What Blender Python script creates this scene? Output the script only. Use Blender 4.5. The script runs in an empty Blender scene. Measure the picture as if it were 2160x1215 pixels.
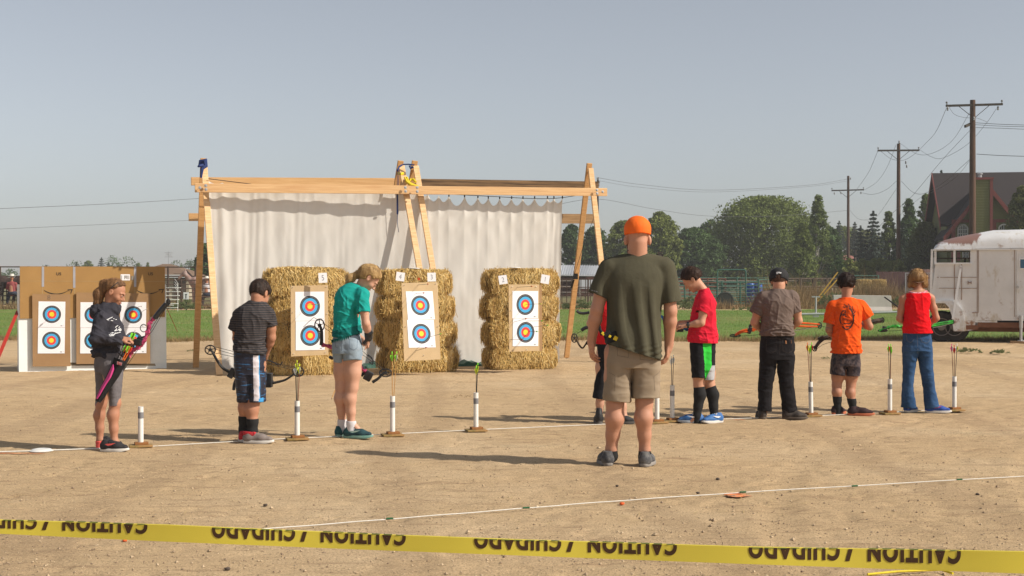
import bpy, bmesh, math, random
import numpy as np
from mathutils import Vector, Matrix
from mathutils.bvhtree import BVHTree
R = math.radians
rnd = random.Random(7)
sc = bpy.context.scene
COL = sc.collection

# ------------------------------------------------------------------ camera, world, sun, exposure
F = 2900.0; PITCH = math.atan(17.5 / F); CAMH = 1.4
cd = bpy.data.cameras.new('camera'); cam = bpy.data.objects.new('camera', cd); COL.objects.link(cam)
cam.location = (0, 0, CAMH); cam.rotation_euler = (R(90) - PITCH, 0, 0)
cd.sensor_width = 36; cd.lens = 36 * F / 2160; cd.clip_end = 5000; cd.clip_start = 0.1
sc.camera = cam
SUN_EL = 38.0; SUN_DIR = Vector((0.94, -0.335, 0)).normalized() * math.cos(R(SUN_EL)) + Vector((0, 0, math.sin(R(SUN_EL))))
w = bpy.data.worlds.new('World'); sc.world = w; w.use_nodes = True
nt = w.node_tree; nt.nodes.clear()
sky = nt.nodes.new('ShaderNodeTexSky'); sky.sky_type = 'NISHITA'; sky.sun_disc = False
sky.sun_elevation = R(SUN_EL); sky.sun_rotation = math.atan2(SUN_DIR.x, SUN_DIR.y)
sky.air_density = 1.0; sky.dust_density = 4.0; sky.ozone_density = 1.0; sky.altitude = 1500
hs = nt.nodes.new('ShaderNodeHueSaturation'); hs.inputs['Saturation'].default_value = 0.42
bg = nt.nodes.new('ShaderNodeBackground'); bg.inputs['Strength'].default_value = 0.086
wo = nt.nodes.new('ShaderNodeOutputWorld')
nt.links.new(sky.outputs[0], hs.inputs['Color']); nt.links.new(hs.outputs[0], bg.inputs[0]); nt.links.new(bg.outputs[0], wo.inputs[0])
sl = bpy.data.lights.new('sun', 'SUN'); sl.energy = 4.0; sl.angle = R(0.6); sl.color = (1.0, 0.92, 0.80)
so = bpy.data.objects.new('sun', sl); COL.objects.link(so); so.rotation_euler = SUN_DIR.to_track_quat('Z', 'Y').to_euler()
sc.view_settings.view_transform = 'Standard'; sc.view_settings.look = 'None'
sc.view_settings.gamma = 1; sc.view_settings.exposure = 0.40

# ------------------------------------------------------------------ helpers
CT, ST = math.cos(PITCH), math.sin(PITCH)
def W(px, py, Y):
    xc = (px - 1080) / F; zc = -(py - 607.5) / F
    d = Vector((xc, CT + zc * ST, -ST + zc * CT)); k = Y / d.y
    return Vector((d.x * k, Y, CAMH + d.z * k))
def G(px, py, z=0.0):
    xc = (px - 1080) / F; zc = -(py - 607.5) / F
    d = Vector((xc, CT + zc * ST, -ST + zc * CT)); k = (z - CAMH) / d.z
    return Vector((d.x * k, d.y * k, z))
def tag(o, label=None, cat=None, group=None, kind=None):
    if label: o['label'] = label
    if cat: o['category'] = cat
    if group: o['group'] = group
    if kind: o['kind'] = kind
    return o
def empty(name, loc=(0, 0, 0), label=None, cat=None, group=None):
    o = bpy.data.objects.new(name, None); COL.objects.link(o); o.location = loc; o.empty_display_size = 0.1
    return tag(o, label, cat, group)
def link(name, me, mats, parent=None, loc=None, smooth=False):
    for m in (mats if isinstance(mats, (list, tuple)) else [mats]): me.materials.append(m)
    o = bpy.data.objects.new(name, me); COL.objects.link(o)
    if parent: o.parent = parent
    if loc is not None: o.location = loc
    if smooth: me.polygons.foreach_set('use_smooth', [True] * len(me.polygons))
    return o
def copy_tree(o, parent=None):
    c = o.copy(); COL.objects.link(c)
    if parent: c.parent = parent
    for ch in list(o.children): copy_tree(ch, c)
    return c
def npmesh(name, V, Fq, mi=None, smooth=False):
    V = np.asarray(V, np.float32); Fq = np.asarray(Fq, np.int32); n = Fq.shape[1]
    me = bpy.data.meshes.new(name)
    me.vertices.add(len(V)); me.vertices.foreach_set('co', V.ravel())
    me.loops.add(Fq.size); me.loops.foreach_set('vertex_index', Fq.ravel())
    me.polygons.add(len(Fq)); me.polygons.foreach_set('loop_start', np.arange(0, Fq.size, n, dtype=np.int32))
    if mi is not None: me.polygons.foreach_set('material_index', np.asarray(mi, np.int32))
    me.polygons.foreach_set('use_smooth', np.full(len(Fq), smooth))
    me.update(calc_edges=True); me.validate()
    return me

class MB:
    """collects shapes into one mesh"""
    def __init__(s): s.v = []; s.f = []; s.m = []
    def add(s, vs, fs, m=0):
        b = len(s.v); s.v += [tuple(x) for x in vs]; s.f += [tuple(i + b for i in f) for f in fs]; s.m += [m] * len(fs)
        return s
    def box(s, c, size, rot=None, m=0):
        x, y, z = [k / 2 for k in size]; M = rot if rot is not None else Matrix.Identity(3); c = Vector(c)
        vs = [c + M @ Vector((a * x, b * y, d * z)) for d in (-1, 1) for b in (-1, 1) for a in (-1, 1)]
        return s.add(vs, [(0, 2, 3, 1), (4, 5, 7, 6), (0, 1, 5, 4), (2, 6, 7, 3), (0, 4, 6, 2), (1, 3, 7, 5)], m)
    def bar(s, a, b, w_, t, up=(0, 0, 1), m=0, bev=0):
        a = Vector(a); b = Vector(b); d = (b - a); L = d.length; d.normalize(); u = Vector(up); x = d.cross(u)
        if x.length < 1e-4: x = d.cross(Vector((1, 0, 0)))
        x.normalize(); z = x.cross(d).normalized()
        M = Matrix((x, d, z)).transposed()
        return s.box((a + b) / 2, (t, L, w_), M, m)
    def tube(s, pts, r, n=8, m=0, closed=False):
        pts = [Vector(p) for p in pts]; k = len(pts); rs = r if isinstance(r, (list, tuple)) else [r] * k
        vs = []; prev = None
        for i, p in enumerate(pts):
            a = pts[(i - 1) % k] if (closed or i > 0) else p; b = pts[(i + 1) % k] if (closed or i < k - 1) else p
            d = (b - a).normalized()
            if prev is None:
                x = d.cross(Vector((0, 0, 1)));
                if x.length < 0.05: x = d.cross(Vector((0, 1, 0)))
                x.normalize()
            else:
                x = (prev - d * prev.dot(d)).normalized()
            prev = x; y = d.cross(x)
            for j in range(n):
                t = 2 * math.pi * j / n; vs.append(p + (x * math.cos(t) + y * math.sin(t)) * rs[i])
        fs = []
        for i in range(k if closed else k - 1):
            for j in range(n):
                fs.append((i * n + j, i * n + (j + 1) % n, ((i + 1) % k) * n + (j + 1) % n, ((i + 1) % k) * n + j))
        if not closed: fs += [tuple(range(n))[::-1], tuple(range((k - 1) * n, k * n))]
        return s.add(vs, fs, m)
    def lathe(s, c, prof, n=16, axis=(0, 0, 1), m=0):
        ax = Vector(axis).normalized(); x = ax.cross(Vector((0, 1, 0)))
        if x.length < .1: x = ax.cross(Vector((1, 0, 0)))
        x.normalize(); y = ax.cross(x); c = Vector(c); vs = []
        for r, h in prof:
            for j in range(n):
                t = 2 * math.pi * j / n; vs.append(c + ax * h + (x * math.cos(t) + y * math.sin(t)) * r)
        k = len(prof); fs = [(i * n + j, i * n + (j + 1) % n, (i + 1) * n + (j + 1) % n, (i + 1) * n + j) for i in range(k - 1) for j in range(n)]
        fs += [tuple(range(n))[::-1], tuple(range((k - 1) * n, k * n))]
        return s.add(vs, fs, m)
    def prism(s, pts, off, m=0):
        """polygon (coplanar world points) extruded by vector off"""
        pts = [Vector(p) for p in pts]; off = Vector(off); n = len(pts)
        vs = pts + [p + off for p in pts]
        fs = [tuple(range(n)), tuple(range(n, 2 * n))[::-1]] + [(i, i + n, (i + 1) % n + n, (i + 1) % n) for i in range(n)]
        return s.add(vs, fs, m)
    def build(s, name, mats, parent=None, smooth=False, bevel=0, loc=None):
        me = bpy.data.meshes.new(name); me.from_pydata(s.v, [], s.f); me.polygons.foreach_set('material_index', s.m)
        bm = bmesh.new(); bm.from_mesh(me); bmesh.ops.recalc_face_normals(bm, faces=bm.faces); bm.to_mesh(me); bm.free()
        o = link(name, me, mats, parent, loc, False)
        if smooth:
            me.shade_smooth(); 
            try: me.set_sharp_from_angle(angle=R(40))
            except Exception: pass
        if bevel:
            b = o.modifiers.new('bevel', 'BEVEL'); b.width = bevel; b.segments = 2; b.limit_method = 'ANGLE'
        return o

# ------------------------------------------------------------------ materials
def hexc(h):
    h = h.lstrip('#'); c = [int(h[i:i + 2], 16) / 255 for i in (0, 2, 4)]
    return tuple(x / 12.92 if x <= .04045 else ((x + .055) / 1.055) ** 2.4 for x in c)
_mc = {}
def mat(name, c1, c2=None, scale=8, rough=.85, bump=0, bscale=None, stretch=(1, 1, 1), metal=0, contrast=1.0, detail=6, transl=0, spec=.3, coord='Object', c3=None, s3=1.0, t3=.5, bdist=.01, alpha=None):
    if name in _mc: return _mc[name]
    m = bpy.data.materials.new(name); m.use_nodes = True; n = m.node_tree; L = n.links
    bs = n.nodes['Principled BSDF']; out = n.nodes['Material Output']
    c1 = tuple(c1)[:3]; c2 = tuple(c2)[:3] if c2 else tuple(k * .8 for k in c1)
    tc = n.nodes.new('ShaderNodeTexCoord'); mp = n.nodes.new('ShaderNodeMapping'); mp.inputs['Scale'].default_value = stretch
    L.new(tc.outputs[coord], mp.inputs[0])
    nz = n.nodes.new('ShaderNodeTexNoise'); nz.inputs['Scale'].default_value = scale; nz.inputs['Detail'].default_value = detail; nz.inputs['Roughness'].default_value = .6
    L.new(mp.outputs[0], nz.inputs['Vector'])
    rp = n.nodes.new('ShaderNodeValToRGB'); e = rp.color_ramp.elements
    hw = .22 / contrast; e[0].position = max(0, .5 - hw); e[1].position = min(1, .5 + hw)
    e[0].color = (*c2, 1); e[1].color = (*c1, 1); L.new(nz.outputs[0], rp.inputs[0]); colout = rp.outputs[0]
    if c3:
        n3 = n.nodes.new('ShaderNodeTexNoise'); n3.inputs['Scale'].default_value = s3; n3.inputs['Detail'].default_value = 8; n3.inputs['Roughness'].default_value = .65
        L.new(mp.outputs[0], n3.inputs['Vector'])
        r3 = n.nodes.new('ShaderNodeValToRGB'); r3.color_ramp.elements[0].position = t3; r3.color_ramp.elements[1].position = t3 + .1
        L.new(n3.outputs[0], r3.inputs[0])
        mx = n.nodes.new('ShaderNodeMixRGB'); L.new(r3.outputs[0], mx.inputs[0]); L.new(colout, mx.inputs[1]); mx.inputs[2].default_value = (*c3[:3], 1); colout = mx.outputs[0]
    L.new(colout, bs.inputs['Base Color'])
    bs.inputs['Roughness'].default_value = rough; bs.inputs['Metallic'].default_value = metal; bs.inputs['Specular IOR Level'].default_value = spec
    if bump:
        nb = n.nodes.new('ShaderNodeTexNoise'); nb.inputs['Scale'].default_value = bscale or scale * 3; nb.inputs['Detail'].default_value = 6
        L.new(mp.outputs[0], nb.inputs['Vector']); bp = n.nodes.new('ShaderNodeBump'); bp.inputs['Strength'].default_value = bump; bp.inputs['Distance'].default_value = bdist
        L.new(nb.outputs[0], bp.inputs['Height']); L.new(bp.outputs[0], bs.inputs['Normal'])
    if transl:
        tr = n.nodes.new('ShaderNodeBsdfTranslucent'); L.new(colout, tr.inputs[0]); ms = n.nodes.new('ShaderNodeMixShader'); ms.inputs[0].default_value = transl
        L.new(bs.outputs[0], ms.inputs[1]); L.new(tr.outputs[0], ms.inputs[2]); L.new(ms.outputs[0], out.inputs[0])
    _mc[name] = m
    return m
def cloth(name, c, c2=None, rough=.95, scale=14, bump=.25, **k):
    c2 = c2 or tuple(x * .86 for x in c); return mat(name, c, c2, scale=scale, rough=rough, bump=bump, bscale=350, bdist=.002, spec=.1, **k)

# ------------------------------------------------------------------ numpy noise + signed distance fields
def vnoise(P, seed=0):
    P = np.asarray(P, np.float64); I = np.floor(P).astype(np.int64); f = P - I; f = f * f * (3 - 2 * f)
    def h(i, j, k):
        n = (i * 374761393 + j * 668265263 + k * 2147483647 + seed * 974634777) & 0xffffffff
        n = ((n ^ (n >> 13)) * 1274126177) & 0xffffffff
        return ((n ^ (n >> 16)) & 0xffff) / 65535.0
    r = 0
    for a in (0, 1):
        for b in (0, 1):
            for c in (0, 1):
                wgt = (f[:, 0] if a else 1 - f[:, 0]) * (f[:, 1] if b else 1 - f[:, 1]) * (f[:, 2] if c else 1 - f[:, 2])
                r = r + wgt * h(I[:, 0] + a, I[:, 1] + b, I[:, 2] + c)
    return r
def fbm(P, o=3, seed=0):
    r = 0; a = .5; P = np.asarray(P)
    for i in range(o): r = r + a * (vnoise(P * 2 ** i, seed + i) - .5) * 2; a *= .5
    return r
A3 = lambda v: np.array(v, np.float32)
def rcone(a, b, ra, rb=None, flat=None):
    rb = ra if rb is None else rb; a = A3(a); b = A3(b); ba = b - a; L2 = float(ba @ ba) + 1e-9; m = max(ra, rb) * (max(1, flat[1]) if flat else 1)
    def fn(x, y, z):
        x = x - a[0]; y = y - a[1]; z = z - a[2]; t = np.clip((x * ba[0] + y * ba[1] + z * ba[2]) / L2, 0, 1)
        x = x - t * ba[0]; y = y - t * ba[1]; z = z - t * ba[2]; q = x * x + y * y + z * z; r = ra + (rb - ra) * t
        if flat:
            u, k = flat; u = A3(Vector(u).normalized()); c = x * u[0] + y * u[1] + z * u[2]; q = np.maximum(q - c * c, 0) + (c / k) ** 2
            return (np.sqrt(q) - r) * min(1, k)
        return np.sqrt(q) - r
    return np.minimum(a, b) - m, np.maximum(a, b) + m, fn
def ell(c, r, ax=None):
    c = A3(c); r = A3(r); ax = np.eye(3, dtype=np.float32) if ax is None else np.array([list(v) for v in ax], np.float32); m = float(max(r))
    def fn(x, y, z):
        x = x - c[0]; y = y - c[1]; z = z - c[2]
        l = [x * ax[i, 0] + y * ax[i, 1] + z * ax[i, 2] for i in range(3)]
        k0 = np.sqrt(sum((l[i] / r[i]) ** 2 for i in range(3))); k1 = np.sqrt(sum((l[i] / r[i] ** 2) ** 2 for i in range(3))) + 1e-6
        return k0 * (k0 - 1) / k1
    return c - m, c + m, fn
def cspl(K, n=48):
    K = np.array(K, float); m = len(K)
    if m == 2: return np.stack([K[0] + (K[1] - K[0]) * t for t in np.linspace(0, 1, n)])
    out = []
    for t in np.linspace(0, m - 1, n):
        i = min(int(t), m - 2); u = t - i; p1, p2 = K[i], K[i + 1]; p0 = K[i - 1] if i else 2 * p1 - p2; p3 = K[i + 2] if i + 2 < m else 2 * p2 - p1
        out.append(.5 * (2 * p1 + (p2 - p0) * u + (2 * p0 - 5 * p1 + 4 * p2 - p3) * u * u + (3 * p1 - p0 - 3 * p2 + p3) * u ** 3))
    return np.array(out)
def loft(st, u=(1, 0, 0), n=2.2, kcap=.004):
    """stations (point, ru, rv) along a roughly straight axis; flat ends"""
    K = cspl([[*p, a, b] for p, a, b in st]); p0, p1 = K[0, :3], K[-1, :3]; ax = p1 - p0; L = np.linalg.norm(ax); ax = ax / L
    S = (K[:, :3] - p0) @ ax; u = np.array(u, float); u = u - ax * (u @ ax); u /= np.linalg.norm(u); v = np.cross(ax, u)
    CU = (K[:, :3] - p0) @ u; CV = (K[:, :3] - p0) @ v; m = float(K[:, 3:].max())
    def fn(x, y, z):
        x = x - p0[0]; y = y - p0[1]; z = z - p0[2]; s = x * ax[0] + y * ax[1] + z * ax[2]; sh = s.shape; sf = s.ravel()
        I = lambda A: np.interp(sf, S, A).reshape(sh).astype(np.float32)
        ru = I(K[:, 3]); rv = I(K[:, 4]); a = np.abs(x * u[0] + y * u[1] + z * u[2] - I(CU)) / ru; b = np.abs(x * v[0] + y * v[1] + z * v[2] - I(CV)) / rv
        d = ((a ** n + b ** n) ** (1 / n) - 1) * np.minimum(ru, rv); c = np.maximum(-s, s - L)
        h = np.maximum(kcap - np.abs(d - c), 0) / kcap
        return np.maximum(d, c) + h * h * kcap / 4
    return K[:, :3].min(0) - m, K[:, :3].max(0) + m, fn
class Field:
    def __init__(s): s.p = []
    def add(s, prim, k=.02, op='+'): s.p.append((prim, k, op)); return s
    def mesh(s, h=.005):
        lo = np.min([p[0][0] for p in s.p if p[2] == '+'], 0) - 3 * h; hi = np.max([p[0][1] for p in s.p if p[2] == '+'], 0) + 3 * h
        lo = np.array(lo, float); N = np.ceil((np.array(hi) - lo) / h).astype(int) + 1
        D = np.full(N, .2, np.float32); g = [(lo[i] + np.arange(N[i]) * h).astype(np.float32) for i in range(3)]
        for (pl, ph, fn), k, op in s.p:
            a = np.clip(np.floor((np.array(pl) - k - 2 * h - lo) / h).astype(int), 0, N); b = np.clip(np.ceil((np.array(ph) + k + 2 * h - lo) / h).astype(int) + 1, 0, N)
            if (b <= a).any(): continue
            sl_ = tuple(slice(a[i], b[i]) for i in range(3))
            x = g[0][sl_[0]][:, None, None]; y = g[1][sl_[1]][None, :, None]; z = g[2][sl_[2]][None, None, :]
            d = fn(x + 0 * y + 0 * z, y + 0 * x + 0 * z, z + 0 * x + 0 * y); o = D[sl_]
            if op == '+': hh = np.maximum(k - np.abs(d - o), 0) / k; D[sl_] = np.minimum(d, o) - hh * hh * k / 4
            elif op == '-': d = -d; hh = np.maximum(k - np.abs(d - o), 0) / k; D[sl_] = np.maximum(d, o) + hh * hh * k / 4
            else: D[sl_] = np.maximum(d, o)
        S = D < 0; c = [S[i:N[0] - 1 + i, j:N[1] - 1 + j, l:N[2] - 1 + l] for i in (0, 1) for j in (0, 1) for l in (0, 1)]
        al = c[0].copy(); an = c[0].copy()
        for q in c[1:]: al &= q; an |= q
        act = an & ~al; I = np.argwhere(act); M = len(I); idx = np.full(act.shape, -1, np.int32); idx[tuple(I.T)] = np.arange(M)
        offs = np.array([(i, j, l) for i in (0, 1) for j in (0, 1) for l in (0, 1)])
        val = np.stack([D[tuple((I + o_).T)] for o_ in offs], 1); acc = np.zeros((M, 3)); cnt = np.zeros(M)
        for e0 in range(8):
            for e1 in range(e0 + 1, 8):
                if np.abs(offs[e0] - offs[e1]).sum() != 1: continue
                a_, b_ = val[:, e0], val[:, e1]; m_ = (a_ < 0) != (b_ < 0); t = np.where(m_, a_ / np.where(m_, a_ - b_, 1), 0)
                acc += np.where(m_[:, None], offs[e0] + t[:, None] * (offs[e1] - offs[e0]), 0); cnt += m_
        V = lo + (I + acc / cnt[:, None]) * h; quads = []
        for ax in range(3):
            sl0 = [slice(None)] * 3; sl1 = [slice(None)] * 3; sl0[ax] = slice(0, -1); sl1[ax] = slice(1, None)
            E = np.argwhere(S[tuple(sl0)] != S[tuple(sl1)]); o1, o2 = (ax + 1) % 3, (ax + 2) % 3
            ins = S[tuple(E.T)]; d1 = np.zeros(3, int); d1[o1] = 1; d2 = np.zeros(3, int); d2[o2] = 1
            ok = (E[:, o1] > 0) & (E[:, o2] > 0); E = E[ok]; ins = ins[ok]
            q = np.stack([idx[tuple((E - d1 - d2).T)], idx[tuple((E - d2).T)], idx[tuple(E.T)], idx[tuple((E - d1).T)]], 1)
            q[~ins] = q[~ins][:, ::-1]; quads.append(q)
        Q = np.concatenate(quads); Q = Q[(Q >= 0).all(1)]
        return V, Q
def vnormals(V, Q):
    n = np.cross(V[Q[:, 2]] - V[Q[:, 0]], V[Q[:, 3]] - V[Q[:, 1]]); N = np.zeros_like(V)
    for i in range(4): np.add.at(N, Q[:, i], n)
    return N / (np.linalg.norm(N, axis=1)[:, None] + 1e-12), n / (np.linalg.norm(n, axis=1)[:, None] + 1e-12)
def sdf_obj(name, field, mats, parent, h=.005, disp=None, hems=(), mfn=None, thick=.004):
    V, Q = field.mesh(h); N, FN = vnormals(V, Q); C = V[Q].mean(1)
    keep = np.ones(len(Q), bool)
    for p, nrm, r in hems:
        p = np.array(p); nrm = np.array(Vector(nrm).normalized()); d = C - p
        keep &= ~((np.abs(d @ nrm) < 1.3 * h) & (FN @ nrm > .75) & (np.linalg.norm(d, axis=1) < r))
    mi = mfn(C).astype(int)[keep] if mfn else None
    if disp: V = V + N * (1.4 * disp(V, N) * np.clip(1.35 - 1.35 * np.abs(N[:, 2]), 0, 1) ** (1 if hems else 0))[:, None]
    Q = Q[keep]
    me = npmesh(name, V, Q, mi, True); o = link(name, me, mats, parent)
    if len(hems): s_ = o.modifiers.new('thickness', 'SOLIDIFY'); s_.thickness = thick; s_.offset = -1
    return o
# ------------------------------------------------------------------ shared materials
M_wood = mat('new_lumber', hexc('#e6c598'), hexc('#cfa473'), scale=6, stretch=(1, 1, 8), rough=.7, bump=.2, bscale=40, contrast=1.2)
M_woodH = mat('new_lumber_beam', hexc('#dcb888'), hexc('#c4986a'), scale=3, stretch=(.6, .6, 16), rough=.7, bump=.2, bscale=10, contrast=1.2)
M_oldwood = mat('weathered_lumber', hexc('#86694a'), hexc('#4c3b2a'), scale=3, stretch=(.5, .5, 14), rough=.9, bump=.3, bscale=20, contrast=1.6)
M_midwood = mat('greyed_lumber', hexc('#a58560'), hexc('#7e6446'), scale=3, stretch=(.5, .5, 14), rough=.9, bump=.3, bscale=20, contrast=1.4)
M_card = mat('cardboard', hexc('#9c7c58'), hexc('#917250'), scale=3, rough=.9, bump=.1, bscale=60)
M_cardbox = mat('box_cardboard', hexc('#a37f4c'), hexc('#967344'), scale=2, rough=.8, bump=.08, bscale=40)
M_cardlt = mat('pale_cardboard', hexc('#bfa580'), hexc('#b39a76'), scale=4, rough=.9, bump=.1, bscale=60)
M_paper = mat('white_paper', (.80, .79, .80), (.77, .76, .78), scale=5, rough=.7)
M_black = mat('black_plastic', (.012, .012, .014), (.02, .02, .022), rough=.45, spec=.5)
M_blackmat = mat('black_mark', (.02, .018, .016), (.03, .027, .025), rough=.8)
M_white = mat('white_plastic', (.74, .73, .70), (.68, .67, .63), scale=20, rough=.4, spec=.5)
M_whitemark = mat('white_mark', (.75, .75, .75), (.7, .7, .7), rough=.8)
M_steel = mat('galvanised_steel', (.5, .5, .5), (.38, .38, .38), scale=30, rough=.45, metal=.8)
M_string = mat('white_string', (.75, .73, .68), (.6, .58, .52), scale=40, rough=.9)
M_blackstr = mat('dark_cord', (.02, .02, .02), (.03, .03, .03), rough=.8)
M_bluestrap = mat('navy_strap', (.012, .03, .12), (.02, .04, .15), scale=30, rough=.7)
M_yellowrope = mat('yellow_rope', (.75, .6, .03), (.6, .45, .02), scale=60, rough=.7)
M_redstrap = mat('red_strap', (.45, .03, .015), (.35, .02, .01), scale=30, rough=.7)
M_green = mat('green_plastic', (.15, .55, .04), (.12, .5, .03), rough=.5)

# ------------------------------------------------------------------ setting: ground, grass
def ground_mat():
    m = bpy.data.materials.new('packed_dirt'); m.use_nodes = True; n = m.node_tree; L = n.links; bs = n.nodes['Principled BSDF']
    tc = n.nodes.new('ShaderNodeTexCoord')
    def noise(s, d=8, r=.6, st=(1, 1, 1), ds=0):
        mp = n.nodes.new('ShaderNodeMapping'); mp.inputs['Scale'].default_value = st; mp.inputs['Rotation'].default_value = (0, 0, R(20)); L.new(tc.outputs['Object'], mp.inputs[0])
        z = n.nodes.new('ShaderNodeTexNoise'); z.inputs['Scale'].default_value = s; z.inputs['Detail'].default_value = d; z.inputs['Roughness'].default_value = r; z.inputs['Distortion'].default_value = ds
        L.new(mp.outputs[0], z.inputs[0]); return z.outputs[0]
    def ramp(i, stops):
        r = n.nodes.new('ShaderNodeValToRGB'); e = r.color_ramp.elements
        while len(e) < len(stops): e.new(.5)
        for k, (p, c) in enumerate(stops): e[k].position = p; e[k].color = (*c, 1) if len(c) == 3 else c
        L.new(i, r.inputs[0]); return r.outputs[0]
    def mix(f, a, b, mode='MIX'):
        x = n.nodes.new('ShaderNodeMixRGB'); x.blend_type = mode
        for k, v in enumerate((f, a, b)):
            if isinstance(v, (int, float)): x.inputs[k].default_value = v
            elif isinstance(v, tuple): x.inputs[k].default_value = (*v, 1)
            else: L.new(v, x.inputs[k])
        return x.outputs[0]
    base = ramp(noise(.35, 6, .6), [(.3, (.50, .355, .205)), (.5, (.56, .405, .24)), (.7, (.62, .47, .30))])
    sp = ramp(noise(85, 4, .9), [(.32, (.22, .20, .18)), (.46, (.93, .92, .9)), (.56, (1, 1, 1)), (.68, (1.45, 1.42, 1.4))])
    base2 = mix(ramp(noise(1.6, 8, .7, (.5, 1.6, 1)), [(.5, (0, 0, 0)), (.72, (.5, .5, .5))]), base, (.40, .28, .165))
    base2 = mix(ramp(noise(6, 6, .7, (.3, 1.6, 1), 1.), [(.52, (0, 0, 0)), (.70, (.75, .75, .75))]), base2, (.30, .20, .12))
    base2 = mix(ramp(noise(.9, 8, .7, (1, 1, 1)), [(.62, (0, 0, 0)), (.78, (.5, .5, .5))]), base2, (.66, .54, .40))
    base2 = mix(ramp(noise(.5, 9, .75, (.6, 2.2, 1), .5), [(.60, (0, 0, 0)), (.74, (.55, .55, .55))]), base2, (.40, .37, .24))
    wv = n.nodes.new('ShaderNodeTexWave'); wv.inputs['Scale'].default_value = .16; wv.inputs['Distortion'].default_value = 9; wv.inputs['Detail'].default_value = 3; wv.inputs['Detail Scale'].default_value = .5; L.new(tc.outputs['Object'], wv.inputs[0])
    base2 = mix(ramp(wv.outputs[1], [(.86, (0, 0, 0)), (.97, (.35, .35, .35))]), base2, (.36, .25, .15))
    col = mix(1.0, base2, sp, 'MULTIPLY')
    L.new(col, bs.inputs['Base Color']); bs.inputs['Roughness'].default_value = .97; bs.inputs['Specular IOR Level'].default_value = .1
    b1 = n.nodes.new('ShaderNodeBump'); b1.inputs['Strength'].default_value = .7; b1.inputs['Distance'].default_value = .02; L.new(noise(60, 5, .8), b1.inputs['Height'])
    vo = n.nodes.new('ShaderNodeTexVoronoi'); vo.inputs['Scale'].default_value = 3.4; vo.feature = 'SMOOTH_F1'; vm = n.nodes.new('ShaderNodeMapping'); vm.inputs['Scale'].default_value = (1, .6, 1); L.new(tc.outputs['Object'], vm.inputs[0]); L.new(vm.outputs[0], vo.inputs['Vector'])
    b3 = n.nodes.new('ShaderNodeBump'); b3.inputs['Strength'].default_value = .22; b3.inputs['Distance'].default_value = .035; L.new(vo.outputs['Distance'], b3.inputs['Height'])
    b2 = n.nodes.new('ShaderNodeBump'); L.new(b3.outputs[0], b2.inputs['Normal']); b2.inputs['Strength'].default_value = .3; b2.inputs['Distance'].default_value = .08; L.new(noise(2.2, 7, .6, (.4, 1.4, 1), .6), b2.inputs['Height'])
    L.new(b2.outputs[0], b1.inputs['Normal']); L.new(b1.outputs[0], bs.inputs['Normal'])
    return m
M_dirt = ground_mat()
# the near ground is a fine relief of scuffs, footprints and tyre ruts; it flattens out towards the grass
def ground_relief():
    g = np.random.default_rng(21); c = .035; xs = np.arange(-15, 15 + c, c); ys = np.arange(5, 31.2, c); X, Y = np.meshgrid(xs, ys, indexing='ij'); P = np.stack([X.ravel(), Y.ravel(), 0 * X.ravel()], 1)
    H = (.0035 * fbm(P * np.array([.5, 1.1, 1]), 3, 1) + .003 * fbm(P * 2.6, 3, 5) + .005 * fbm(P * 9, 2, 9)).reshape(X.shape) - .003
    for k in range(3600):
        y = g.uniform(6, 27); x = g.uniform(-.42, .42) * y; a = g.uniform(0, np.pi); L, w_ = g.uniform(.10, .16), g.uniform(.04, .06); dp = g.uniform(.002, .008)
        i0, j0 = int((x + 15) / c), int((y - 5) / c); r = 7; sx, sy = slice(max(0, i0 - r), i0 + r), slice(max(0, j0 - r), j0 + r); dx, dy = X[sx, sy] - x, Y[sx, sy] - y
        q = np.sqrt(((dx * np.cos(a) + dy * np.sin(a)) / L) ** 2 + ((dy * np.cos(a) - dx * np.sin(a)) / w_) ** 2); H[sx, sy] += -dp * np.exp(-q ** 4) + dp * .45 * np.exp(-((q - 1.35) / .3) ** 2)
    for cx, cy, R0 in ((-9, 40, 22.5), (-9, 40, 24.1), (14, 6, 11), (14, 6, 12.6), (-20, -6, 26), (-20, -6, 27.6), (22, 30, 14), (22, 30, 15.6)):
        d = np.hypot(X - cx, Y - cy) - R0; H += (-.007 * np.exp(-(d / .10) ** 4) + .004 * np.exp(-((np.abs(d) - .17) / .05) ** 2)) * (.5 + .5 * (fbm(P * .35, 2, int(R0)).reshape(X.shape) > -.15))
    H = np.minimum(H, .006 + .25 * (H - .006)); ed = np.minimum(np.minimum(X + 15, 15 - X), np.minimum(Y - 5, ys[-1] - Y)); H *= np.clip(ed / 1.2, 0, 1)
    return xs, ys, X, Y, H
GX, GY, X_, Y_, GH = ground_relief()
def gz(x, y): return GH[np.clip(((x + 15) / .035).astype(int), 0, GH.shape[0] - 1), np.clip(((y - 5) / .035).astype(int), 0, GH.shape[1] - 1)]
n0, n1 = GH.shape; V = np.stack([X_.ravel(), Y_.ravel(), GH.ravel()], 1); I = np.arange(n0 * n1).reshape(n0, n1); Q = np.stack([I[:-1, :-1], I[1:, :-1], I[1:, 1:], I[:-1, 1:]], -1).reshape(-1, 4)
x0, x1, y0, y1 = GX[0], GX[-1], GY[0], GY[-1]; b = len(V); V = np.concatenate([V, [(x, y, 0) for y in (-20, y0, y1, 1300) for x in (-420, x0, x1, 420)]]); O_ = np.array([[(j * 4 + i, j * 4 + i + 1, j * 4 + i + 5, j * 4 + i + 4) for i in range(3)] for j in range(3)]).reshape(-1, 4) + b; Q = np.concatenate([Q, np.delete(O_, 4, 0)])
tag(link('ground', npmesh('ground', V, Q, None, True), M_dirt), kind='structure')
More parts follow.
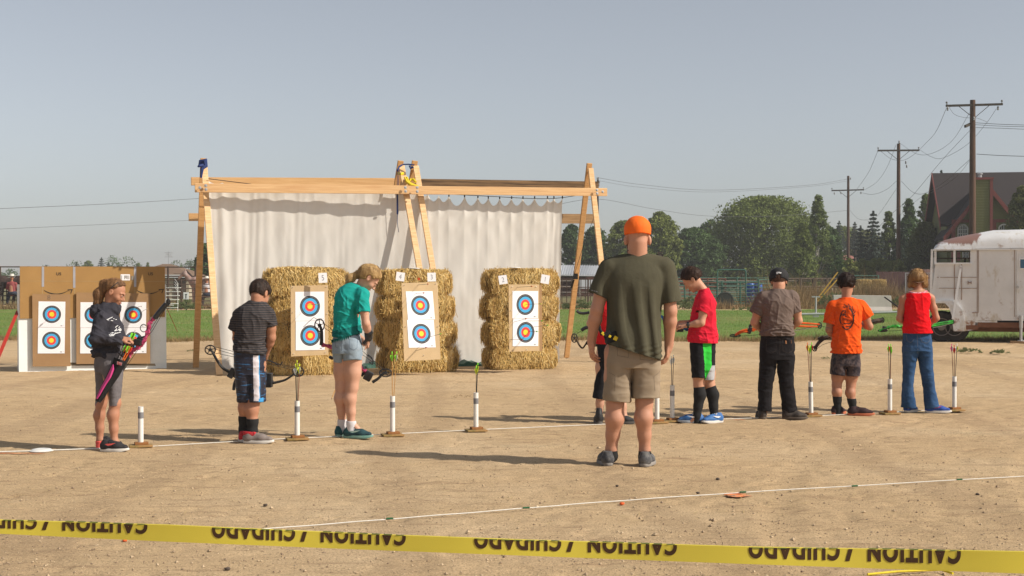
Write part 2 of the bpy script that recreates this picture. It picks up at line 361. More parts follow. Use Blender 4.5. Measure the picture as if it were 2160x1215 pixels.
M_turf = mat('turf', (.10, .18, .03), (.16, .21, .045), scale=.5, rough=1, c3=(.26, .24, .08), s3=.22, t3=.58, bump=.6, bscale=30, bdist=.05, contrast=1.4)
M_blade = mat('grass_blade', (.14, .27, .04), (.24, .29, .07), scale=.35, rough=.8, transl=.35, contrast=1.3, c3=(.36, .31, .13), s3=.3, t3=.50)
M_dry = mat('dry_grass', (.32, .22, .10), (.20, .14, .07), scale=2, rough=1, transl=.2, c3=(.10, .11, .04), s3=1.2, t3=.58)
M_weed = mat('weed_leaf', (.12, .16, .06), (.17, .19, .08), scale=6, rough=.8, transl=.25)
M_farearth = mat('far_earth', (.27, .20, .145), (.20, .15, .10), scale=.4, rough=1, bump=.5, bscale=5, bdist=.05)
def edge_poly(x0, x1, fn0, fn1, n, z):
    v = []; f = []
    for i in range(n + 1):
        x = x0 + (x1 - x0) * i / n; v += [(x, fn0(x), z), (x, fn1(x), z)]
        if i: f.append((2 * i - 2, 2 * i, 2 * i + 1, 2 * i - 1))
    return v, f
def gedge(x): return 31.6 + .5 * math.sin(x * .9) + .25 * math.sin(x * 2.7 + 1) + .02 * x
v, f = edge_poly(-60, 60, gedge, lambda x: 64 + 1.2 * math.sin(x * .5), 240, .004)
tag(MB().add(v, f).build('turf_field', M_turf), kind='structure')
v, f = edge_poly(-300, 300, lambda x: 76, lambda x: 400, 10, .004)
tag(MB().add(v, f).build('far_pasture', mat('pasture', (.17, .14, .06), (.11, .11, .04), scale=.1, rough=1, bump=.5, bscale=3, bdist=.1)), kind='structure')

def blades(n, xf, yf, hf, wf, seed, lean=.35):
    g = np.random.default_rng(seed); X = xf(g, n); Y = yf(g, n, X); H = hf(g, n); Wd = wf(g, n); a = g.uniform(0, np.pi, n)
    lx = g.normal(0, lean, n) * H; ly = g.normal(0, lean, n) * H
    z0 = np.full(n, .003); dx = np.cos(a) * Wd; dy = np.sin(a) * Wd
    V = np.stack([np.stack([X - dx, Y - dy, z0], 1), np.stack([X + dx, Y + dy, z0], 1), np.stack([X + lx, Y + ly, z0 + H], 1)], 1).reshape(-1, 3)
    return V, np.arange(n * 3).reshape(-1, 3)
ge = np.vectorize(gedge)
V, T = blades(230000, lambda g, n: g.uniform(-26, 26, n), lambda g, n, X: ge(X) + 32 * g.power(1.15, n) - .25 * g.random(n), lambda g, n: g.gamma(4, .0075, n), lambda g, n: g.uniform(.003, .009, n), 1)
tag(link('grass', npmesh('grass', V, T), M_blade), kind='stuff', label='short mown green grass across the field behind the targets', cat='grass')
V, T = blades(50000, lambda g, n: g.uniform(-24, 24, n), lambda g, n, X: ge(X) + g.normal(.15, .32, n), lambda g, n: g.gamma(3, .028, n), lambda g, n: g.uniform(.003, .008, n), 2, .5)
V2 = V.copy()
tag(link('dry_grass', npmesh('dry_grass', V, T), M_dry), kind='stuff', label='tan dry grass fringe along the near edge of the green field', cat='dry grass')
def patch(cx, cy, rx, ry, n, h, seed):
    return blades(n, lambda g, n: cx + rx * g.normal(0, .5, n), lambda g, n, X: cy + ry * g.normal(0, .5, n), lambda g, n: g.gamma(5, h / 5, n), lambda g, n: g.uniform(.008, .022, n), seed, .3)
VV = []
g_ = np.random.default_rng(5)
for i in range(46):
    x = g_.uniform(13.2, 28); y = g_.uniform(66, 76)
    VV.append(patch(x, y, g_.uniform(.6, 1.8), 1.0, 1500, g_.uniform(.35, .8), 10 + i)[0])
for i in range(30):
    x = g_.uniform(-26, 26); y = g_.uniform(64.5, 68)
    VV.append(patch(x, y, g_.uniform(.6, 2.4), .6, 500, .25, 80 + i)[0])
V = np.concatenate(VV)
tag(link('tall_dry_grass', npmesh('tall_dry_grass', V, np.arange(len(V)).reshape(-1, 3)), M_dry), kind='stuff', label='tall tan dry weeds in front of the far fences', cat='dry weeds')

# gravel on the dirt (nobody could count it)
g = np.random.default_rng(3); n = 26000
py = 600 + 625 * g.power(1.6, n); Yg = 4060 / np.maximum(py - 590, 120); Xg = g.uniform(-.42, .42, n) * Yg * 1.0; Sg = g.gamma(2.2, .0014, n) * np.where(g.random(n) > .99, 2.0, 1)
octv = np.array([(1, 0, 0), (0, 1, 0), (-1, 0, 0), (0, -1, 0), (0, 0, .7), (0, 0, -.4)]); octf = np.array([(0, 1, 4), (1, 2, 4), (2, 3, 4), (3, 0, 4), (1, 0, 5), (2, 1, 5), (3, 2, 5), (0, 3, 5)])
jit = 1 + g.uniform(-.35, .35, (n, 6, 1)); V = octv[None] * jit * Sg[:, None, None] + np.stack([Xg, Yg, gz(Xg, Yg) + Sg * .3], 1)[:, None]
T = (octf[None] + (np.arange(n) * 6)[:, None, None]).reshape(-1, 3)
M_peb = mat('gravel_stone', (.54, .41, .26), (.22, .155, .10), scale=9, rough=.9, contrast=2.5, detail=8)
tag(link('gravel', npmesh('gravel', V.reshape(-1, 3), T), M_peb), kind='stuff', label='loose gravel and grit scattered over the dirt', cat='gravel')
# straw litter
n = 900; py = 760 + 350 * g.random(n); Yg = 4060 / (py - 590); Xg = g.uniform(-.4, .4, n) * Yg; k_ = g.random(n) < .5
Xg[k_] = g.uniform(-3.9, 1.3, k_.sum()); Yg[k_] = 20.4 + Xg[k_] * .36 + g.normal(0, .5, k_.sum()) + .8; a = g.uniform(0, np.pi, n); Ls = g.uniform(.015, .05, n)
dx = np.cos(a) * Ls; dy = np.sin(a) * Ls; ex = -np.sin(a) * .0025; ey = np.cos(a) * .0025; z = g.uniform(.006, .014, n)
V = np.stack([np.stack([Xg + s * dx + t * ex, Yg + s * dy + t * ey, z], 1) for s, t in ((-1, -1), (1, -1), (1, 1), (-1, 1))], 1).reshape(-1, 3)
tag(link('straw_litter', npmesh('straw_litter', V, np.arange(4 * n).reshape(-1, 4)), mat('loose_straw', (.55, .42, .2), (.4, .28, .12), scale=3, rough=.8)), kind='stuff', label='loose straw stalks littering the dirt near the bales', cat='straw')

# ------------------------------------------------------------------ strings, chalk, paint on the ground
mb = MB(); pts = [G(310, 944), G(560, 930), G(828, 917), G(1004, 909), G(1240, 898), G(1480, 888), G(1711, 879), G(1876, 872), G(2013, 864)]
mb.tube([p + Vector((0, 0, .008 + .003 * (i % 2))) for i, p in enumerate(pts)], .0036, 5)
tag(mb.build('string', M_string), 'white string of the shooting line along the archers feet', 'string')
mb = MB(); mb.tube([G(-20, 955) + Vector((0, 0, .006)), G(60, 953) + Vector((0, 0, .006)), G(200, 948) + Vector((0, 0, .007)), G(310, 944) + Vector((0, 0, .006))], .006, 5)
mb.build('string', M_string, COL.objects['string'])
mb = MB(); K = cspl([list(G(548, 1121)), list(G(800, 1101)), list(G(1060, 1080)), list(G(1310, 1060)), list(G(1640, 1038)), list(G(2170, 1007)), list(G(2400, 990))], 60)
mb.tube([Vector(p) + Vector((0, 0, .012 + .001 * math.sin(i))) for i, p in enumerate(K)], .0032, 5)
rope = tag(mb.build('rope', M_string), 'long thin white rope stretched across the dirt in front of the archers', 'rope')
mb = MB()
for px, py in ((822, 1099.5), (1110, 1076.5), (1567, 1043), (1803, 1030), (2024, 1016)):
    mb = MB(); p = G(px, py) + Vector((0, 0, .016)); mb.tube([p - Vector((.02, .006, 0)), p + Vector((.02, .006, 0))], .006, 6)
    mb.build('knot', mat('green_thread', (.03, .12, .05)), rope)
def blob(name, label, cat, cx, cy, rx, ry, m, z=.004, seed=1, n=26, parts=1, kind=None):
    g = random.Random(seed); mb = MB()
    for q in range(parts):
        ox, oy = (g.uniform(-rx, rx) * .9, g.uniform(-ry, ry) * .9) if q else (0, 0); sc_ = 1 if q == 0 else g.uniform(.1, .4)
        c = Vector((cx + ox, cy + oy, z + .0006 * q))
        mb.add([c] + [c + Vector((math.cos(t) * rx * sc_ * g.uniform(.6, 1.1), math.sin(t) * ry * sc_ * g.uniform(.6, 1.1), 0)) for t in [2 * math.pi * i / n for i in range(n)]], [(0, i + 1, (i + 1) % n + 1) for i in range(n)])
    return tag(mb.build(name, m), label, cat, None, kind)
M_opaint = mat('orange_paint', (.85, .20, .05), (.65, .30, .14), scale=22, rough=.9, c3=(.4, .27, .17), s3=20, t3=.5)
c = G(1552, 1045); blob('paint_mark', 'sprayed orange paint mark on the dirt beside the long rope', 'paint mark', c.x, c.y, .09, .09, M_opaint, seed=2, parts=7)
c = G(30, 957); blob('paint_stripe', 'faint orange paint stripe at the left end of the shooting line', 'paint mark', c.x - .05, c.y, .32, .03, M_opaint, seed=5, parts=5)
c = G(1560, 886); blob('paint_spot', 'small orange paint spot on the line beside the blue shoes', 'paint mark', c.x, c.y, .07, .03, M_opaint, seed=8, parts=4)
def lump(name, label, cat, p, r, m, seed=0, sq=.6):
    g = random.Random(seed); bm = bmesh.new(); bmesh.ops.create_icosphere(bm, subdivisions=2, radius=r)
    for v_ in bm.verts: v_.co *= g.uniform(.8, 1.15); v_.co.z *= sq
    me = bpy.data.meshes.new(name); bm.to_mesh(me); bm.free(); o = link(name, me, m, None, p + Vector((0, 0, r * sq * .6)), True); return tag(o, label, cat)
lump('stone', 'small orange painted stone on the dirt beside the long rope', 'stone', G(1312, 1064), .016, mat('orange_stone', (.7, .13, .03), (.5, .09, .03)), 3)
lump('stone', 'orange painted pebble below the caution tape at left', 'stone', G(263, 1142), .012, mat('orange_stone', (.7, .13, .03)), 4)
for i, (px, py, r) in enumerate(((1514, 1012, .016), (560, 1067, .015), (1472, 1041, .013), (480, 1202, .014), (2062, 1044, .014), (1302, 1026, .012))):
    lump('stone', ['dark stone on bare dirt above the long rope', 'black pebble above the tape at left', 'dark pebble above the orange paint mark', 'brown stone under the caution tape', 'dark pebble on the dirt at far right', 'small dark pebble between rope and man'][i], 'stone', G(px, py), r, mat('dark_stone', (.06, .045, .035), (.12, .09, .07), scale=30), 10 + i)
# white plate-like marker disc
mb = MB(); mb.lathe(G(88, 952), [(.088, 0), (.095, .006), (.07, .02), (.045, .024), (.03, .018)], 28)
tag(mb.build('marker_disc', M_white, smooth=True), 'white plastic saucer marker lying on the dirt at left', 'marker')
# leaf litter / small weeds
def weed(name, label, px, py, rad, h, n=220, seed=0, m=None, Y=None):
    p = G(px, py) if Y is None else Vector(((px - 1080) / F * Y, Y, 0)); g = np.random.default_rng(seed); n = int(n * 2.2); k = 26 if rad < .5 else 60
    a = g.uniform(0, 2 * np.pi, k); rr = rad * np.sqrt(g.random(k)) * .8; C = np.stack([rr * np.cos(a), rr * np.sin(a), h * (1 - (rr / rad) ** 2) * g.uniform(.15, .75, k)], 1); P = np.repeat(C, n // k + 1, 0)[:n]; d = g.normal(0, 1, (n, 3)); d[:, 2] = np.abs(d[:, 2]) * 1.3; d /= np.linalg.norm(d, axis=1)[:, None]
    L_ = (min(.3 * h, .10) * g.uniform(.4, 1.1, (n, 1))); w_ = np.cross(d, g.normal(0, 1, (n, 3))); w_ /= np.linalg.norm(w_, axis=1)[:, None]; w_ *= L_ * .16 + .0015; P = P + d * L_ * g.uniform(0, .8, (n, 1)); P[:, 2] = np.maximum(P[:, 2], .004); T_ = P + d * L_; T_[:, 2] = np.maximum(T_[:, 2], .006); m2 = (P + T_) / 2
    V = np.stack([P, m2 + w_, T_, m2 - w_], 1).reshape(-1, 3)
    o = link(name, npmesh(name, V, np.arange(4 * n).reshape(-1, 4)), m or M_weed, None, p); return tag(o, label, 'weed')
weed('weed', 'low green weed on the dirt in front of the trailer, left of two', 2046, 745, .26, .12, 320, 1)
weed('weed', 'low green weed on the dirt in front of the trailer, below its door', 2110, 747, .22, .10, 320, 2)
weed('weed', 'small weed tuft on the dirt right of the arrow tube by the grey shirt', 1742, 758, .10, .06, 90, 3)
weed('weed', 'small weed tuft at the grass edge left of the frame', 402, 742, .09, .06, 80, 4)
weed('weed', 'flattened dry weed on the dirt right of the middle bale stack', 972, 838, .16, .03, 90, 5, M_dry)
weed('weed', 'small weed tuft at the grass edge behind the grey shirted boy', 1640, 728, .12, .06, 90, 6)

# ------------------------------------------------------------------ caution tape (folded back along its top edge)
M_tape = mat('yellow_tape', (.68, .57, .07), (.62, .51, .06), scale=2, rough=.32, spec=.5, transl=.12)
M_ink = mat('tape_ink', (.045, .020, .008), (.055, .026, .01), rough=.5); M_inkback = mat('ink_through_tape', (.10, .14, .03), (.09, .12, .02), rough=.5)
TY = 3.5
def tape_edges(px):
    t = [(-700, 1074, 1102), (-60, 1094, 1123), (0, 1097, 1126), (360, 1108, 1143), (780, 1127, 1160), (1100, 1139, 1172), (1580, 1154, 1190), (2160, 1164, 1210), (2900, 1172, 1220)]
    xs = [a[0] for a in t]; return np.interp(px, xs, [a[1] for a in t]), np.interp(px, xs, [a[2] for a in t])
mb = MB(); N_ = 190; tp = []
for i in range(N_ + 1):
    px = -700 + 3600 * i / N_; a, b = tape_edges(px); Yy = TY + .01 * math.sin(px * .011)
    top = W(px, a, Yy); bot = W(px, b, Yy); rol = top + Vector((0, .004, .0012)); back = top + (bot - top) * .35 + Vector((0, .012, 0))
    tp.append((bot, bot + (top - bot) * .5, top, rol, back))
vs = [p for r_ in tp for p in r_]; fs = [(i * 5 + j, (i + 1) * 5 + j, (i + 1) * 5 + j + 1, i * 5 + j + 1) for i in range(N_) for j in range(4)]
tape = mb.add(vs, fs).build('caution_tape', M_tape, smooth=True)
tag(tape, 'yellow caution tape stretched across the foreground, printed upside down', 'caution tape')
def text_mesh(body, size=1.0, bold=.0):
    c = bpy.data.curves.new('t', 'FONT'); c.body = body; c.size = size; c.offset = bold; c.resolution_u = 6; c.space_character = 1.22 if len(body) > 3 else 1
    o = bpy.data.objects.new('t', c); COL.objects.link(o); dg = bpy.context.evaluated_depsgraph_get(); me = bpy.data.meshes.new_from_object(o.evaluated_get(dg)); bpy.data.objects.remove(o)
    bm = bmesh.new(); bm.from_mesh(me); bmesh.ops.triangulate(bm, faces=bm.faces); V = [tuple(v.co) for v in bm.verts]; Fc = [tuple(v.index for v in f.verts) for f in bm.faces]; bm.free(); return V, Fc
def text_on(name, body, fn, m, parent, bold=0.0, clip=None, sub=0):
    """fn(u,v) maps text coordinates (0..1 across, 0..1 cap height) to a point"""
    V, Fc = text_mesh(body, 1.0, bold); bm = bmesh.new(); vs = [bm.verts.new(v) for v in V]
    for f_ in Fc:
        try: bm.faces.new([vs[i] for i in f_])
        except Exception: pass
    x0 = min(v[0] for v in V); x1 = max(v[0] for v in V); y0 = min(v[1] for v in V); y1 = max(v[1] for v in V)
    for v in bm.verts: v.co = ((v.co.x - x0) / (x1 - x0), (v.co.y - y0) / (y1 - y0), 0)
    if clip is not None: bmesh.ops.bisect_plane(bm, geom=bm.verts[:] + bm.edges[:] + bm.faces[:], plane_co=(0, clip, 0), plane_no=(0, -1, 0), clear_outer=True)
    for v in bm.verts: v.co = fn(v.co.x, v.co.y)
    me = bpy.data.meshes.new(name); bm.to_mesh(me); bm.free(); return link(name, me, m, parent)
for xl, xr in ((-98, 311), (447, 856), (1000, 1428), (1579, 2027)):
    for word, f0, f1 in (('CAUTION', .56, 1), ('/', .455, .50), ('CUIDADO', 0, .43)):
        if xl + (xr - xl) * f1 < -5: continue
        def fn(u, v, xl=xl, xr=xr, f0=f0, f1=f1):
            # upside down: the word runs right to left and its cap tops point down
            px = xl + (xr - xl) * (f1 - (f1 - f0) * u); a, b = tape_edges(px); y = a + (v - .36) / .64 * (b - a) * (.66 if xl > -50 else .6)
            return W(px, y, TY + .01 * math.sin(px * .011) - .0012)
        text_on('lettering', word, fn, M_ink, tape, bold=.055, clip=.375)
        if word != '/':
            for k in range(7):
                pa, pb = [xl + (xr - xl) * (f0 + (f1 - f0) * (k + t) / 7) for t in (.18, .86)]; ta, tb_ = W(pa, tape_edges(pa)[0], TY), W(pb, tape_edges(pb)[0], TY); o_ = Vector((0, -.0016 + .01 * math.sin(pa * .011), -.0006)); up_ = Vector((0, .001, .0022))
                q = MB(); q.add([ta + o_, tb_ + o_, tb_ + o_ + up_, ta + o_ + up_], [(0, 1, 2, 3)]); q.build('lettering_edge', M_inkback, tape)
# a short length of yellow rope lying at the bottom right
mb = MB(); mb.tube([G(1830, 1216) + Vector((0, 0, .01)), G(1890, 1211) + Vector((0, 0, .012)), G(1985, 1206) + Vector((0, 0, .01)), G(2010, 1214) + Vector((0, 0, .01))], .006, 6)
tag(mb.build('cord', M_yellowrope), 'short yellow cord lying on the dirt beneath the tape at right', 'cord')
# ------------------------------------------------------------------ timber frame and curtain
E_ = Vector((.941, .337, 0)); N_F = Vector((.337, -.941, 0))
frame = empty('timber_frame', G(430, 782), 'pine timber frame of three leg pairs and long beams holding the white curtain', 'frame')
def fpart(name, mb, m, **k):
    o = mb.build(name, m, **k); o.location = -frame.location; o.parent = frame; return o
apexes = [(430, 340, 21.45, (463, 791), (413, 775)), (846, 345, 22.3, (922, 779), None), (876, 345, 22.45, (948, 777), None), (1245, 350, 23.7, (1292, 763), (1195, 754))]
for i, (ax, ay, AY, fb, bb) in enumerate(apexes):
    ap = W(ax, ay, AY); f_ = G(*fb)
    b_ = G(*bb) if bb else ap - (f_ - ap) * 1; 
    if not bb: b_ = Vector((2 * ap.x - f_.x, 2 * ap.y - f_.y, 0))
    d1 = (ap - f_).normalized(); d2 = (ap - b_).normalized(); up = E_.cross(d1)
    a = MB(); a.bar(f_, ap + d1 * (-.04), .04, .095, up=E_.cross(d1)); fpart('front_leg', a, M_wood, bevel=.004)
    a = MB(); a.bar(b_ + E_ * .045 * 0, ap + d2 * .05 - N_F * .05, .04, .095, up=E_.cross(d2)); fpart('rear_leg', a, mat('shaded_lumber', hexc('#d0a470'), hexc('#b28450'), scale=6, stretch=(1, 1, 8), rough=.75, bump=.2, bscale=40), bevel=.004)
def beam(name, a, b, h_, t, m): q = MB(); q.bar(a, b, h_, t); return fpart(name, q, m, bevel=.004)
beam('front_beam', W(411, 396.3, 20.95), W(862, 400.3, 22.0), .136, .04, M_woodH)
beam('front_beam', W(833, 400.3, 21.98) + Vector((.02, .05, 0)), W(1280, 405.3, 23.25), .134, .04, M_woodH)
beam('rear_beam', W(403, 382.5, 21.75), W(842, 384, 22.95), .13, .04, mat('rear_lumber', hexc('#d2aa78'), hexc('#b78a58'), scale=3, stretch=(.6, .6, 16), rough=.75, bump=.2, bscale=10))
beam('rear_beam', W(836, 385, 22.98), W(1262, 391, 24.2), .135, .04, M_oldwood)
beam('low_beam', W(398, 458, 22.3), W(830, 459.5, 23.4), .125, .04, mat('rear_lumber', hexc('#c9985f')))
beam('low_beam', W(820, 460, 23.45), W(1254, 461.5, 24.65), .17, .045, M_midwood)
def bolt(px, py, Y):
    q = MB(); c = W(px, py, Y); q.lathe(c, [(.024, 0), (.024, .006), (.012, .007), (.012, .016), (.0, .017)], 14, axis=N_F); fpart('bolt', q, M_steel, smooth=True)
for px, py, Y in ((434, 391.5, 20.96), (434.5, 399.5, 20.96), (855, 395.5, 21.93), (855.5, 403.5, 21.93), (880, 395.5, 22.06), (880, 404, 22.06), (1259, 401, 23.13), (1259.5, 408, 23.13), (1271, 404.5, 23.16), (421.5, 396, 20.93), (429, 458, 21.75), (429, 465.5, 21.75), (1233, 460.5, 24.1), (1232, 467, 24.1)):
    bolt(px, py, Y - .02)
# curtain
cu = MB(); CA = W(440, 405, 21.19); CB = W(1185, 413, 23.2)
def curt(u, v):
    """u along, v 0 top .. 1 bottom"""
    px = 440 + 745 * u
    base = Vector((CA.x, CA.y, 0)).lerp(Vector((CB.x, CB.y, 0)), u)
    # width narrows a little towards the bottom at both ends
    base += E_ * ((.5 - u) * -0.0) + E_ * (.10 * v * max(0, 1 - u * 14)) - E_ * (.06 * v * max(0, (u - .93) * 14))
    sag = np.interp(u, [0, .04, .2, .55, .62, .8, 1], [382, 386, 402, 404, 412, 419, 418])
    ztop = W(px, sag, base.y).z; L = ztop - .02
    clips = [.0, .035, .07, .12, .16, .2, .24, .28, .33, .37, .42, .46, .5, .535, .57, .60, .63, .66, .705, .745, .775, .81, .845, .88, .915, .955, .975, 1.0]
    k = max(i for i in range(len(clips)) if clips[i] <= u + 1e-9); k = min(k, len(clips) - 2); t = (u - clips[k]) / (clips[k + 1] - clips[k]); w_ = (clips[k + 1] - clips[k])
    dip = (4 * t * (1 - t)) ** 1.0 * min(.16, w_ * (3.4 if u > .6 else 1.6)) * (1 if u > .58 else .5)
    z = ztop - dip * (1 - v) ** 6 - L * v
    fq = 1.0 if u < .5 else .55
    amp = np.interp(u, [0, .05, .3, .45, .6, .9, .96, 1], [.042, .03, .011, .007, .004, .004, .02, .03])
    wv = math.sin(u * 118 + 1.1 * math.sin(u * 23) + .5 * math.sin(v * 3 + u * 9)) * .55 + math.sin(u * 61 + 2 * math.sin(u * 17) + v * .6) * .6 + .25 * math.sin(u * 260 + 2 * math.sin(v * 2.2 + u * 50))
    hang = amp * wv * (.25 + .75 * v ** .5) + ((.012 if u < .58 else .03) * math.sin(t * math.pi) * (1 - v) ** 4)
    wr = .018 * math.sin(v * 9 + u * 30 + 2 * math.sin(u * 12)) * v + .008 * math.sin(v * 31 + u * 83 + 3 * math.sin(v * 7))
    slack = .10 * math.sin(v * math.pi) * -1 * np.interp(u, [0, .1, .9, 1], [.2, 1, 1, .2])
    return base + N_F * (.02 - hang * .8 + wr + slack * .5) + Vector((0, 0, z))
NU, NV = 760, 120
vs = [curt(i / NU, j / NV) for i in range(NU + 1) for j in range(NV + 1)]
V = np.array([tuple(p) for p in vs]); I = np.arange((NU + 1) * (NV + 1)).reshape(NU + 1, NV + 1)
V = V + np.array(N_F)[None] * (fbm(V * np.array([2.2, 2.2, 1.1]), 3, 4) * .022 + fbm(V * np.array([9, 9, 3]), 2, 14) * .006)[:, None]
Q = np.stack([I[:-1, :-1], I[1:, :-1], I[1:, 1:], I[:-1, 1:]], -1).reshape(-1, 4)
M_sheet = mat('white_sheet', (.80, .775, .73), (.77, .74, .69), scale=1.2, rough=.95, bump=.15, bscale=14, transl=.36, spec=.05, bdist=.01)
curtain = empty('curtain', G(820, 772), 'large white cloth curtain hanging behind the straw bale stacks', 'curtain')
o = link('sheet', npmesh('sheet', V, Q, None, True), M_sheet, curtain); o.location = -curtain.location
mb = MB(); K = [W(440, 377, 21.3), W(520, 387, 21.5), W(600, 396, 21.75), W(820, 402, 22.4), W(920, 408, 22.7), W(1050, 415, 23.0), W(1130, 419, 23.25), W(1185, 417, 23.4), W(1250, 406, 23.5)]
mb.tube([Vector(p) for p in cspl([list(k) for k in K], 60)], .006, 6); o = mb.build('cord', M_blackstr, curtain); o.location = -curtain.location
for u in (.66, .705, .745, .775, .81, .845, .88, .915, .955, .975, 1.0):
    p = curt(u, 0); q = MB(); q.box(p + Vector((0, -.02, .012)), (.02, .03, .045)); o = q.build('clip', M_black, curtain); o.location = -curtain.location
# green tarp edge at the foot of the curtain
mb = MB(); 
vs = []; nn = 60
for i in range(nn + 1):
    p = Vector((CA.x, CA.y, 0)).lerp(Vector((CB.x, CB.y, 0)), .33 + .42 * i / nn) + N_F * .22
    hh = .045 + .02 * math.sin(i * .5) + .012 * math.sin(i * 1.7)
    vs += [p + N_F * .12, p + N_F * .10 + Vector((0, 0, hh)), p - N_F * .15 + Vector((0, 0, hh * 1.3)), p - N_F * .22]
mb.add(vs, [(i * 4 + j, i * 4 + 4 + j, i * 4 + 5 + j, i * 4 + 1 + j) for i in range(nn) for j in range(3)])
tag(mb.build('tarp', mat('green_tarp', (.035, .12, .085), (.03, .09, .07), scale=8, rough=.5, bump=.3), smooth=True), 'rolled dark green tarp along the foot of the white curtain', 'tarp')

# straps on the frame
mb = MB(); mb.tube([W(421, 352, 21.3), W(424, 341, 21.3), W(432, 339, 21.3), W(433, 350, 21.3), W(426, 356, 21.25), W(424, 375, 21.25)], [.025, .04, .05, .04, .03, .015], 8)
mb.tube([W(428, 349, 21.25), W(420, 350, 21.2), W(417, 352, 21.2)], [.03, .022, .012], 8)
tag(mb.build('strap', M_bluestrap, smooth=True), 'navy strap knotted round the top of the left leg pair', 'strap')
mb = MB()
for dx in (0, .03): mb.bar(W(838, 357, 22.0) + Vector((dx, 0, 0)), W(838, 391, 22.0) + Vector((dx * .6, 0, 0)), .006, .035)
mb.bar(W(838, 391, 22.02), W(838.5, 452, 22.1), .004, .028); mb.tube([W(838.5, 452, 22.1), W(838, 470, 22.1), W(841, 490, 22.1)], .005, 5)
mb.tube([W(849, 347, 22.2), W(862, 346.5, 22.2), W(874, 348, 22.2)], .012, 6); mb.tube([W(864, 349, 22.2), W(866, 355, 22.2), W(872, 352, 22.2)], .02, 6); mb.tube([W(838, 360, 22.0), W(842, 352, 22.1), W(848, 348, 22.2)], .014, 6)
tag(mb.build('strap', M_bluestrap, smooth=True), 'blue ratchet strap tied between the two middle legs, its end hanging down', 'strap')
mb = MB(); mb.tube([W(840, 366, 22.1), W(846, 367, 22.05), W(850, 366, 22.1)], .025, 6)
mb.tube([W(853, 373, 22.15), W(858, 383, 22.15), W(868, 390, 22.15), W(878, 392, 22.15), W(883, 393, 22.15)], [.012, .025, .032, .02, .014], 7)
mb.tube([W(858, 374, 22.2), W(862, 384, 22.15), W(866, 379, 22.2), W(872, 378, 22.2), W(877, 384, 22.15)], .02, 7)
tag(mb.build('rope', M_yellowrope, smooth=True), 'bright yellow rope lashed round the two middle legs', 'rope')
mb = MB(); mb.bar(W(1254, 455, 23.9), W(1230, 520, 23.9), .006, .03); mb.bar(W(1230, 520, 23.9), W(1208, 590, 23.9), .006, .045); mb.box(W(1214, 583, 23.85), (.08, .05, .1)); mb.bar(W(1210, 590, 23.9), W(1205, 608, 24), .006, .04)
tag(mb.build('strap', mat('black_strap', (.015, .015, .015), rough=.6)), 'black ratchet strap running down the right leg pair', 'strap')

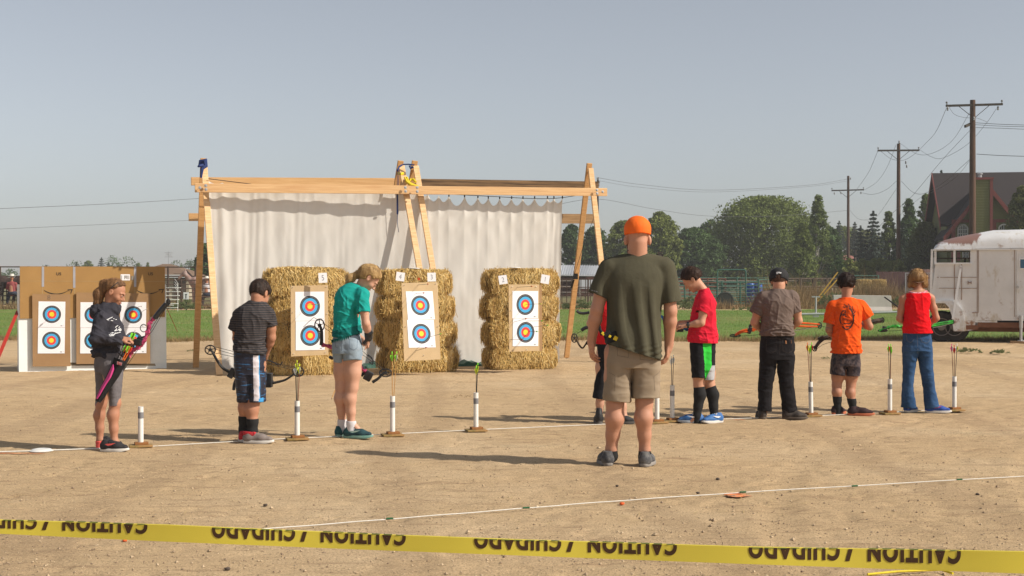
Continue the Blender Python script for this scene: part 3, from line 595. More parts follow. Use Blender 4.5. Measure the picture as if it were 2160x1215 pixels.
# ------------------------------------------------------------------ straw bales
M_strawcore = mat('straw_core', (.42, .28, .095), (.12, .072, .022), scale=5, stretch=(3, 3, .8), rough=1, bump=1, bscale=26, bdist=.04, contrast=1.3, detail=9)
M_straw = mat('straw', (.80, .58, .22), (.50, .32, .09), scale=3.5, rough=.55, transl=.15, contrast=1.3, spec=.4)
M_straw2 = mat('straw_pale', (.86, .69, .34), (.64, .45, .17), scale=3, rough=.5, transl=.15, spec=.4)
def bale_mesh(L, D, H, seed, n=9500):
    g = np.random.default_rng(seed)
    def surf(P):  # P in [-1,1]^3 on the cube -> rounded lumpy bale
        e = 3.8; q = (np.abs(P) ** e).sum(1) ** (1 / e); P = P / q[:, None] * 1.0
        k = P * np.array([L / 2, D / 2, H / 2]) * 1.02
        nn = fbm(k * 4.5 + seed * 7, 3, seed)[:, None]; tw = np.exp(-((np.abs(P[:, 0]) - .38) / .05) ** 2)[:, None]
        return k * (1 + .085 * nn - .03 * tw * (np.abs(P[:, 1:2]) > .2))
    G_ = 22; lin = np.linspace(-1, 1, G_); faces = []; verts = []
    for ax in range(3):
        for s in (-1, 1):
            a, b = np.meshgrid(lin, lin, indexing='ij'); P = np.zeros((G_, G_, 3)); P[..., ax] = s; P[..., (ax + 1) % 3] = a; P[..., (ax + 2) % 3] = b
            base = sum(len(v) for v in verts); verts.append(P.reshape(-1, 3)); I = np.arange(G_ * G_).reshape(G_, G_) + base
            q = np.stack([I[:-1, :-1], I[1:, :-1], I[1:, 1:], I[:-1, 1:]], -1).reshape(-1, 4); faces.append(q if s > 0 else q[:, ::-1])
    V0 = surf(np.concatenate(verts)); Q0 = np.concatenate(faces)
    P = g.uniform(-1, 1, (n, 3)); wts = np.array([D * H, L * H * 1.5, L * D]); ax = g.choice(3, n, p=wts / wts.sum()); P[np.arange(n), ax] = g.choice([-1, 1], n)
    # straws in a hand-width flake share a lean
    C = surf(P) * g.uniform(.985, 1.03, (n, 1)); nrm = P * 0; nrm[np.arange(n), ax] = np.sign(P[np.arange(n), ax])
    fl = np.floor((C[:, 0] + seed) * 9 + .4 * np.sin(C[:, 2] * 9)); lean = (vnoise(np.stack([fl, fl * 0, np.full(n, seed)], 1) * 1.37, 3) - .5) * 1.2
    dirv = np.stack([lean + g.normal(0, .30, n), g.normal(0, .3, n), np.ones(n)], 1)
    hz = g.random(n) < .18; dirv[hz] = g.normal(0, 1, (hz.sum(), 3)); top = ax == 2; dirv[top] = np.stack([g.normal(0, .6, top.sum()), g.normal(0, 1, top.sum()), g.normal(0, .12, top.sum())], 1)
    dirv -= nrm * (dirv * nrm).sum(1)[:, None] * .9; dirv /= np.linalg.norm(dirv, axis=1)[:, None]; dirv += nrm * g.normal(.02, .16, (n, 1))
    Ls = g.gamma(4, .009, n)[:, None]; w_ = np.cross(dirv, nrm + g.normal(0, .5, (n, 3))); w_ /= np.linalg.norm(w_, axis=1)[:, None] + 1e-9; w_ *= g.uniform(.0016, .0050, (n, 1))
    bend = nrm * g.normal(.002, .004, (n, 1)); a = C - dirv * Ls; b = C + dirv * Ls; c = C + bend
    V1 = np.stack([a - w_, a + w_, c + w_, c - w_, b + w_, b - w_], 1).reshape(-1, 3); k = np.arange(n)[:, None] * 6 + len(V0)
    Q1 = np.concatenate([k + np.array([0, 1, 2, 3]), k + np.array([3, 2, 4, 5])]); pale = (g.random(n) < .3) + 1
    return npmesh('straw_bale', np.concatenate([V0, V1]), np.concatenate([Q0, Q1]), np.concatenate([np.zeros(len(Q0), int), pale, pale]), False)
TARGDIR = Vector((.375, -.927, 0)).normalized(); TX = Vector((.927, .375, 0)).normalized()
bale_info = []
def bale(px0, px1, y0, y1, base_py, ang, seed, label, dpt=.46):
    Y = 4060 / (base_py - 590) + .22; s = Y / F; cx = (px0 + px1) / 2; cw = (px1 - px0) * s; Hh = (y1 - y0) * s
    A = R(ang); L = (cw - dpt * abs(math.sin(A)) * .85) / math.cos(A); c = W(cx, (y0 + y1) / 2, Y)
    me = bale_mesh(L, dpt, Hh * .985, seed); o = link('straw_bale', me, [M_strawcore, M_straw, M_straw2], None, c); o.rotation_euler = (0, 0, A)
    tag(o, label, 'straw bale', 'straw bales stacked in three target butts'); 
    for k in (-.19, .19):
        q = MB(); x = k * L * 2; r = .03; pts = [(x, sy * (dpt / 2 + .012) , sz * (Hh / 2 + .004)) for sy, sz in ((-1, -.8), (-1, .8), (-.8, 1), (.8, 1), (1, .8), (1, -.8), (.8, -1), (-.8, -1))]
        q.tube(pts, .0022, 5, closed=True); q.build('twine', mat('orange_twine', (.45, .18, .05), (.3, .2, .08)), o)
    return o
st = ['left', 'middle', 'right']; rows = ['top', 'second', 'third', 'bottom']
data = [
 (792, [(551, 737, 565, 628), (560, 725, 626, 683), (560, 720, 681, 742), (561, 712, 739, 792)]),
 (786, [(787, 957, 569, 625), (790, 961, 621, 677), (787, 964, 674, 735), (794, 967, 731, 786)]),
 (779, [(1014, 1181, 567, 624), (1009, 1180, 619, 676), (1013, 1184, 673, 732), (1016, 1177, 728, 779)])]
extra = ['carrying one number card', 'carrying two number cards', 'carrying two number cards']
for k, (bp, rw) in enumerate(data):
    for j, (a, b, y0, y1) in enumerate(rw):
        lab = f'golden straw bale, {rows[j]} of the {st[k]} stack' + (', ' + extra[k] if j == 0 else (', lying on the dirt' if j == 3 else ', part covered by its target board'))
        bale(a, b, y0, y1, bp, [17, 16, 16][k] + [2, -2, 1, 0][j], 11 + k * 4 + j, lab)

# ------------------------------------------------------------------ targets
TC = [mat('face_white', (.78, .77, .79), (.76, .75, .78), scale=3, rough=.6), mat('face_black', (.03, .032, .035), (.035, .035, .04), rough=.6), mat('face_blue', (.06, .37, .66), (.055, .34, .62), rough=.6), mat('face_red', (.70, .055, .045), (.66, .05, .04), rough=.6), mat('face_gold', (.85, .62, .03), (.8, .58, .03), rough=.6), mat('face_grey', (.30, .30, .31), rough=.6), mat('face_line', (.55, .55, .57), rough=.6)]
def frame_from(o_, ux, uz): n_ = ux.cross(uz).normalized(); return n_
def target_face(parent, c, ux, uz, nrm, wd, ht, name='target_face', off=.004):
    """one printed face: rings as butting annuli on a sheet"""
    mb = MB(); n = 56; r = wd * .345
    c = c + nrm * off
    P = lambda x, y: c + ux * x + uz * y
    rings = [(0, .24, 4), (.24, .255, 1), (.255, .47, 3), (.47, .483, 4), (.483, .72, 2), (.72, .86, 1), (.86, .885, 5), (.885, 1.0, 1)]
    rings = [(0, .26, 4), (.26, .265, 1), (.265, .50, 3), (.50, .76, 2), (.76, .875, 1), (.875, .895, 5), (.895, 1.0, 1), (1.0, 1.16, 0), (1.16, 1.17, 6), (1.17, 1.3, 0), (1.3, 1.31, 6)]
    for a, b, m in rings:
        for i in range(n):
            t0, t1 = 2 * math.pi * i / n, 2 * math.pi * (i + 1) / n
            if a == 0: mb.add([P(0, 0), P(b * r * math.cos(t0), b * r * math.sin(t0)), P(b * r * math.cos(t1), b * r * math.sin(t1))], [(0, 1, 2)], m)
            else: mb.add([P(a * r * math.cos(t0), a * r * math.sin(t0)), P(b * r * math.cos(t0), b * r * math.sin(t0)), P(b * r * math.cos(t1), b * r * math.sin(t1)), P(a * r * math.cos(t1), a * r * math.sin(t1))], [(0, 1, 2, 3)], m)
    R0 = 1.31 * r; hw, hh = wd / 2, ht / 2
    for i in range(n):
        t0, t1 = 2 * math.pi * i / n, 2 * math.pi * (i + 1) / n
        def out(t):
            cx, sy = math.cos(t), math.sin(t); k = min(hw / max(abs(cx), 1e-6), hh / max(abs(sy), 1e-6)); return cx * k, sy * k
        o0, o1 = out(t0), out(t1); pts = [P(R0 * math.cos(t0), R0 * math.sin(t0)), P(*o0)]
        for cx, cy in ((hw, hh), (-hw, hh), (-hw, -hh), (hw, -hh)):
            tc = math.atan2(cy, cx) % (2 * math.pi)
            if t0 + 1e-6 < tc < t1 - 1e-6: pts.append(P(cx, cy))
        pts += [P(*o1), P(R0 * math.cos(t1), R0 * math.sin(t1))]; mb.add(pts, [tuple(range(len(pts)))], 0)
    def quad(x, y, a, b, m):
        cc = nrm * .0012; mb.add([P(x, y) + cc, P(x + a, y) + cc, P(x + a, y + b) + cc, P(x, y + b) + cc], [(0, 1, 2, 3)], m)
    quad(hw * .66, -hh * .92, hw * .14, hh * .07, 5); quad(hw * .88, -hh * .88, hw * .05, hh * .05, 6)
    quad(-hw * .01, -hh * .96, hw * .01, 2 * hh * .03, 6)
    o = mb.build(name, TC, parent); return o
class Board:
    def __init__(s, name, label, cat, c4, Y0, Y1, tilt, mat_, th=.006, origin=None):
        """c4: pixel corners TL TR BR BL; Y0/Y1 depth of the left/right edge; tilt = extra depth of the top"""
        s.c4 = c4; tl, tr, br, bl = [W(x, y, Yy) for (x, y), Yy in zip(c4, (Y0 + tilt, Y1 + tilt, Y1, Y0))]
        s.tl, s.tr, s.br, s.bl = tl, tr, br, bl; s.n = (tr - tl).cross(bl - tl).normalized()
        if s.n.y > 0: s.n = -s.n
        br = tr + bl - tl; s.br = br
        s.root = empty(name, (bl + br) / 2, label, cat); q = MB(); q.prism([tl, tr, br, bl], -s.n * th); s.o = q.build('panel', mat_, s.root); s.o.location = -s.root.location
    def at(s, px, py, off=0.0):
        xc = (px - 1080) / F; zc = -(py - 607.5) / F; d = Vector((xc, CT + zc * ST, -ST + zc * CT)); o_ = Vector((0, 0, CAMH)); t = (s.tl - o_).dot(s.n) / d.dot(s.n); return o_ + d * t + s.n * off
    def face(s, q4, **k):
        tl, tr, br, bl = [s.at(*p) for p in q4]; ux = ((tr - tl) + (br - bl)).normalized(); uz = s.n.cross(ux).normalized()
        if uz.z < 0: uz = -uz
        wd = ((tr - tl).length + (br - bl).length) / 2; ht = ((tl - bl).length + (tr - br).length) / 2
        o = target_face(s.root, (tl + tr + br + bl) / 4, ux, uz, s.n, wd, ht, **k); o.location = -s.root.location; return o
    def deco(s, name, polys, m, off=.003, parent=None):
        q = MB()
        for pl in polys: q.add([s.at(x, y, off) for x, y in pl], [tuple(range(len(pl)))])
        o = q.build(name, m, parent or s.root); o.location = -s.root.location; return o
def arrow_obj(label, group, nock, tip, fc, nc, shaft_m, r=.0032, scale=1.0):
    d = (Vector(tip) - Vector(nock)).normalized(); L = (Vector(tip) - Vector(nock)).length; root = empty('arrow', nock, label, 'arrow', group)
    q = MB(); q.tube([Vector((0, 0, 0)) + d * .01, d * L], r, 6); q.build('shaft', shaft_m, root)
    q = MB(); q.tube([Vector((0, 0, 0)), d * .022], r * 1.35, 6); q.build('nock', nc, root)
    u = d.orthogonal().normalized(); q = []
    for i in range(3):
        v = Matrix.Rotation(i * 2 * math.pi / 3 + .6, 3, d) @ u; h = .013 * scale
        f_ = MB(); f_.prism([d * .028 + v * r, d * .034 + v * (r + h), d * .055 + v * (r + h * .95), d * (.028 + .062 * scale) + v * r], d.cross(v) * .0014); f_.build('vane', fc[min(i, len(fc) - 1)], root)
    return root
C_ = {}
def plain(n, c, r=.5):
    return mat('vane_' + n, c, c, rough=r)
VG, VO, VR, VY, VW, VP = plain('green', (.25, .85, .05)), plain('orange', (.85, .2, .04)), plain('red', (.7, .03, .04)), plain('yellow', (.75, .85, .05)), plain('white', (.75, .78, .75)), plain('pink', (.8, .12, .3))
SH_B = mat('carbon_shaft', (.02, .018, .018), (.03, .03, .03), rough=.4); SH_T = mat('wood_shaft', (.5, .26, .07), (.42, .2, .05), rough=.5); SH_O = mat('orange_shaft', (.8, .2, .03), (.75, .18, .03), rough=.35)
def stuck(board, hit, col, sh, label, L=.52, dz=0.0, depth=.0):
    h_ = board.at(*hit); d = (Vector((.375, -.927, .03 + dz))).normalized(); arrow_obj(label, 'arrows stuck in the target boards', h_ + d * L, h_ - d * .02, [col], col, sh, r=.003, scale=.8)

B1 = Board('target_board', 'cardboard target board on the left bale stack with two round target faces', 'target board', [(613, 603), (692, 601), (692, 751), (614, 752)], 19.70, 19.95, .0, M_cardlt)
B1.face([(622.5, 615.5), (684, 615), (684.5, 676), (623, 677)]); B1.face([(623, 677.6), (684.5, 676.6), (685, 738), (624, 739)], off=.0055)
B2 = Board('target_board', 'leaning cardboard target board on the middle bale stack with two round target faces', 'target board', [(847, 597), (923, 595), (928.5, 760), (852.5, 762)], 19.98, 20.25, .22, M_cardlt)
B2.face([(857, 615), (914, 614), (915.5, 674), (859, 674.5)]); B2.face([(859.2, 675), (915.5, 674.6), (918, 733), (861, 733.5)], off=.0055)
B3 = Board('target_board', 'cardboard target board on the right bale stack holding the most arrows', 'target board', [(1073, 600), (1137, 600), (1138, 742), (1074, 742)], 20.5, 20.78, .0, M_cardlt)
B3b = Board('cardboard_sheet', 'cardboard sheets behind the right target board, their right edges showing', 'cardboard', [(1078, 600), (1143, 601.5), (1144, 741), (1079, 741)], 20.54, 20.85, .0, M_card, th=.03)
B3.face([(1080, 613.5), (1134.5, 614), (1135, 671), (1081, 671.5)]); B3.face([(1081, 672), (1135, 671.6), (1135.5, 730), (1081.5, 730)], off=.0055)
for B, spots in ((B1, [(617, 607), (688, 606), (617, 660), (689, 663), (619, 747), (686, 744)]), (B2, [(852, 603), (918, 600), (855, 690), (923, 690), (893, 751)]), (B3, [(1079, 606), (1130, 606), (1077, 656), (1110, 738)])):
    for x, y in spots:
        q = MB(); c = B.at(x, y); q.tube([c + B.n * .001, c + B.n * .02 + Vector((0, 0, .012))], .004, 6); o = q.build('nail', M_steel, B.root); o.location = -B.root.location
b2 = 'in the middle stack board'; b3 = 'in the right stack board'
stuck(B1, (651, 643), VY, SH_B, 'arrow in the gold of the upper face on the left bale stack', .5)
stuck(B2, (882, 601), VO, SH_B, f'orange vaned arrow high on the bare cardboard {b2}', .5)
stuck(B2, (877, 619), VR, SH_B, f'red vaned arrow at the top of the upper face {b2}', .42, .0)
stuck(B2, (902, 712), VG, SH_B, f'green vaned arrow right of the lower gold {b2}', .62, .1)
stuck(B2, (878, 740), VR, SH_B, f'red vaned arrow under the lower face {b2}', .5, .12)
stuck(B3, (1091, 606), VO, SH_B, f'orange vaned arrow in bare cardboard at the top {b3}', .6)
stuck(B3, (1109, 642), VY, SH_B, f'yellow vaned arrow in the upper gold {b3}', .6)
stuck(B3, (1085, 679), VO, SH_B, f'orange vaned arrow between the two faces {b3}', .5, .1)
stuck(B3, (1112, 677), VG, SH_B, f'green vaned arrow just above the lower rings {b3}', .6)
stuck(B3, (1123, 690), VG, SH_B, f'green vaned arrow at the right of the lower rings {b3}', .62, .05)
stuck(B3, (1116, 699), VG, SH_B, f'short green vaned arrow in the lower red ring {b3}', .35)
stuck(B3, (1076, 716), VR, SH_B, f'red vaned arrow at the left edge low {b3}', .5)
def card(label, px, py, rot, num, Y):
    s = Y / F; c = W(px, py, Y); n_ = Vector((.2, -.98, .1)).normalized(); ux = Vector((.98, .2, 0)).normalized(); uz = ux.cross(n_); uz = -uz if uz.z < 0 else uz
    a = R(rot); u1 = ux * math.cos(a) + uz * math.sin(a); v1 = -ux * math.sin(a) + uz * math.cos(a); hw, hh = 9 * s, 10.5 * s if num == '5' else 9.3 * s
    root = empty('number_card', c, label, 'card', 'number cards pinned to the top bales'); q = MB(); q.prism([u1 * x * hw + v1 * y * hh for x, y in ((-1, -1), (1, -1), (1, 1), (-1, 1))], -n_ * .003); q.build('card', M_paper, root)
    V, Fc = text_mesh(num, 1.0, -.015); x0 = min(v[0] for v in V); x1 = max(v[0] for v in V); y1 = max(v[1] for v in V)
    q = MB(); q.add([u1 * ((v[0] - (x0 + x1) / 2) * hh * 1.25) + v1 * ((v[1] - y1 / 2) * hh * 1.6) + n_ * .002 for v in V], Fc); q.build('numeral', mat('pencil', (.10, .10, .11), rough=.8), root)
card('white card numbered 5 on the left bale stack', 681, 586, 3, '5', 19.72)
card('white card numbered 4 on the middle bale stack, the left one', 844.5, 583.5, -8, '4', 20.28)
card('white card numbered 3 on the middle bale stack, the right one', 910.5, 584.5, 2, '3', 20.45)
card('white card numbered 2 on the right bale stack, the left one', 1061, 590, 8, '2', 21.05)
card('white card numbered 1 on the right bale stack, the right one', 1150, 589, -10, '1', 21.2)
q = MB(); q.box(W(883.5, 588.5, 20.3), (.035, .008, .035)); tag(q.build('marker_patch', mat('orange_patch', (.7, .1, .03), rough=.8)), 'small orange marker square on the middle top bale', 'marker')
for k, (px, py, Y) in enumerate(((651, 563.5, 20.3), (874, 566.5, 20.9), (1087, 565, 21.5))):
    q = MB(); q.lathe(W(px, py, Y), [(.085, 0), (.085, .006), (.05, .012)], 20); q.tube([W(px, py, Y), W(px - .5, py - 10, Y)], .004, 6)
    q.box(W(px - .5, py - 10, Y), (.04, .004, .006)); tag(q.build('pin_plate', M_whitemark), f'white round pin plate lying on top of the {st[k]} bale stack', 'pin plate')

# ------------------------------------------------------------------ the foam and cardboard butt on the left
def LB(name, label, cat, c4, off, m, th): 
    Yf = lambda px: 20.9 if px < 39 else foam.at(px, 700).y
    return Board(name, label, cat, c4, 20.9 - off, 21.75, 0, m, th) if name == 'foam_butt' else Board(name, label, cat, c4, Yf(c4[0][0]) - off, Yf(c4[1][0]) - off, 0, m, th)
foam = LB('foam_butt', 'thick pale foam block butt standing on the dirt at left', 'foam block', [(38.5, 600), (350, 600), (350.5, 775), (40, 785)], 0, mat('pale_foam', (.80, .84, .84), (.74, .77, .75), scale=5, rough=.8, bump=.2, bscale=30, c3=(.58, .54, .46), s3=3, t3=.68), .35)
foam.deco('chip', [[(60 + 280 * rnd.random() + a * rnd.uniform(.5, 2), 765 + 6 * rnd.random() + b * rnd.uniform(.5, 1.2)) for a, b in ((-1, -1), (1, -1), (1, 1), (-1, 1))] for i in range(16)], mat('foam_chip', (.35, .3, .22), rough=1), .002)
box = LB('cardboard_box', 'brown shipping box cardboard fixed over the foam block, printed with curved arrows', 'cardboard', [(42, 562), (348, 562.5), (345.5, 669), (42, 672)], .02, M_cardbox, .03)
for x0, x1, y1 in ((88, 93, 605), (154, 159, 607), (282.5, 287.5, 605)):
    box.deco('tape_strip', [[(x0, 562.5), (x1, 562.5), (x1, y1), (x0, y1)]], mat('grey_tape', (.36, .36, .39), (.30, .30, .33), scale=8, rough=.4), .003)
box.deco('crease', [[(42, 592.5), (348, 593.3), (348, 593.9), (42, 593.1)], [(89, 605), (90, 605), (90, 640), (89, 640)], [(157, 607), (158, 607), (158, 670), (157, 670)], [(284, 605), (285, 605), (285, 669), (284, 669)]], mat('crease', (.42, .30, .15), rough=.9), .002)
box.deco('shipping_label', [[(254.5, 578.5), (274, 578.5), (274, 591.5), (254.5, 591.5)]], M_paper, .004)
box.deco('label_print', [[(256 + a, 581), (257.2 + a, 581), (257.2 + a, 589 - (a % 3)), (256 + a, 589 - (a % 3))] for a in (0, 6, 8, 10, 12, 15)] + [[(277, 582), (281.5, 582), (281.5, 591), (277, 591)]], mat('grey_print', (.25, .22, .18), rough=.9), .006)
for x in (119, 312.5):
    text_on('lettering', 'U5', lambda u, v, x=x: box.at(x + 10 * u, 580.7 - 6.2 * v, .004), M_blackmat, box.o, bold=.01)
def smile(x0, x1, y0):
    L = x1 - x0; n = 24; up = []; lo = []
    for i in range(n + 1):
        t = i / n; x = x0 + L * .84 * t; yc = y0 + 8.2 * (1 - (2 * (t * .93 + .03) - 1.02) ** 2); th = .35 + 1.25 * math.sin(math.pi * min(1, t * .9 + .1)) ** .8
        up.append((x, yc - th * .3)); lo.append((x, yc + th))
    polys = [[up[i], up[i + 1], lo[i + 1], lo[i]] for i in range(n)]
    xe, ye = x1, y0 - 1.5; polys += [[(xe - 11, ye + .6), (xe, ye), (xe, ye + 1.6), (xe - 10.4, ye + 2.4)], [(xe - 1.8, ye), (xe, ye), (xe - 3.6, ye + 9.4), (xe - 5, ye + 8.4)], [(x0 + L * .84 - 1, lo[-1][1]), (x0 + L * .84 - 1, up[-1][1] - .2), (xe - 6.5, ye + 4.6), (xe - 4.5, ye + 5.6)]]
    box.deco('curved_arrow', polys, M_blackmat, .004)
smile(93, 153.5, 611.5); smile(288, 345.5, 611)
bl = LB('target_board', 'brown cardboard target board at the far left with two round target faces', 'target board', [(68, 620), (148, 621), (147, 772), (69, 773)], .06, M_card, .02)
bl.face([(81.5, 635.5), (138, 636.5), (137, 690), (80.3, 690)]); bl.face([(80.2, 690.6), (137, 690.6), (136.3, 745.5), (79.5, 745.5)], off=.0055)
br_ = LB('target_board', 'wide brown cardboard target board behind the girl in the grey hoodie, with four faces', 'target board', [(161, 617), (317, 619), (319.5, 765), (161, 768)], .06, M_card, .02)
br_.face([(169.5, 637.5), (224, 637.5), (223.5, 691), (169.5, 691)]); br_.face([(169.5, 691.6), (223.5, 691.6), (223, 745.5), (169, 745.5)], off=.0055)
br_.face([(253.5, 637), (308, 637.5), (308.5, 690.5), (253.5, 691)]); br_.face([(253.5, 691.6), (308.5, 691.2), (309.5, 745), (253.8, 745)], off=.0055)
text_on('numeral', '8', lambda u, v: bl.at(100 + 6 * u, 632 - 9 * v, .004), mat('pencil', (.10, .10, .11)), bl.root, bold=-.03).location = -bl.root.location
text_on('numeral', '6', lambda u, v: br_.at(275 + 6 * u, 633 - 9 * v, .004), mat('pencil', (.10, .10, .11)), br_.root, bold=-.03).location = -br_.root.location
for o in [ch for ch in box.o.children]: pass
stuck(br_, (292, 647), VW, SH_B, 'thin arrow at the top right face of the wide left board', .45)
stuck(br_, (303, 655), VW, SH_B, 'thin arrow right of the rings on the wide left board', .4, .05)
stuck(bl, (118, 658), SH_B, SH_B, 'thin dark arrow in the upper face of the far left board', .25, .1)
q = MB(); q.bar(W(38, 655, 21.2), W(0, 745, 18.8), .004, .05); q.bar(W(0, 745, 18.8), W(-20, 790, 17.5), .004, .05)
tag(q.build('strap', M_redstrap), 'red guy strap running down from the foam butt at far left', 'strap')
q = MB(); q.bar(W(352, 650, 22.4), W(374, 700, 23.4), .003, .008)
tag(q.build('strap', M_redstrap), 'thin red guy line behind the right edge of the foam butt', 'strap')

# ------------------------------------------------------------------ arrow tubes on the shooting line
def arrow_tube(px, by, top, label, arrows, who, pitch=0, rot=.3, tiltx=0):
    b = G(px, by); s = b.y / F; H = (by - top) * s - .03; root = empty('arrow_tube', b, label, 'arrow tube', 'arrow tubes along the shooting line'); root.rotation_euler = (0, tiltx, 0)
    q = MB(); q.box((0, 0, .011), (.19, .13, .018), Matrix.Rotation(rot, 3, 'Z')); q.build('base_board', mat('base_board', hexc('#a98154'), hexc('#6f6a3e'), scale=14, rough=.9), root, bevel=.003)
    q = MB(); q.box((0.005, 0, .0315), (.11, .075, .022), Matrix.Rotation(rot + .05, 3, 'Z')); q.build('block', mat('tube_block', hexc('#9b6a3c'), hexc('#7b5230'), scale=20, rough=.85), root, bevel=.003)
    q = MB(); r = .0225; q.lathe((0, 0, .042), [(r, 0), (r, H - .042), (r - .004, H - .042), (r - .004, .06), (0.001, .06)], 24); q.build('pipe', M_white, root, smooth=True)
    q = MB(); q.lathe((0, 0, H - .13 * (H / .45) ), [(r + .0002, 0), (r + .0012, 0), (r + .0012, .052), (r + .0002, .052)], 24); q.build('tape_band', mat('duct_tape', (.22, .22, .23), (.17, .17, .18), scale=30, rough=.5), root, smooth=True)
    for i, (dx, ntop, cols, nk, sh) in enumerate(arrows):
        L = (top - ntop) * s; a = Vector((dx * s * .55 * 0 + dx * s, rnd.uniform(-.012, .012), H + L)); bt = Vector((-dx * s * .1, rnd.uniform(-.01, .01), .12))
        o = arrow_obj(f'{nk} arrow standing in the white tube {who}', f'arrows in the tube {who}', b + Matrix.Rotation(tiltx, 3, 'Y') @ a, b + Matrix.Rotation(tiltx, 3, 'Y') @ bt, cols, cols[0], sh)
SH_R = mat('red_brown_shaft', (.2, .05, .02), (.1, .03, .02), rough=.4)
arrow_tube(297, 943, 850, 'empty white arrow tube beside the girl in the hoodie', [], '')
arrow_tube(627, 928, 838, 'white arrow tube right of the striped shirt boy, holding yellow and white arrows', [(0, 752, [VY, VW, VY], 'yellow tipped', SH_B), (-4, 762, [VW, VY, VW], 'white vaned', SH_B), (5, 760, [VY, VY, VW], 'pale yellow vaned', SH_R)], 'beside the striped shirt')
arrow_tube(828, 920, 828, 'tall white arrow tube right of the teal shirt, holding tan arrows with green vanes', [(-1, 734, [VG], 'left green vaned tan', SH_T), (9, 734, [VG, VW], 'right pale green vaned tan', SH_T)], 'right of the teal shirt')
arrow_tube(1004, 910, 821, 'white arrow tube standing alone in front of the bales', [(4, 758, [VG, VY], 'green vaned black', SH_B), (1, 763, [VY, VG, VY], 'yellow vaned black', SH_B)], 'that stands alone')
arrow_tube(1386, 893, 808, 'white arrow tube just right of the man in shorts, nearest him', [(0, 740, [VG], 'green vaned', SH_B)], 'nearest the man')
arrow_tube(1418, 890, 806, 'white arrow tube between the man and the boy in the red shirt', [(-2, 745, [VW], 'left pale vaned', SH_B), (3, 742, [VW], 'right pale vaned', SH_B)], 'beside the red shirt boy')
arrow_tube(1711, 879, 799, 'white arrow tube between the grey shirt and the orange shirt', [(-5, 716, [VO, VY], 'orange vaned', SH_R), (0, 722, [VY, VG], 'yellow vaned', SH_B), (4, 716, [VG, VR], 'green and red vaned', SH_B)], 'between grey and orange shirts', tiltx=-.02)
arrow_tube(1877, 874, 793, 'white arrow tube between the orange shirt and the red tank top', [(-3, 719, [VG, VR], 'left green vaned', SH_B), (2, 719, [VG], 'green vaned black', SH_B), (3, 724, [VY, VG], 'yellow vaned', SH_R)], 'left of the red tank top')
arrow_tube(2013, 867, 788, 'white arrow tube at the right end of the shooting line', [(-6, 719, [VP, VW], 'pink vaned', SH_R), (0, 722, [VR], 'red vaned', SH_R), (5, 719, [VW, VY], 'white and yellow vaned', SH_B)], 'at the right end')
# ------------------------------------------------------------------ fences and yard things
M_rust = mat('rusty_pipe', (.075, .045, .032), (.045, .03, .022), scale=4, rough=.9)
M_gpipe = mat('green_pipe', (.045, .13, .095), (.035, .09, .07), scale=3, rough=.7)
M_dkpipe = mat('dark_pipe', (.035, .03, .028), (.05, .04, .035), rough=.9)
def X_at(px, Y): return (px - 1080) / F * Y
def Z_at(py, Y): return W(1080, py, Y).z
def pipe_fence(name, label, px0, px1, Y0, Y1, zt, nrail, npanel, m, r=.03, zb=.3, posts=True, stays=0, extra=None, cat='fence'):
    a = Vector((X_at(px0, Y0), Y0, 0)); b = Vector((X_at(px1, Y1), Y1, 0)); root = empty(name, a, label, cat); d = (b - a)
    for i in range(npanel + 1):
        q = MB(); p = d * (i / npanel); q.tube([p, p + Vector((0, 0, zt + .04))], r * 1.5, 6); q.build('post', m, root)
    q = MB()
    for i in range(nrail):
        z = zb + (zt - zb) * i / (nrail - 1); q.tube([Vector((0, 0, z)), d + Vector((0, 0, z))], r, 6)
    for k in range(npanel * stays):
        p = d * ((k + .5) / (npanel * stays)); q.tube([p + Vector((0, 0, zb)), p + Vector((0, 0, zt))], r * .8, 5)
    q.build('rails', m, root); return root
pipe_fence('pipe_corral', 'dark brown pipe corral fence behind the left side of the foam butt', -60, 38, 66, 67, 1.25, 6, 3, M_dkpipe, .03, .2, stays=2)
pipe_fence('pipe_corral', 'tall dark pipe corral with riders behind, seen between butt and curtain', 345, 560, 64, 67, 1.38, 7, 6, M_rust, .028, .2, stays=2)
pipe_fence('pipe_corral', 'tall pipe top rail fence behind the foam butt', -60, 470, 80, 82, 2.15, 2, 9, M_rust, .04, 1.6)
pipe_fence('pipe_corral', 'brown pipe corral with upright stays right of the curtain', 1150, 1300, 70, 71, 1.42, 4, 5, M_rust, .028, .2, stays=3)
pipe_fence('pipe_corral', 'reddish pipe corral behind the boy in the red shirt', 1300, 1530, 71, 73, 1.45, 7, 6, mat('red_pipe', (.16, .065, .04), (.09, .04, .03), scale=2, rough=.9), .03, .2)
pipe_fence('livestock_panel', 'green livestock panels left of the blue barrel', 1405, 1600, 68, 69, 1.30, 7, 5, M_gpipe, .028, .18, stays=0, cat='livestock panel')
pipe_fence('livestock_panel', 'green livestock panels standing further back', 1380, 1640, 78, 80, 1.5, 6, 6, M_gpipe, .03, .25, cat='livestock panel')
pipe_fence('livestock_panel', 'green livestock panels angling back right of the blue barrel', 1600, 1650, 69, 76, 1.4, 7, 3, M_gpipe, .03, .18, cat='livestock panel')
pipe_fence('rail_fence', 'dark wooden rail fence behind the grey shirted boy', 1630, 1800, 80, 82, 1.45, 3, 6, mat('dark_rail', (.06, .045, .035), (.09, .07, .055), rough=.95), .07, .5)
pipe_fence('gate', 'long green pipe gate behind the orange shirted boy', 1795, 1852, 86, 86, 1.65, 5, 1, M_gpipe, .04, .8, cat='gate')
pipe_fence('rail_fence', 'far pale rail fence behind the corrals', 1180, 1760, 108, 110, 1.3, 3, 14, mat('pale_rail', (.20, .17, .14), (.14, .12, .1), rough=.95), .06, .4)
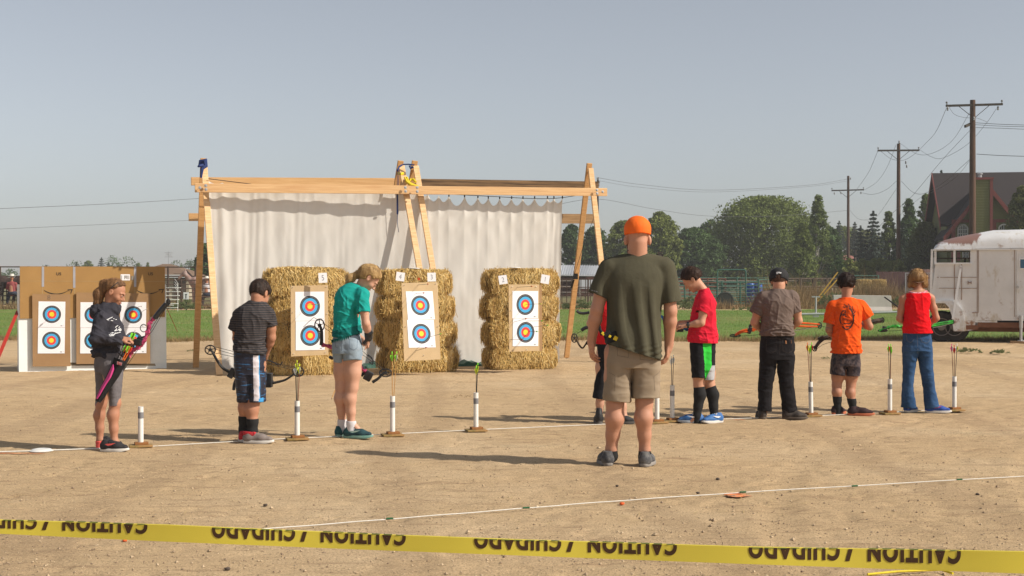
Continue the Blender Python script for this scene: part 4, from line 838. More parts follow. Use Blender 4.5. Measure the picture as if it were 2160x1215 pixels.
# arched gate frame
q = MB(); Y = 68.2; zt = Z_at(569, Y); x0, x1 = X_at(1513, Y), X_at(1573, Y); rt = empty('arched_gate', (x0, Y, 0), 'green arched pipe gate frame above the livestock panels', 'gate')
q.tube([Vector((0, 0, 0)), Vector((0, 0, zt - .1)), Vector((.03, 0, zt - .02)), Vector((.12, 0, zt)), Vector((x1 - x0 - .12, 0, zt)), Vector((x1 - x0 - .03, 0, zt - .02)), Vector((x1 - x0, 0, zt - .1)), Vector((x1 - x0, 0, 0))], .035, 8); q.build('frame', M_gpipe, rt, smooth=True)
q = MB(); [q.tube([Vector((0, 0, z)), Vector((x1 - x0, 0, z))], .022, 6) for z in (.25, .45, .65, .85, 1.05, 1.25)]; q.build('rails', M_gpipe, rt)
# blue barrels
for i, (px, l) in enumerate(((1583, 'blue plastic barrel behind the green panels, the left one'), (1599, 'blue plastic barrel behind the green panels, the right one'))):
    Y = 70; s = Y / F; q = MB(); h = 1.12; r = .215; prof = [(r * .85, 0), (r, .06)] + [(r * (1 if k % 2 else 1.045), .12 + k * .1) for k in range(9)] + [(r, h - .08), (r * .8, h)]
    q.lathe(Vector((X_at(px, Y), Y, .1)), prof, 18); o = q.build('barrel', mat('blue_plastic', (.025, .11, .40), (.02, .09, .33), rough=.4), smooth=True); tag(o, l, 'barrel', 'blue barrels')
q = MB(); Y = 67.2; c = Vector((X_at(1530, Y), Y, Z_at(634, Y))); q.tube([c + Vector((.37 * math.cos(t), 0, .37 * math.sin(t))) for t in [i * math.pi / 10 for i in range(20)]], .06, 8, closed=True)
q.lathe(c, [(.33, -.05), (.33, .05)], 20, axis=(0, 1, 0)); tag(q.build('tyre', mat('tyre_rubber', (.02, .028, .025), (.03, .035, .03), rough=.9), smooth=True), 'dark round tyre hung on the green livestock panels', 'tyre')
# small wooden goal-like frame behind the man
q = MB(); Y = 95; x0, x1 = X_at(1389, Y), X_at(1397, Y); zt = Z_at(532, Y); q.box((x0, Y, zt / 2), (.09, .09, zt)); q.box((x1, Y, zt / 2 - .06), (.09, .09, zt - .12)); q.box(((x0 + x1) / 2, Y - .02, zt - .2), (x1 - x0 + .12, .05, .1)); q.box(((x0 + x1) / 2, Y - .02, zt - .02), (x1 - x0 + .14, .07, .06))
tag(q.build('gate_post', M_rust), 'tall double wooden gate post beside the shoulder of the man', 'post')
# pole right of the curtain with hardware
def util_pole(px, by, ty, Y, wpx, label, arm=None, arms=(), ins=(), m=None, ty2=None, name='utility_pole'):
    zt = Z_at(ty, Y); x = X_at(px, Y); r = wpx / 2 / F * Y; root = empty(name, (x, Y, 0), label, 'utility pole')
    q = MB(); q.tube([Vector((0, 0, 0)), Vector((0, 0, zt * .5)), Vector((0, 0, zt))], [r * 1.12, r * 1.0, r * .82], 14); q.build('pole', m or M_pole, root, smooth=True)
    s = Y / F
    for (xl, xr, yl, yr, dy) in arms:
        a = Vector((X_at(xl, Y) - x, dy - r, Z_at(yl, Y))); b = Vector((X_at(xr, Y) - x, dy * -.3 - r, Z_at(yr, Y))); q = MB(); q.bar(a, b, .13, .1); q.build('cross_arm', M_arm, root)
        q = MB(); mid = (a + b) / 2
        for k in (-.27, .27): q.bar(mid + (b - a) * k + Vector((0, .03, -.04)), mid + Vector((0, .02, -abs(b.x - a.x) * .24)), .035, .02)
        q.build('brace', M_arm, root)
        for k in (0.015, .985):
            q = MB(); q.lathe(a + (b - a) * k + Vector((0, 0, .06)), [(.03, 0), (.02, .08), (.06, .1), (.07, .15), (.03, .2)], 10); q.build('insulator', M_ins, root, smooth=True)
    for (ix, iy) in ins:
        q = MB(); q.lathe(Vector((X_at(ix, Y) - x, -r, Z_at(iy, Y))), [(.03, -.12), (.07, -.08), (.04, -.03), (.07, .02), (.03, .12)], 10); q.build('insulator', M_ins, root, smooth=True)
    return root
M_pole = mat('pole_wood', (.115, .066, .042), (.06, .035, .024), scale=3, stretch=(3, 3, .35), rough=.95, bump=.4, bscale=8, contrast=1.6)
M_arm = mat('cross_arm_wood', (.07, .06, .05), (.05, .042, .035), rough=.95)
M_ins = mat('insulator', (.10, .10, .10), (.3, .3, .3), rough=.4)
P1 = util_pole(2051, 600, 211, 82, 13.5, 'tallest utility pole with one long cross arm, beside the green house', arms=[(1995, 2111, 223, 221, .25)], ins=[(1996, 230), (2102, 229), (2051, 251)])
q = MB(); q.bar(Vector((-.55, -.3, Z_at(268, 82))), Vector((.1, .2, Z_at(258, 82))), .15, .13); q.build('side_arm', M_arm, P1)
P2 = util_pole(1895, 600, 303, 106, 8.5, 'middle utility pole with one cross arm and an insulator on its top', arms=[(1851, 1937, 317.5, 317.5, .2)], ins=[(1895, 300), (1909, 343), (1911, 351)])
P3 = util_pole(1789, 600, 371, 140, 6, 'farthest utility pole on the right, with a low cross arm', arms=[(1754, 1821, 402, 400.5, .2)], ins=[(1759, 408), (1773, 407), (1815, 407), (1793, 377)])
P4 = util_pole(1261, 600, 374, 115, 4.5, 'thin dark utility pole behind the right leg pair of the frame', ins=[(1260, 377), (1264, 384), (1263, 390)], m=M_dkpipe)
def wire(label, pts, r=.018, m=None):
    K = cspl([list(W(*p)) for p in pts], 28); q = MB(); q.tube([Vector(p) for p in K], r, 4); return tag(q.build('power_line', m or M_blackstr), label, 'power line')
mw = mat('wire', (.10, .10, .11), (.12, .12, .12), rough=.6)
wire('power line sagging from the tallest pole, left arm end, down to the middle pole', [(1996, 229, 82), (1974, 278, 87), (1950, 305, 95), (1937, 318, 106)], .013, mw)
wire('power line looping low from the tallest pole to the middle pole arm', [(2045, 238, 82), (2010, 295, 87), (1970, 322, 96), (1935, 325, 103), (1895, 300, 106)], .012, mw)
wire('power line from the right arm end of the tallest pole sagging behind it', [(2102, 229, 82), (2079, 262, 84), (2040, 305, 90), (1990, 333, 98), (1965, 331, 102), (1937, 314, 106)], .012, mw)
wire('slack jumper wire hanging under the cross arm of the tallest pole', [(1997, 217, 82), (2012, 240, 82), (2035, 248, 82), (2060, 249, 82), (2082, 257, 82)], .01, mw)
wire('guy wire running steeply down left from the tallest pole', [(2045, 276, 82), (1988, 337, 86), (1920, 418, 92), (1878, 454, 96), (1790, 545, 105)], .014, mw)
wire('lower service line from the tallest pole curving left past the house', [(2046, 336, 82), (1990, 385, 90), (1950, 408, 97), (1925, 405, 101), (1901, 382, 106)], .014, mw)
wire('second service line from the tallest pole passing the house roof', [(2046, 338, 82), (2018, 372, 86), (1978, 400, 93), (1940, 418, 99), (1893, 459, 108)], .01, mw)
wire('upper line leaving the tallest pole to the right', [(2058, 259, 82), (2110, 262, 80), (2170, 264, 78)], .014, mw)
wire('middle line leaving the tallest pole to the right', [(2058, 263, 82), (2110, 266, 80), (2170, 267.5, 78)], .012, mw)
wire('lower line leaving the tallest pole to the right', [(2058, 269, 82), (2110, 270.5, 80), (2170, 273, 78)], .012, mw)
wire('single service line running right from the mid height of the tallest pole', [(2060, 325, 82), (2110, 328, 80), (2170, 330, 78)], .016, mw)
wire('power line from the left arm end of the middle pole down to the farthest pole', [(1852, 318, 106), (1834, 360, 118), (1818, 385, 128), (1806, 401, 140)], .014, mw)
wire('power line from the middle pole looping down to the farthest pole arm', [(1890, 306, 106), (1870, 355, 114), (1848, 385, 124), (1821, 402, 140)], .013, mw)
wire('power line from the right arm of the middle pole down past it', [(1937, 317, 106), (1925, 328, 106), (1905, 338, 106), (1880, 335, 106), (1858, 319, 106)], .012, mw)
wire('low slack line between the middle pole and the farthest pole', [(1891, 382, 106), (1868, 401, 114), (1840, 410, 124), (1815, 406, 138)], .013, mw)
wire('thin low line hanging from the farthest pole to the trees', [(1793, 444, 140), (1808, 460, 136), (1826, 464, 130), (1850, 456, 122), (1891, 398, 107)], .012, mw)
wire('upper pair line running left from the farthest pole behind the frame', [(1787, 378, 140), (1700, 391, 136), (1500, 401, 128), (1350, 389, 120), (1262, 375, 115)], .014, mw)
wire('second pair line running left from the farthest pole behind the frame', [(1786, 382, 140), (1700, 394, 136), (1500, 405, 128), (1350, 395, 120), (1262, 381, 115)], .011, mw)
wire('low line from the farthest pole running left in front of the willow', [(1786, 444, 140), (1650, 455, 134), (1500, 456, 128), (1380, 441, 121), (1262, 420, 115), (1170, 432, 115)], .014, mw)
wire('upper power line crossing the sky left of the frame', [(430, 418, 115), (250, 429, 110), (-20, 441, 105)], .016, mw)
wire('lower power line crossing the sky left of the frame', [(440, 463, 115), (250, 472, 110), (-20, 484, 105)], .012, mw)

# white steel roofed shed, vehicle wheel beside it
M_tin = mat('tin_roof', (.55, .57, .60), (.45, .47, .5), scale=2, stretch=(6, 1, 1), rough=.5)
Y = 108; s = Y / F; sh = empty('shed', (X_at(1219, Y), Y, 0), 'open sided shed with a pale tin roof right of the curtain', 'shed'); wd = 95 * s
q = MB(); q.prism([(-wd / 2, 0, Z_at(581, Y)), (wd / 2, 0, Z_at(583, Y)), (wd / 2, 3.6, Z_at(562, Y)), (-wd / 2, 3.6, Z_at(560, Y))], (0, 0, .08)); q.build('roof', M_tin, sh)
q = MB(); [q.bar((-wd / 2 + wd * i / 26, -.01, Z_at(581, Y) + .09), (-wd / 2 + wd * i / 26, 3.6, Z_at(560.5, Y) + .1), .03, .04) for i in range(27)]; q.build('roof_ribs', M_tin, sh)
for x in (-wd / 2 + .1, -.5, .6, wd / 2 - .1): q = MB(); q.box((x, .3, .85), (.12, .12, 1.7)); q.build('post', M_rust, sh)
q = MB(); q.box((-.2, 3.7, .85), (wd, .08, 1.6)); q.build('back_wall', mat('red_barn_wall', (.10, .035, .025), (.07, .03, .02), rough=.9), sh)
q = MB(); q.box((.9, .1, 1.05), (1.5, .1, .7)); q.build('side_panel', M_tin, sh)
# small white sign left
def sign(px, py, w_, h_, Y, label):
    r_ = empty('sign', (X_at(px, Y), Y, 0), label, 'sign'); s = Y / F; z = Z_at(py, Y); q = MB(); q.box((0, 0, z), (w_ * s, .03, h_ * s)); q.build('board', M_whitemark, r_)
    q = MB(); q.box((0, -.02, z - h_ * s * .1), (w_ * s * .16, .006, h_ * s * .55)); q.box((0, -.02, z + h_ * s * .2), (w_ * s * .4, .006, h_ * s * .1)); q.build('mark', M_blackmat, r_); q = MB(); q.box((0, .05, z / 2), (.05, .05, z)); q.build('post', M_dkpipe, r_)
sign(392.5, 624, 11, 15, 63, 'small white sign with a dark mark on the corral between butt and curtain')
# bleachers
Y = 60; s = Y / F; bl_ = empty('bleachers', (X_at(357, Y), Y, 0), 'white metal bleachers seen right of the foam butt', 'bleachers'); bl_.scale = (.6, .6, .72)
for i in range(6): q = MB(); q.box((-.25 + i * .06, 2.2 - i * .45, 1.45 - i * .24), (1.1, .3, .035)); q.build('bench', M_white, bl_)
for k in (0, 1):
    q = MB(); [q.tube([Vector((-.1, 2 + k * .02, z)), Vector((.28, 1.4, z - .28))], .016, 6) for z in (2.0, 1.82, 1.66, 1.5)] if k == 0 else q.tube([Vector((.28, 1.4, 0)), Vector((.28, 1.4, 1.75))], .022, 6); q.build('guard_rail', M_white, bl_)
q = MB(); q.tube([Vector((.4, -.3, .75)), Vector((-.2, -.3, .77))], .025, 6); q.tube([Vector((.4, -.3, .40)), Vector((-.2, -.3, .42))], .025, 6); q.build('foot_rail', M_white, bl_)

# concrete barriers, straw row, pipes, yellow boom, board fence, chain link
M_conc = mat('concrete', (.44, .41, .37), (.36, .33, .30), scale=2, rough=.9, bump=.3, bscale=20)
Y = 60; s = Y / F; x0, x1 = X_at(1757, Y), X_at(1879, Y); zt = Z_at(622, Y) - .0
q = MB(); pr = [(-.28, .0), (-.28, .08), (-.14, .24), (-.09, zt), (.09, zt), (.14, .24), (.28, .08), (.28, 0)]
q.prism([(x0, Y + a, b) for a, b in pr], (x1 - x0, 0, -.03)); tag(q.build('concrete_barrier', M_conc, bevel=.015), 'pale concrete barrier at the far edge of the grass', 'barrier')
Y = 74; me = bale_mesh(.84, .5, .42, 77, 1800)
for i in range(2):
    for j in range(2):
        px = 1820 + i * 31; o = link('straw_bale', me if i + j == 0 else me.copy(), [], None, Vector((X_at(px + j * 2, Y + 2), Y + 2, .80 + .41 * j)))
        if i + j == 0: [o.data.materials.append(m_) for m_ in (M_strawcore, M_straw, M_straw2)]
        else: o.data = me
        tag(o, ['left', 'right'][i] + (' upper' if j else ' lower') + ' straw bale in the far row behind the orange shirt', 'straw bale', 'straw bales in the far row')
Y = 50; q = MB(); za = .22
a = Vector((X_at(1600, Y), Y, .12)); b = Vector((X_at(1960, Y), 49, Z_at(655.5, 49))); q.tube([a, a.lerp(b, .5) + Vector((0, 0, -.03)), b], .045, 10)
pi = tag(q.build('irrigation_pipe', mat('aluminium_pipe', (.5, .52, .5), (.4, .42, .4), rough=.4, metal=.3), smooth=True), 'long pale irrigation pipe lying across the grass at right', 'pipe')
q = MB(); c = Vector((X_at(1721, Y), Y, .1)); zt = Z_at(626, Y); q.tube([c, Vector((c.x, c.y, zt))], .035, 8); q.box((c.x, c.y, .12), (.2, .14, .16)); q.box((c.x, c.y, zt), (.3, .05, .05)); q.build('riser', M_steel, pi)
Y = 70; M_ypipe = mat('yellow_pipe', (.55, .36, .06), (.45, .28, .05), rough=.6)
q = MB(); c = Vector((X_at(1716, Y), Y, Z_at(640, Y))); z1 = Z_at(574, Y)
q.tube([c, Vector((X_at(1767, Y), Y, z1))], .035, 6); q.tube([c + Vector((.2, 0, .1)), Vector((X_at(1771, Y), Y, Z_at(584, Y)))], .035, 6); q.tube([c + Vector((.12, 0, .18)), c + Vector((.35, 0, .35))], .03, 6); q.tube([Vector((X_at(1716, Y), Y, 0)), c], .03, 6)
tag(q.build('boom', M_ypipe), 'pair of yellow pipes slanting up beside the orange shirted boy', 'pipe')
def board_fence(label, px0, px1, Y, pt, m, name='board_fence'):
    zt = Z_at(pt, Y); x0, x1 = X_at(px0, Y), X_at(px1, Y); r_ = empty(name, (x0, Y, 0), label, 'fence'); q = MB(); n_ = int((x1 - x0) / .16)
    for i in range(n_): q.box(((i + .5) * .16, rnd.uniform(-.004, .004), zt / 2 + rnd.uniform(-.01, .01)), (.15, .02, zt))
    q.build('boards', m, r_)
    for i in range(int((x1 - x0) / 2.4) + 1): q = MB(); q.box((i * 2.4, .08, zt / 2), (.1, .1, zt + .06)); q.build('post', m, r_)
board_fence('dark red board fence left of the middle utility pole', 1850, 1925, 96, 573, mat('red_board', (.11, .055, .05), (.08, .04, .04), scale=2, stretch=(4, 1, .4), rough=.9))
board_fence('faded pink board fence right of the middle utility pole', 1925, 1975, 94, 568, mat('pink_board', (.26, .15, .13), (.2, .12, .1), scale=2, stretch=(4, 1, .4), rough=.9))
Y = 72; x0, x1 = X_at(1910, Y), X_at(1968, Y); zt = Z_at(576, Y); r_ = empty('chain_link_panel', (x0, Y, 0), 'chain link panel behind the girl in the red tank top', 'fence')
q = MB(); L_ = x1 - x0; q.tube([Vector((0, 0, 0)), Vector((0, 0, zt)), Vector((L_, 0, zt)), Vector((L_, 0, 0))], .03, 6); q.build('frame', M_steel, r_)
q = MB()
for k in range(40):
    x = -zt + k * (L_ + zt) / 40
    for sg in (0, 1):
        pts = []
        for t in (0, 1):
            pass
        a0 = max(0, -x); a1 = min(zt, L_ - x)
        if a1 > a0: q.bar(Vector(((x + a0) if not sg else L_ - (x + a0), 0.004 * sg, a0)), Vector(((x + a1) if not sg else L_ - (x + a1), .004 * sg, a1)), .006, .006)
q.build('mesh', M_steel, r_)
for name, label, px, Y_, rad, h_, n_ in (('bush', 'round green weed bush at the grass edge right of the frame leg', 1229, 64, .75, .62, 900), ('bush', 'green weed bush left of the boy in the red shirt', 1434, 65, .75, .6, 900), ('bush', 'smaller green weed bush behind the boy in the red shirt', 1456, 65.5, .5, .75, 700), ('bush', 'small weed clump beside the right frame leg', 1195, 64, .3, .4, 300), ('bush', 'green weed bush at the edge left of the curtain', 388, 63, .8, .6, 800), ('bush', 'low weed bush by the corral left of the frame', 415, 63.5, .4, .4, 400), ('bush', 'green bush beside the concrete barrier behind the orange shirt', 1758, 66, 1.0, 1.1, 1500), ('bush', 'ragged green bush behind the red tank top girl', 1905, 68, .8, .8, 1000), ('bush', 'low green weeds near the blue barrels', 1600, 63, 1.6, .2, 1200)):
    o = weed(name, label, px, 0, rad, h_, n_, int(px), Y=Y_); o['category'] = 'bush'

# ------------------------------------------------------------------ houses
M_sidg = mat('olive_siding', (.125, .125, .045), (.11, .11, .04), scale=1, rough=.85)
def siding(name, c):
    m = bpy.data.materials.new(name); m.use_nodes = True; n = m.node_tree; L = n.links; bs = n.nodes['Principled BSDF']; tc = n.nodes.new('ShaderNodeTexCoord'); wv = n.nodes.new('ShaderNodeTexWave'); wv.bands_direction = 'Z'; wv.wave_profile = 'SAW'; wv.inputs['Scale'].default_value = 1.6
    L.new(tc.outputs['Object'], wv.inputs[0]); bp = n.nodes.new('ShaderNodeBump'); bp.inputs['Strength'].default_value = .9; bp.inputs['Distance'].default_value = .03; L.new(wv.outputs[1], bp.inputs['Height']); L.new(bp.outputs[0], bs.inputs['Normal'])
    nz = n.nodes.new('ShaderNodeTexNoise'); nz.inputs['Scale'].default_value = 1.5; r = n.nodes.new('ShaderNodeValToRGB'); r.color_ramp.elements[0].color = (*[k * .85 for k in c], 1); r.color_ramp.elements[1].color = (*c, 1); L.new(tc.outputs['Object'], nz.inputs[0]); L.new(nz.outputs[0], r.inputs[0]); L.new(r.outputs[0], bs.inputs['Base Color']); bs.inputs['Roughness'].default_value = .85; return m
M_sidg = siding('olive_siding', (.16, .165, .055)); M_trim = mat('maroon_trim', (.20, .055, .045), (.16, .045, .04), rough=.8)
M_roof = mat('dark_shingles', (.038, .031, .032), (.025, .020, .021), scale=14, stretch=(1, 1, 4), rough=.95, bump=.5, bscale=30)
M_glass = mat('window_glass', (.05, .06, .065), (.03, .035, .04), rough=.12, spec=.8); M_wtrim = mat('white_trim', (.6, .62, .62), rough=.6)
HY = 102.0; hs_ = HY / F
house = empty('olive_house', (X_at(1997, HY), HY, 0), 'olive green house with dark roof, maroon trim and tall chimney at the right', 'house'); house.rotation_euler = (0, 0, R(-10))
def hp(px, py, dy=0): return Vector((X_at(px, HY), HY, 0)) * 0 + Vector(((px - 1080) / F * (HY + dy), HY + dy, Z_at(py, HY + dy)))
def hb(name, mb, m, parent=house, **k):
    o = mb.build(name, m, **k); o.parent = parent; o.location = -(house.location if parent is house else house.location); return o
xl = X_at(1997, HY); xr = X_at(2330, HY); zr = Z_at(371, HY + 4); ze = Z_at(468, HY) ; dep = 9.0
q = MB(); q.prism([(xl, HY, 0), (xl, HY, ze), (xl, HY + dep / 2, zr), (xl, HY + dep, ze), (xl, HY + dep, 0)], (xr - xl, 0, 0)); hb('wall', q, M_sidg)
q = MB(); ov = .5; sl = (zr - ze) / (dep / 2)
q.prism([(xl - ov, HY - ov, ze - ov * sl + .05), (xl - ov, HY + dep / 2, zr + .05), (xl - ov, HY + dep / 2, zr + .25), (xl - ov, HY - ov, ze - ov * sl + .25)], (xr - xl + 2 * ov, 0, 0))
q.prism([(xl - ov, HY + dep / 2 + .003, zr + .05), (xl - ov, HY + dep + ov, ze - ov * sl + .05), (xl - ov, HY + dep + ov, ze - ov * sl + .25), (xl - ov, HY + dep / 2 + .003, zr + .25)], (xr - xl + 2 * ov, 0, 0)); hb('roof', q, M_roof)
q = MB()
for sg in (0, 1):
    y0, y1 = (HY - ov - .02, HY + dep / 2) if not sg else (HY + dep / 2, HY + dep + ov)
    z0, z1 = (ze - ov * sl, zr) if not sg else (zr, ze - ov * sl)
    q.prism([(xl - ov - .06, y0, z0 - .18), (xl - ov - .06, y1, z1 - .18), (xl - ov - .06, y1, z1 + .27), (xl - ov - .06, y0, z0 + .27)], (.058, 0, 0))
hb('rake_trim', q, M_trim)
# cross gable
gx0, gx1 = X_at(2018, HY - 1.5), X_at(2150, HY - 1.5); gc = (gx0 + gx1) / 2; gz = Z_at(478, HY - 1.5); gp = Z_at(392, HY - 1.5); gy = HY - 1.5
q = MB(); q.prism([(gx0, gy, 0), (gx0, gy, gz), (gc, gy, gp - .1), (gx1, gy, gz), (gx1, gy, 0)], (0, 3.5, 0)); hb('gable_wall', q, M_sidg)
q = MB(); gs = (gp - gz) / (gc - gx0); o_ = .75
for sgn in (-1, 1):
    e = gx0 if sgn < 0 else gx1
    q.prism([(e + sgn * o_, gy - .5, gz - o_ * gs), (gc, gy - .5, gp), (gc, gy - .5, gp + .2), (e + sgn * o_, gy - .5, gz - o_ * gs + .2)], (0, 5.2, 0))
hb('gable_roof', q, M_roof)
q = MB()
for sgn in (-1, 1):
    e = gx0 if sgn < 0 else gx1
    q.prism([(e + sgn * o_, gy - .56, gz - o_ * gs - .22), (gc, gy - .56, gp - .22), (gc, gy - .56, gp + .22), (e + sgn * o_, gy - .56, gz - o_ * gs + .22)], (0, .058, 0))
for x in (gx0, gx1): q.box((x, gy - .02, gz / 2), (.28, .12, gz))
hb('gable_trim', q, M_trim)
cx0, cx1 = X_at(2064, gy - .8), X_at(2099, gy - .8); cz = Z_at(379, gy - .8); q = MB(); q.box(((cx0 + cx1) / 2, gy - .4, cz / 2), (cx1 - cx0, .8, cz)); ch = hb('chimney', q, M_sidg)
q = MB()
for x in (cx0, cx1): q.box((x, gy - .82, cz / 2), (.2, .1, cz))
q.box(((cx0 + cx1) / 2, gy - .4, cz + .06), (cx1 - cx0 + .3, 1.0, .16)); o = hb('chimney_trim', q, M_trim)
q = MB(); q.lathe(((cx0 + cx1) / 2 - .1, gy - .3, cz + .14), [(.12, 0), (.12, .25), (.2, .26), (.2, .32), (.08, .38)], 12); hb('flue', q, M_steel)
def arch_win(px, top, bot, wpx, y, arch=True):
    s = y / F; x = X_at(px, y); zt, zb = Z_at(top, y), Z_at(bot, y); hw = wpx / 2 * s
    pts = [(x - hw, zb), (x + hw, zb)] + ([(x + hw * math.cos(t), zt - hw + hw * math.sin(t)) for t in [math.pi * i / 12 for i in range(13)]] if arch else [(x + hw, zt), (x - hw, zt)])
    q = MB(); q.prism([(a, y, b) for a, b in pts], (0, .05, 0)); w_ = hb('window', q, M_glass)
    q = MB(); q.tube([Vector((a, y - .01, b)) for a, b in pts], .055, 5, closed=True)
    q.box((x, y - .02, (zb + zt) / 2), (.035, .03, zt - zb)); [q.box((x, y - .02, zb + (zt - zb) * k), (2 * hw, .03, .035)) for k in (.33, .62)]; [q.box((x + hw * k, y - .02, (zb + zt) / 2 - hw * .1), (.025, .03, (zt - zb) * .86)) for k in (-.45, .45)]
    f_ = q.build('frame', M_wtrim, w_)
    q = MB(); W_ = hw + .3; q.box((x - W_, y + .0, (zb + zt) / 2), (.24, .08, zt - zb + .3)); q.box((x + W_, y + .0, (zb + zt) / 2), (.24, .08, zt - zb + .3)); q.box((x, y + .0, zt + .26), (2 * W_ + .24, .083, .22)); q.build('surround', M_trim, w_)
arch_win(2037.5, 474, 502, 20, gy - .06); arch_win(2120, 474, 502, 20, gy - .06); arch_win(2049, 521, 546, 22, gy - .06, False)
# left brown roofed house
Y = 100; s = Y / F; h2 = empty('tan_house', (X_at(345, Y), Y, 0), 'tan house with a brown hip roof behind the foam butt', 'house'); x0, x1 = -2.7, 2.1; zt = Z_at(580, Y); zp = Z_at(556, Y)
q = MB(); q.box(((x0 + x1) / 2, 2.5, zt / 2), (x1 - x0 - .5, 5, zt)); q.build('wall', mat('tan_wall', (.42, .36, .26), (.36, .31, .22), rough=.9), h2)
q = MB(); q.add([(x0, -.3, zt), (x1, -.3, zt), (x1, 5.3, zt), (x0, 5.3, zt), (x0 + 2, 2.5, zp), (x1 - 2.2, 2.5, zp), (x0, -.3, zt - .18), (x1, -.3, zt - .18), (x1, 5.3, zt - .18), (x0, 5.3, zt - .18)], [(0, 1, 5, 4), (1, 2, 5), (2, 3, 4, 5), (3, 0, 4), (0, 6, 7, 1), (1, 7, 8, 2), (2, 8, 9, 3), (3, 9, 6, 0), (9, 8, 7, 6)]); q.build('roof', mat('brown_shingles', (.20, .13, .085), (.15, .1, .07), scale=6, rough=.95), h2)
q = MB(); q.box(((x0 + x1) / 2, -.33, zt - .09), (x1 - x0 + .04, .05, .22)); q.build('fascia', M_wtrim, h2)
q = MB(); q.box((-1.2, -.02, 1.3), (1.4, .06, .9)); q.build('window', M_glass, h2); q = MB(); q.box((1.2, -.02, .9), (.9, .06, 1.9)); q.build('door', mat('dark_door', (.1, .08, .06)), h2)
q = MB(); z = Z_at(529, Y); q.tube([Vector((-.25, 2.5, zp - .2)), Vector((-.25, 2.5, z))], .018, 5); [q.tube([Vector((-.25 - w2, 2.5, z - k)), Vector((-.25 + w2, 2.5, z - k))], .014, 5) for k, w2 in ((.1, .3), (.25, .22), (.4, .3))]; q.tube([Vector((-.5, 2.5, z - .05)), Vector((.0, 2.5, z - .4))], .014, 5); q.build('antenna', M_steel, h2)
Y = 150; h3 = empty('pink_roof_house', (X_at(1772, Y), Y, 0), 'small house with a faded red roof far behind the yellow pipes', 'house'); zt = Z_at(556, Y); zp = Z_at(537, Y)
q = MB(); q.box((0, 2, zt / 2), (4, 4, zt)); q.build('wall', mat('tan_wall', (.42, .36, .26)), h3)
q = MB(); q.add([(-2.6, -.3, zt - .4), (1.9, -.3, zt - .2), (1.9, 4.3, zt), (-2.6, 4.3, zt), (.2, .4, zp), (1.9, 2, zp - .1)], [(0, 1, 5, 4), (1, 2, 5), (2, 3, 4, 5), (3, 0, 4), (0, 3, 2, 1)]); q.build('roof', mat('red_roof', (.24, .10, .085), (.2, .085, .07), scale=4, rough=.9), h3)

# ------------------------------------------------------------------ trees
def leafmesh(C, Rr, per, size, g, up=.3, flat=0):
    n = len(C) * per; k = np.repeat(np.arange(len(C)), per); d = g.normal(0, 1, (n, 3)); d /= np.linalg.norm(d, axis=1)[:, None]; rr = g.random(n) ** .45
    P = C[k] + d * (Rr[k] * rr)[:, None] * np.array([1, 1, .8]); a = g.normal(0, 1, (n, 3)) + d * .6; a[:, 2] += up; a /= np.linalg.norm(a, axis=1)[:, None]
    t = np.cross(a, g.normal(0, 1, (n, 3))); t /= np.linalg.norm(t, axis=1)[:, None]; b = np.cross(a, t); L = size * g.uniform(.5, 1.25, (n, 1)); Wd = L * g.uniform(.35, .6, (n, 1))
    V = np.stack([P - t * L, P + b * Wd, P + t * L, P - b * Wd], 1).reshape(-1, 3); return V, np.arange(4 * n).reshape(-1, 4)
LEAF = {}
def leafmat(key, c1, c2):
    if key not in LEAF: LEAF[key] = mat('leaves_' + key, c1, c2, scale=.9, rough=.7, transl=.3, contrast=1.5, detail=8, spec=.2)
    return LEAF[key]
LM = dict(willow=leafmat('willow', (.20, .25, .06), (.10, .13, .032)), light=leafmat('light', (.25, .29, .075), (.14, .17, .045)), dark=leafmat('dark', (.11, .18, .055), (.05, .085, .03)), birch=leafmat('birch', (.19, .24, .07), (.10, .14, .04)), spruce=leafmat('spruce', (.055, .085, .045), (.028, .045, .025)), blue=leafmat('blue_spruce', (.09, .125, .095), (.045, .065, .05)), olive=leafmat('olive', (.17, .19, .065), (.10, .11, .042)), shrub=leafmat('shrub', (.27, .30, .09), (.15, .17, .05)))
M_bark = mat('bark', (.10, .075, .055), (.06, .045, .035), scale=5, rough=1, bump=.4); M_birch = mat('pale_bark', (.5, .47, .42), (.3, .27, .24), scale=3, rough=.9, contrast=1.5)
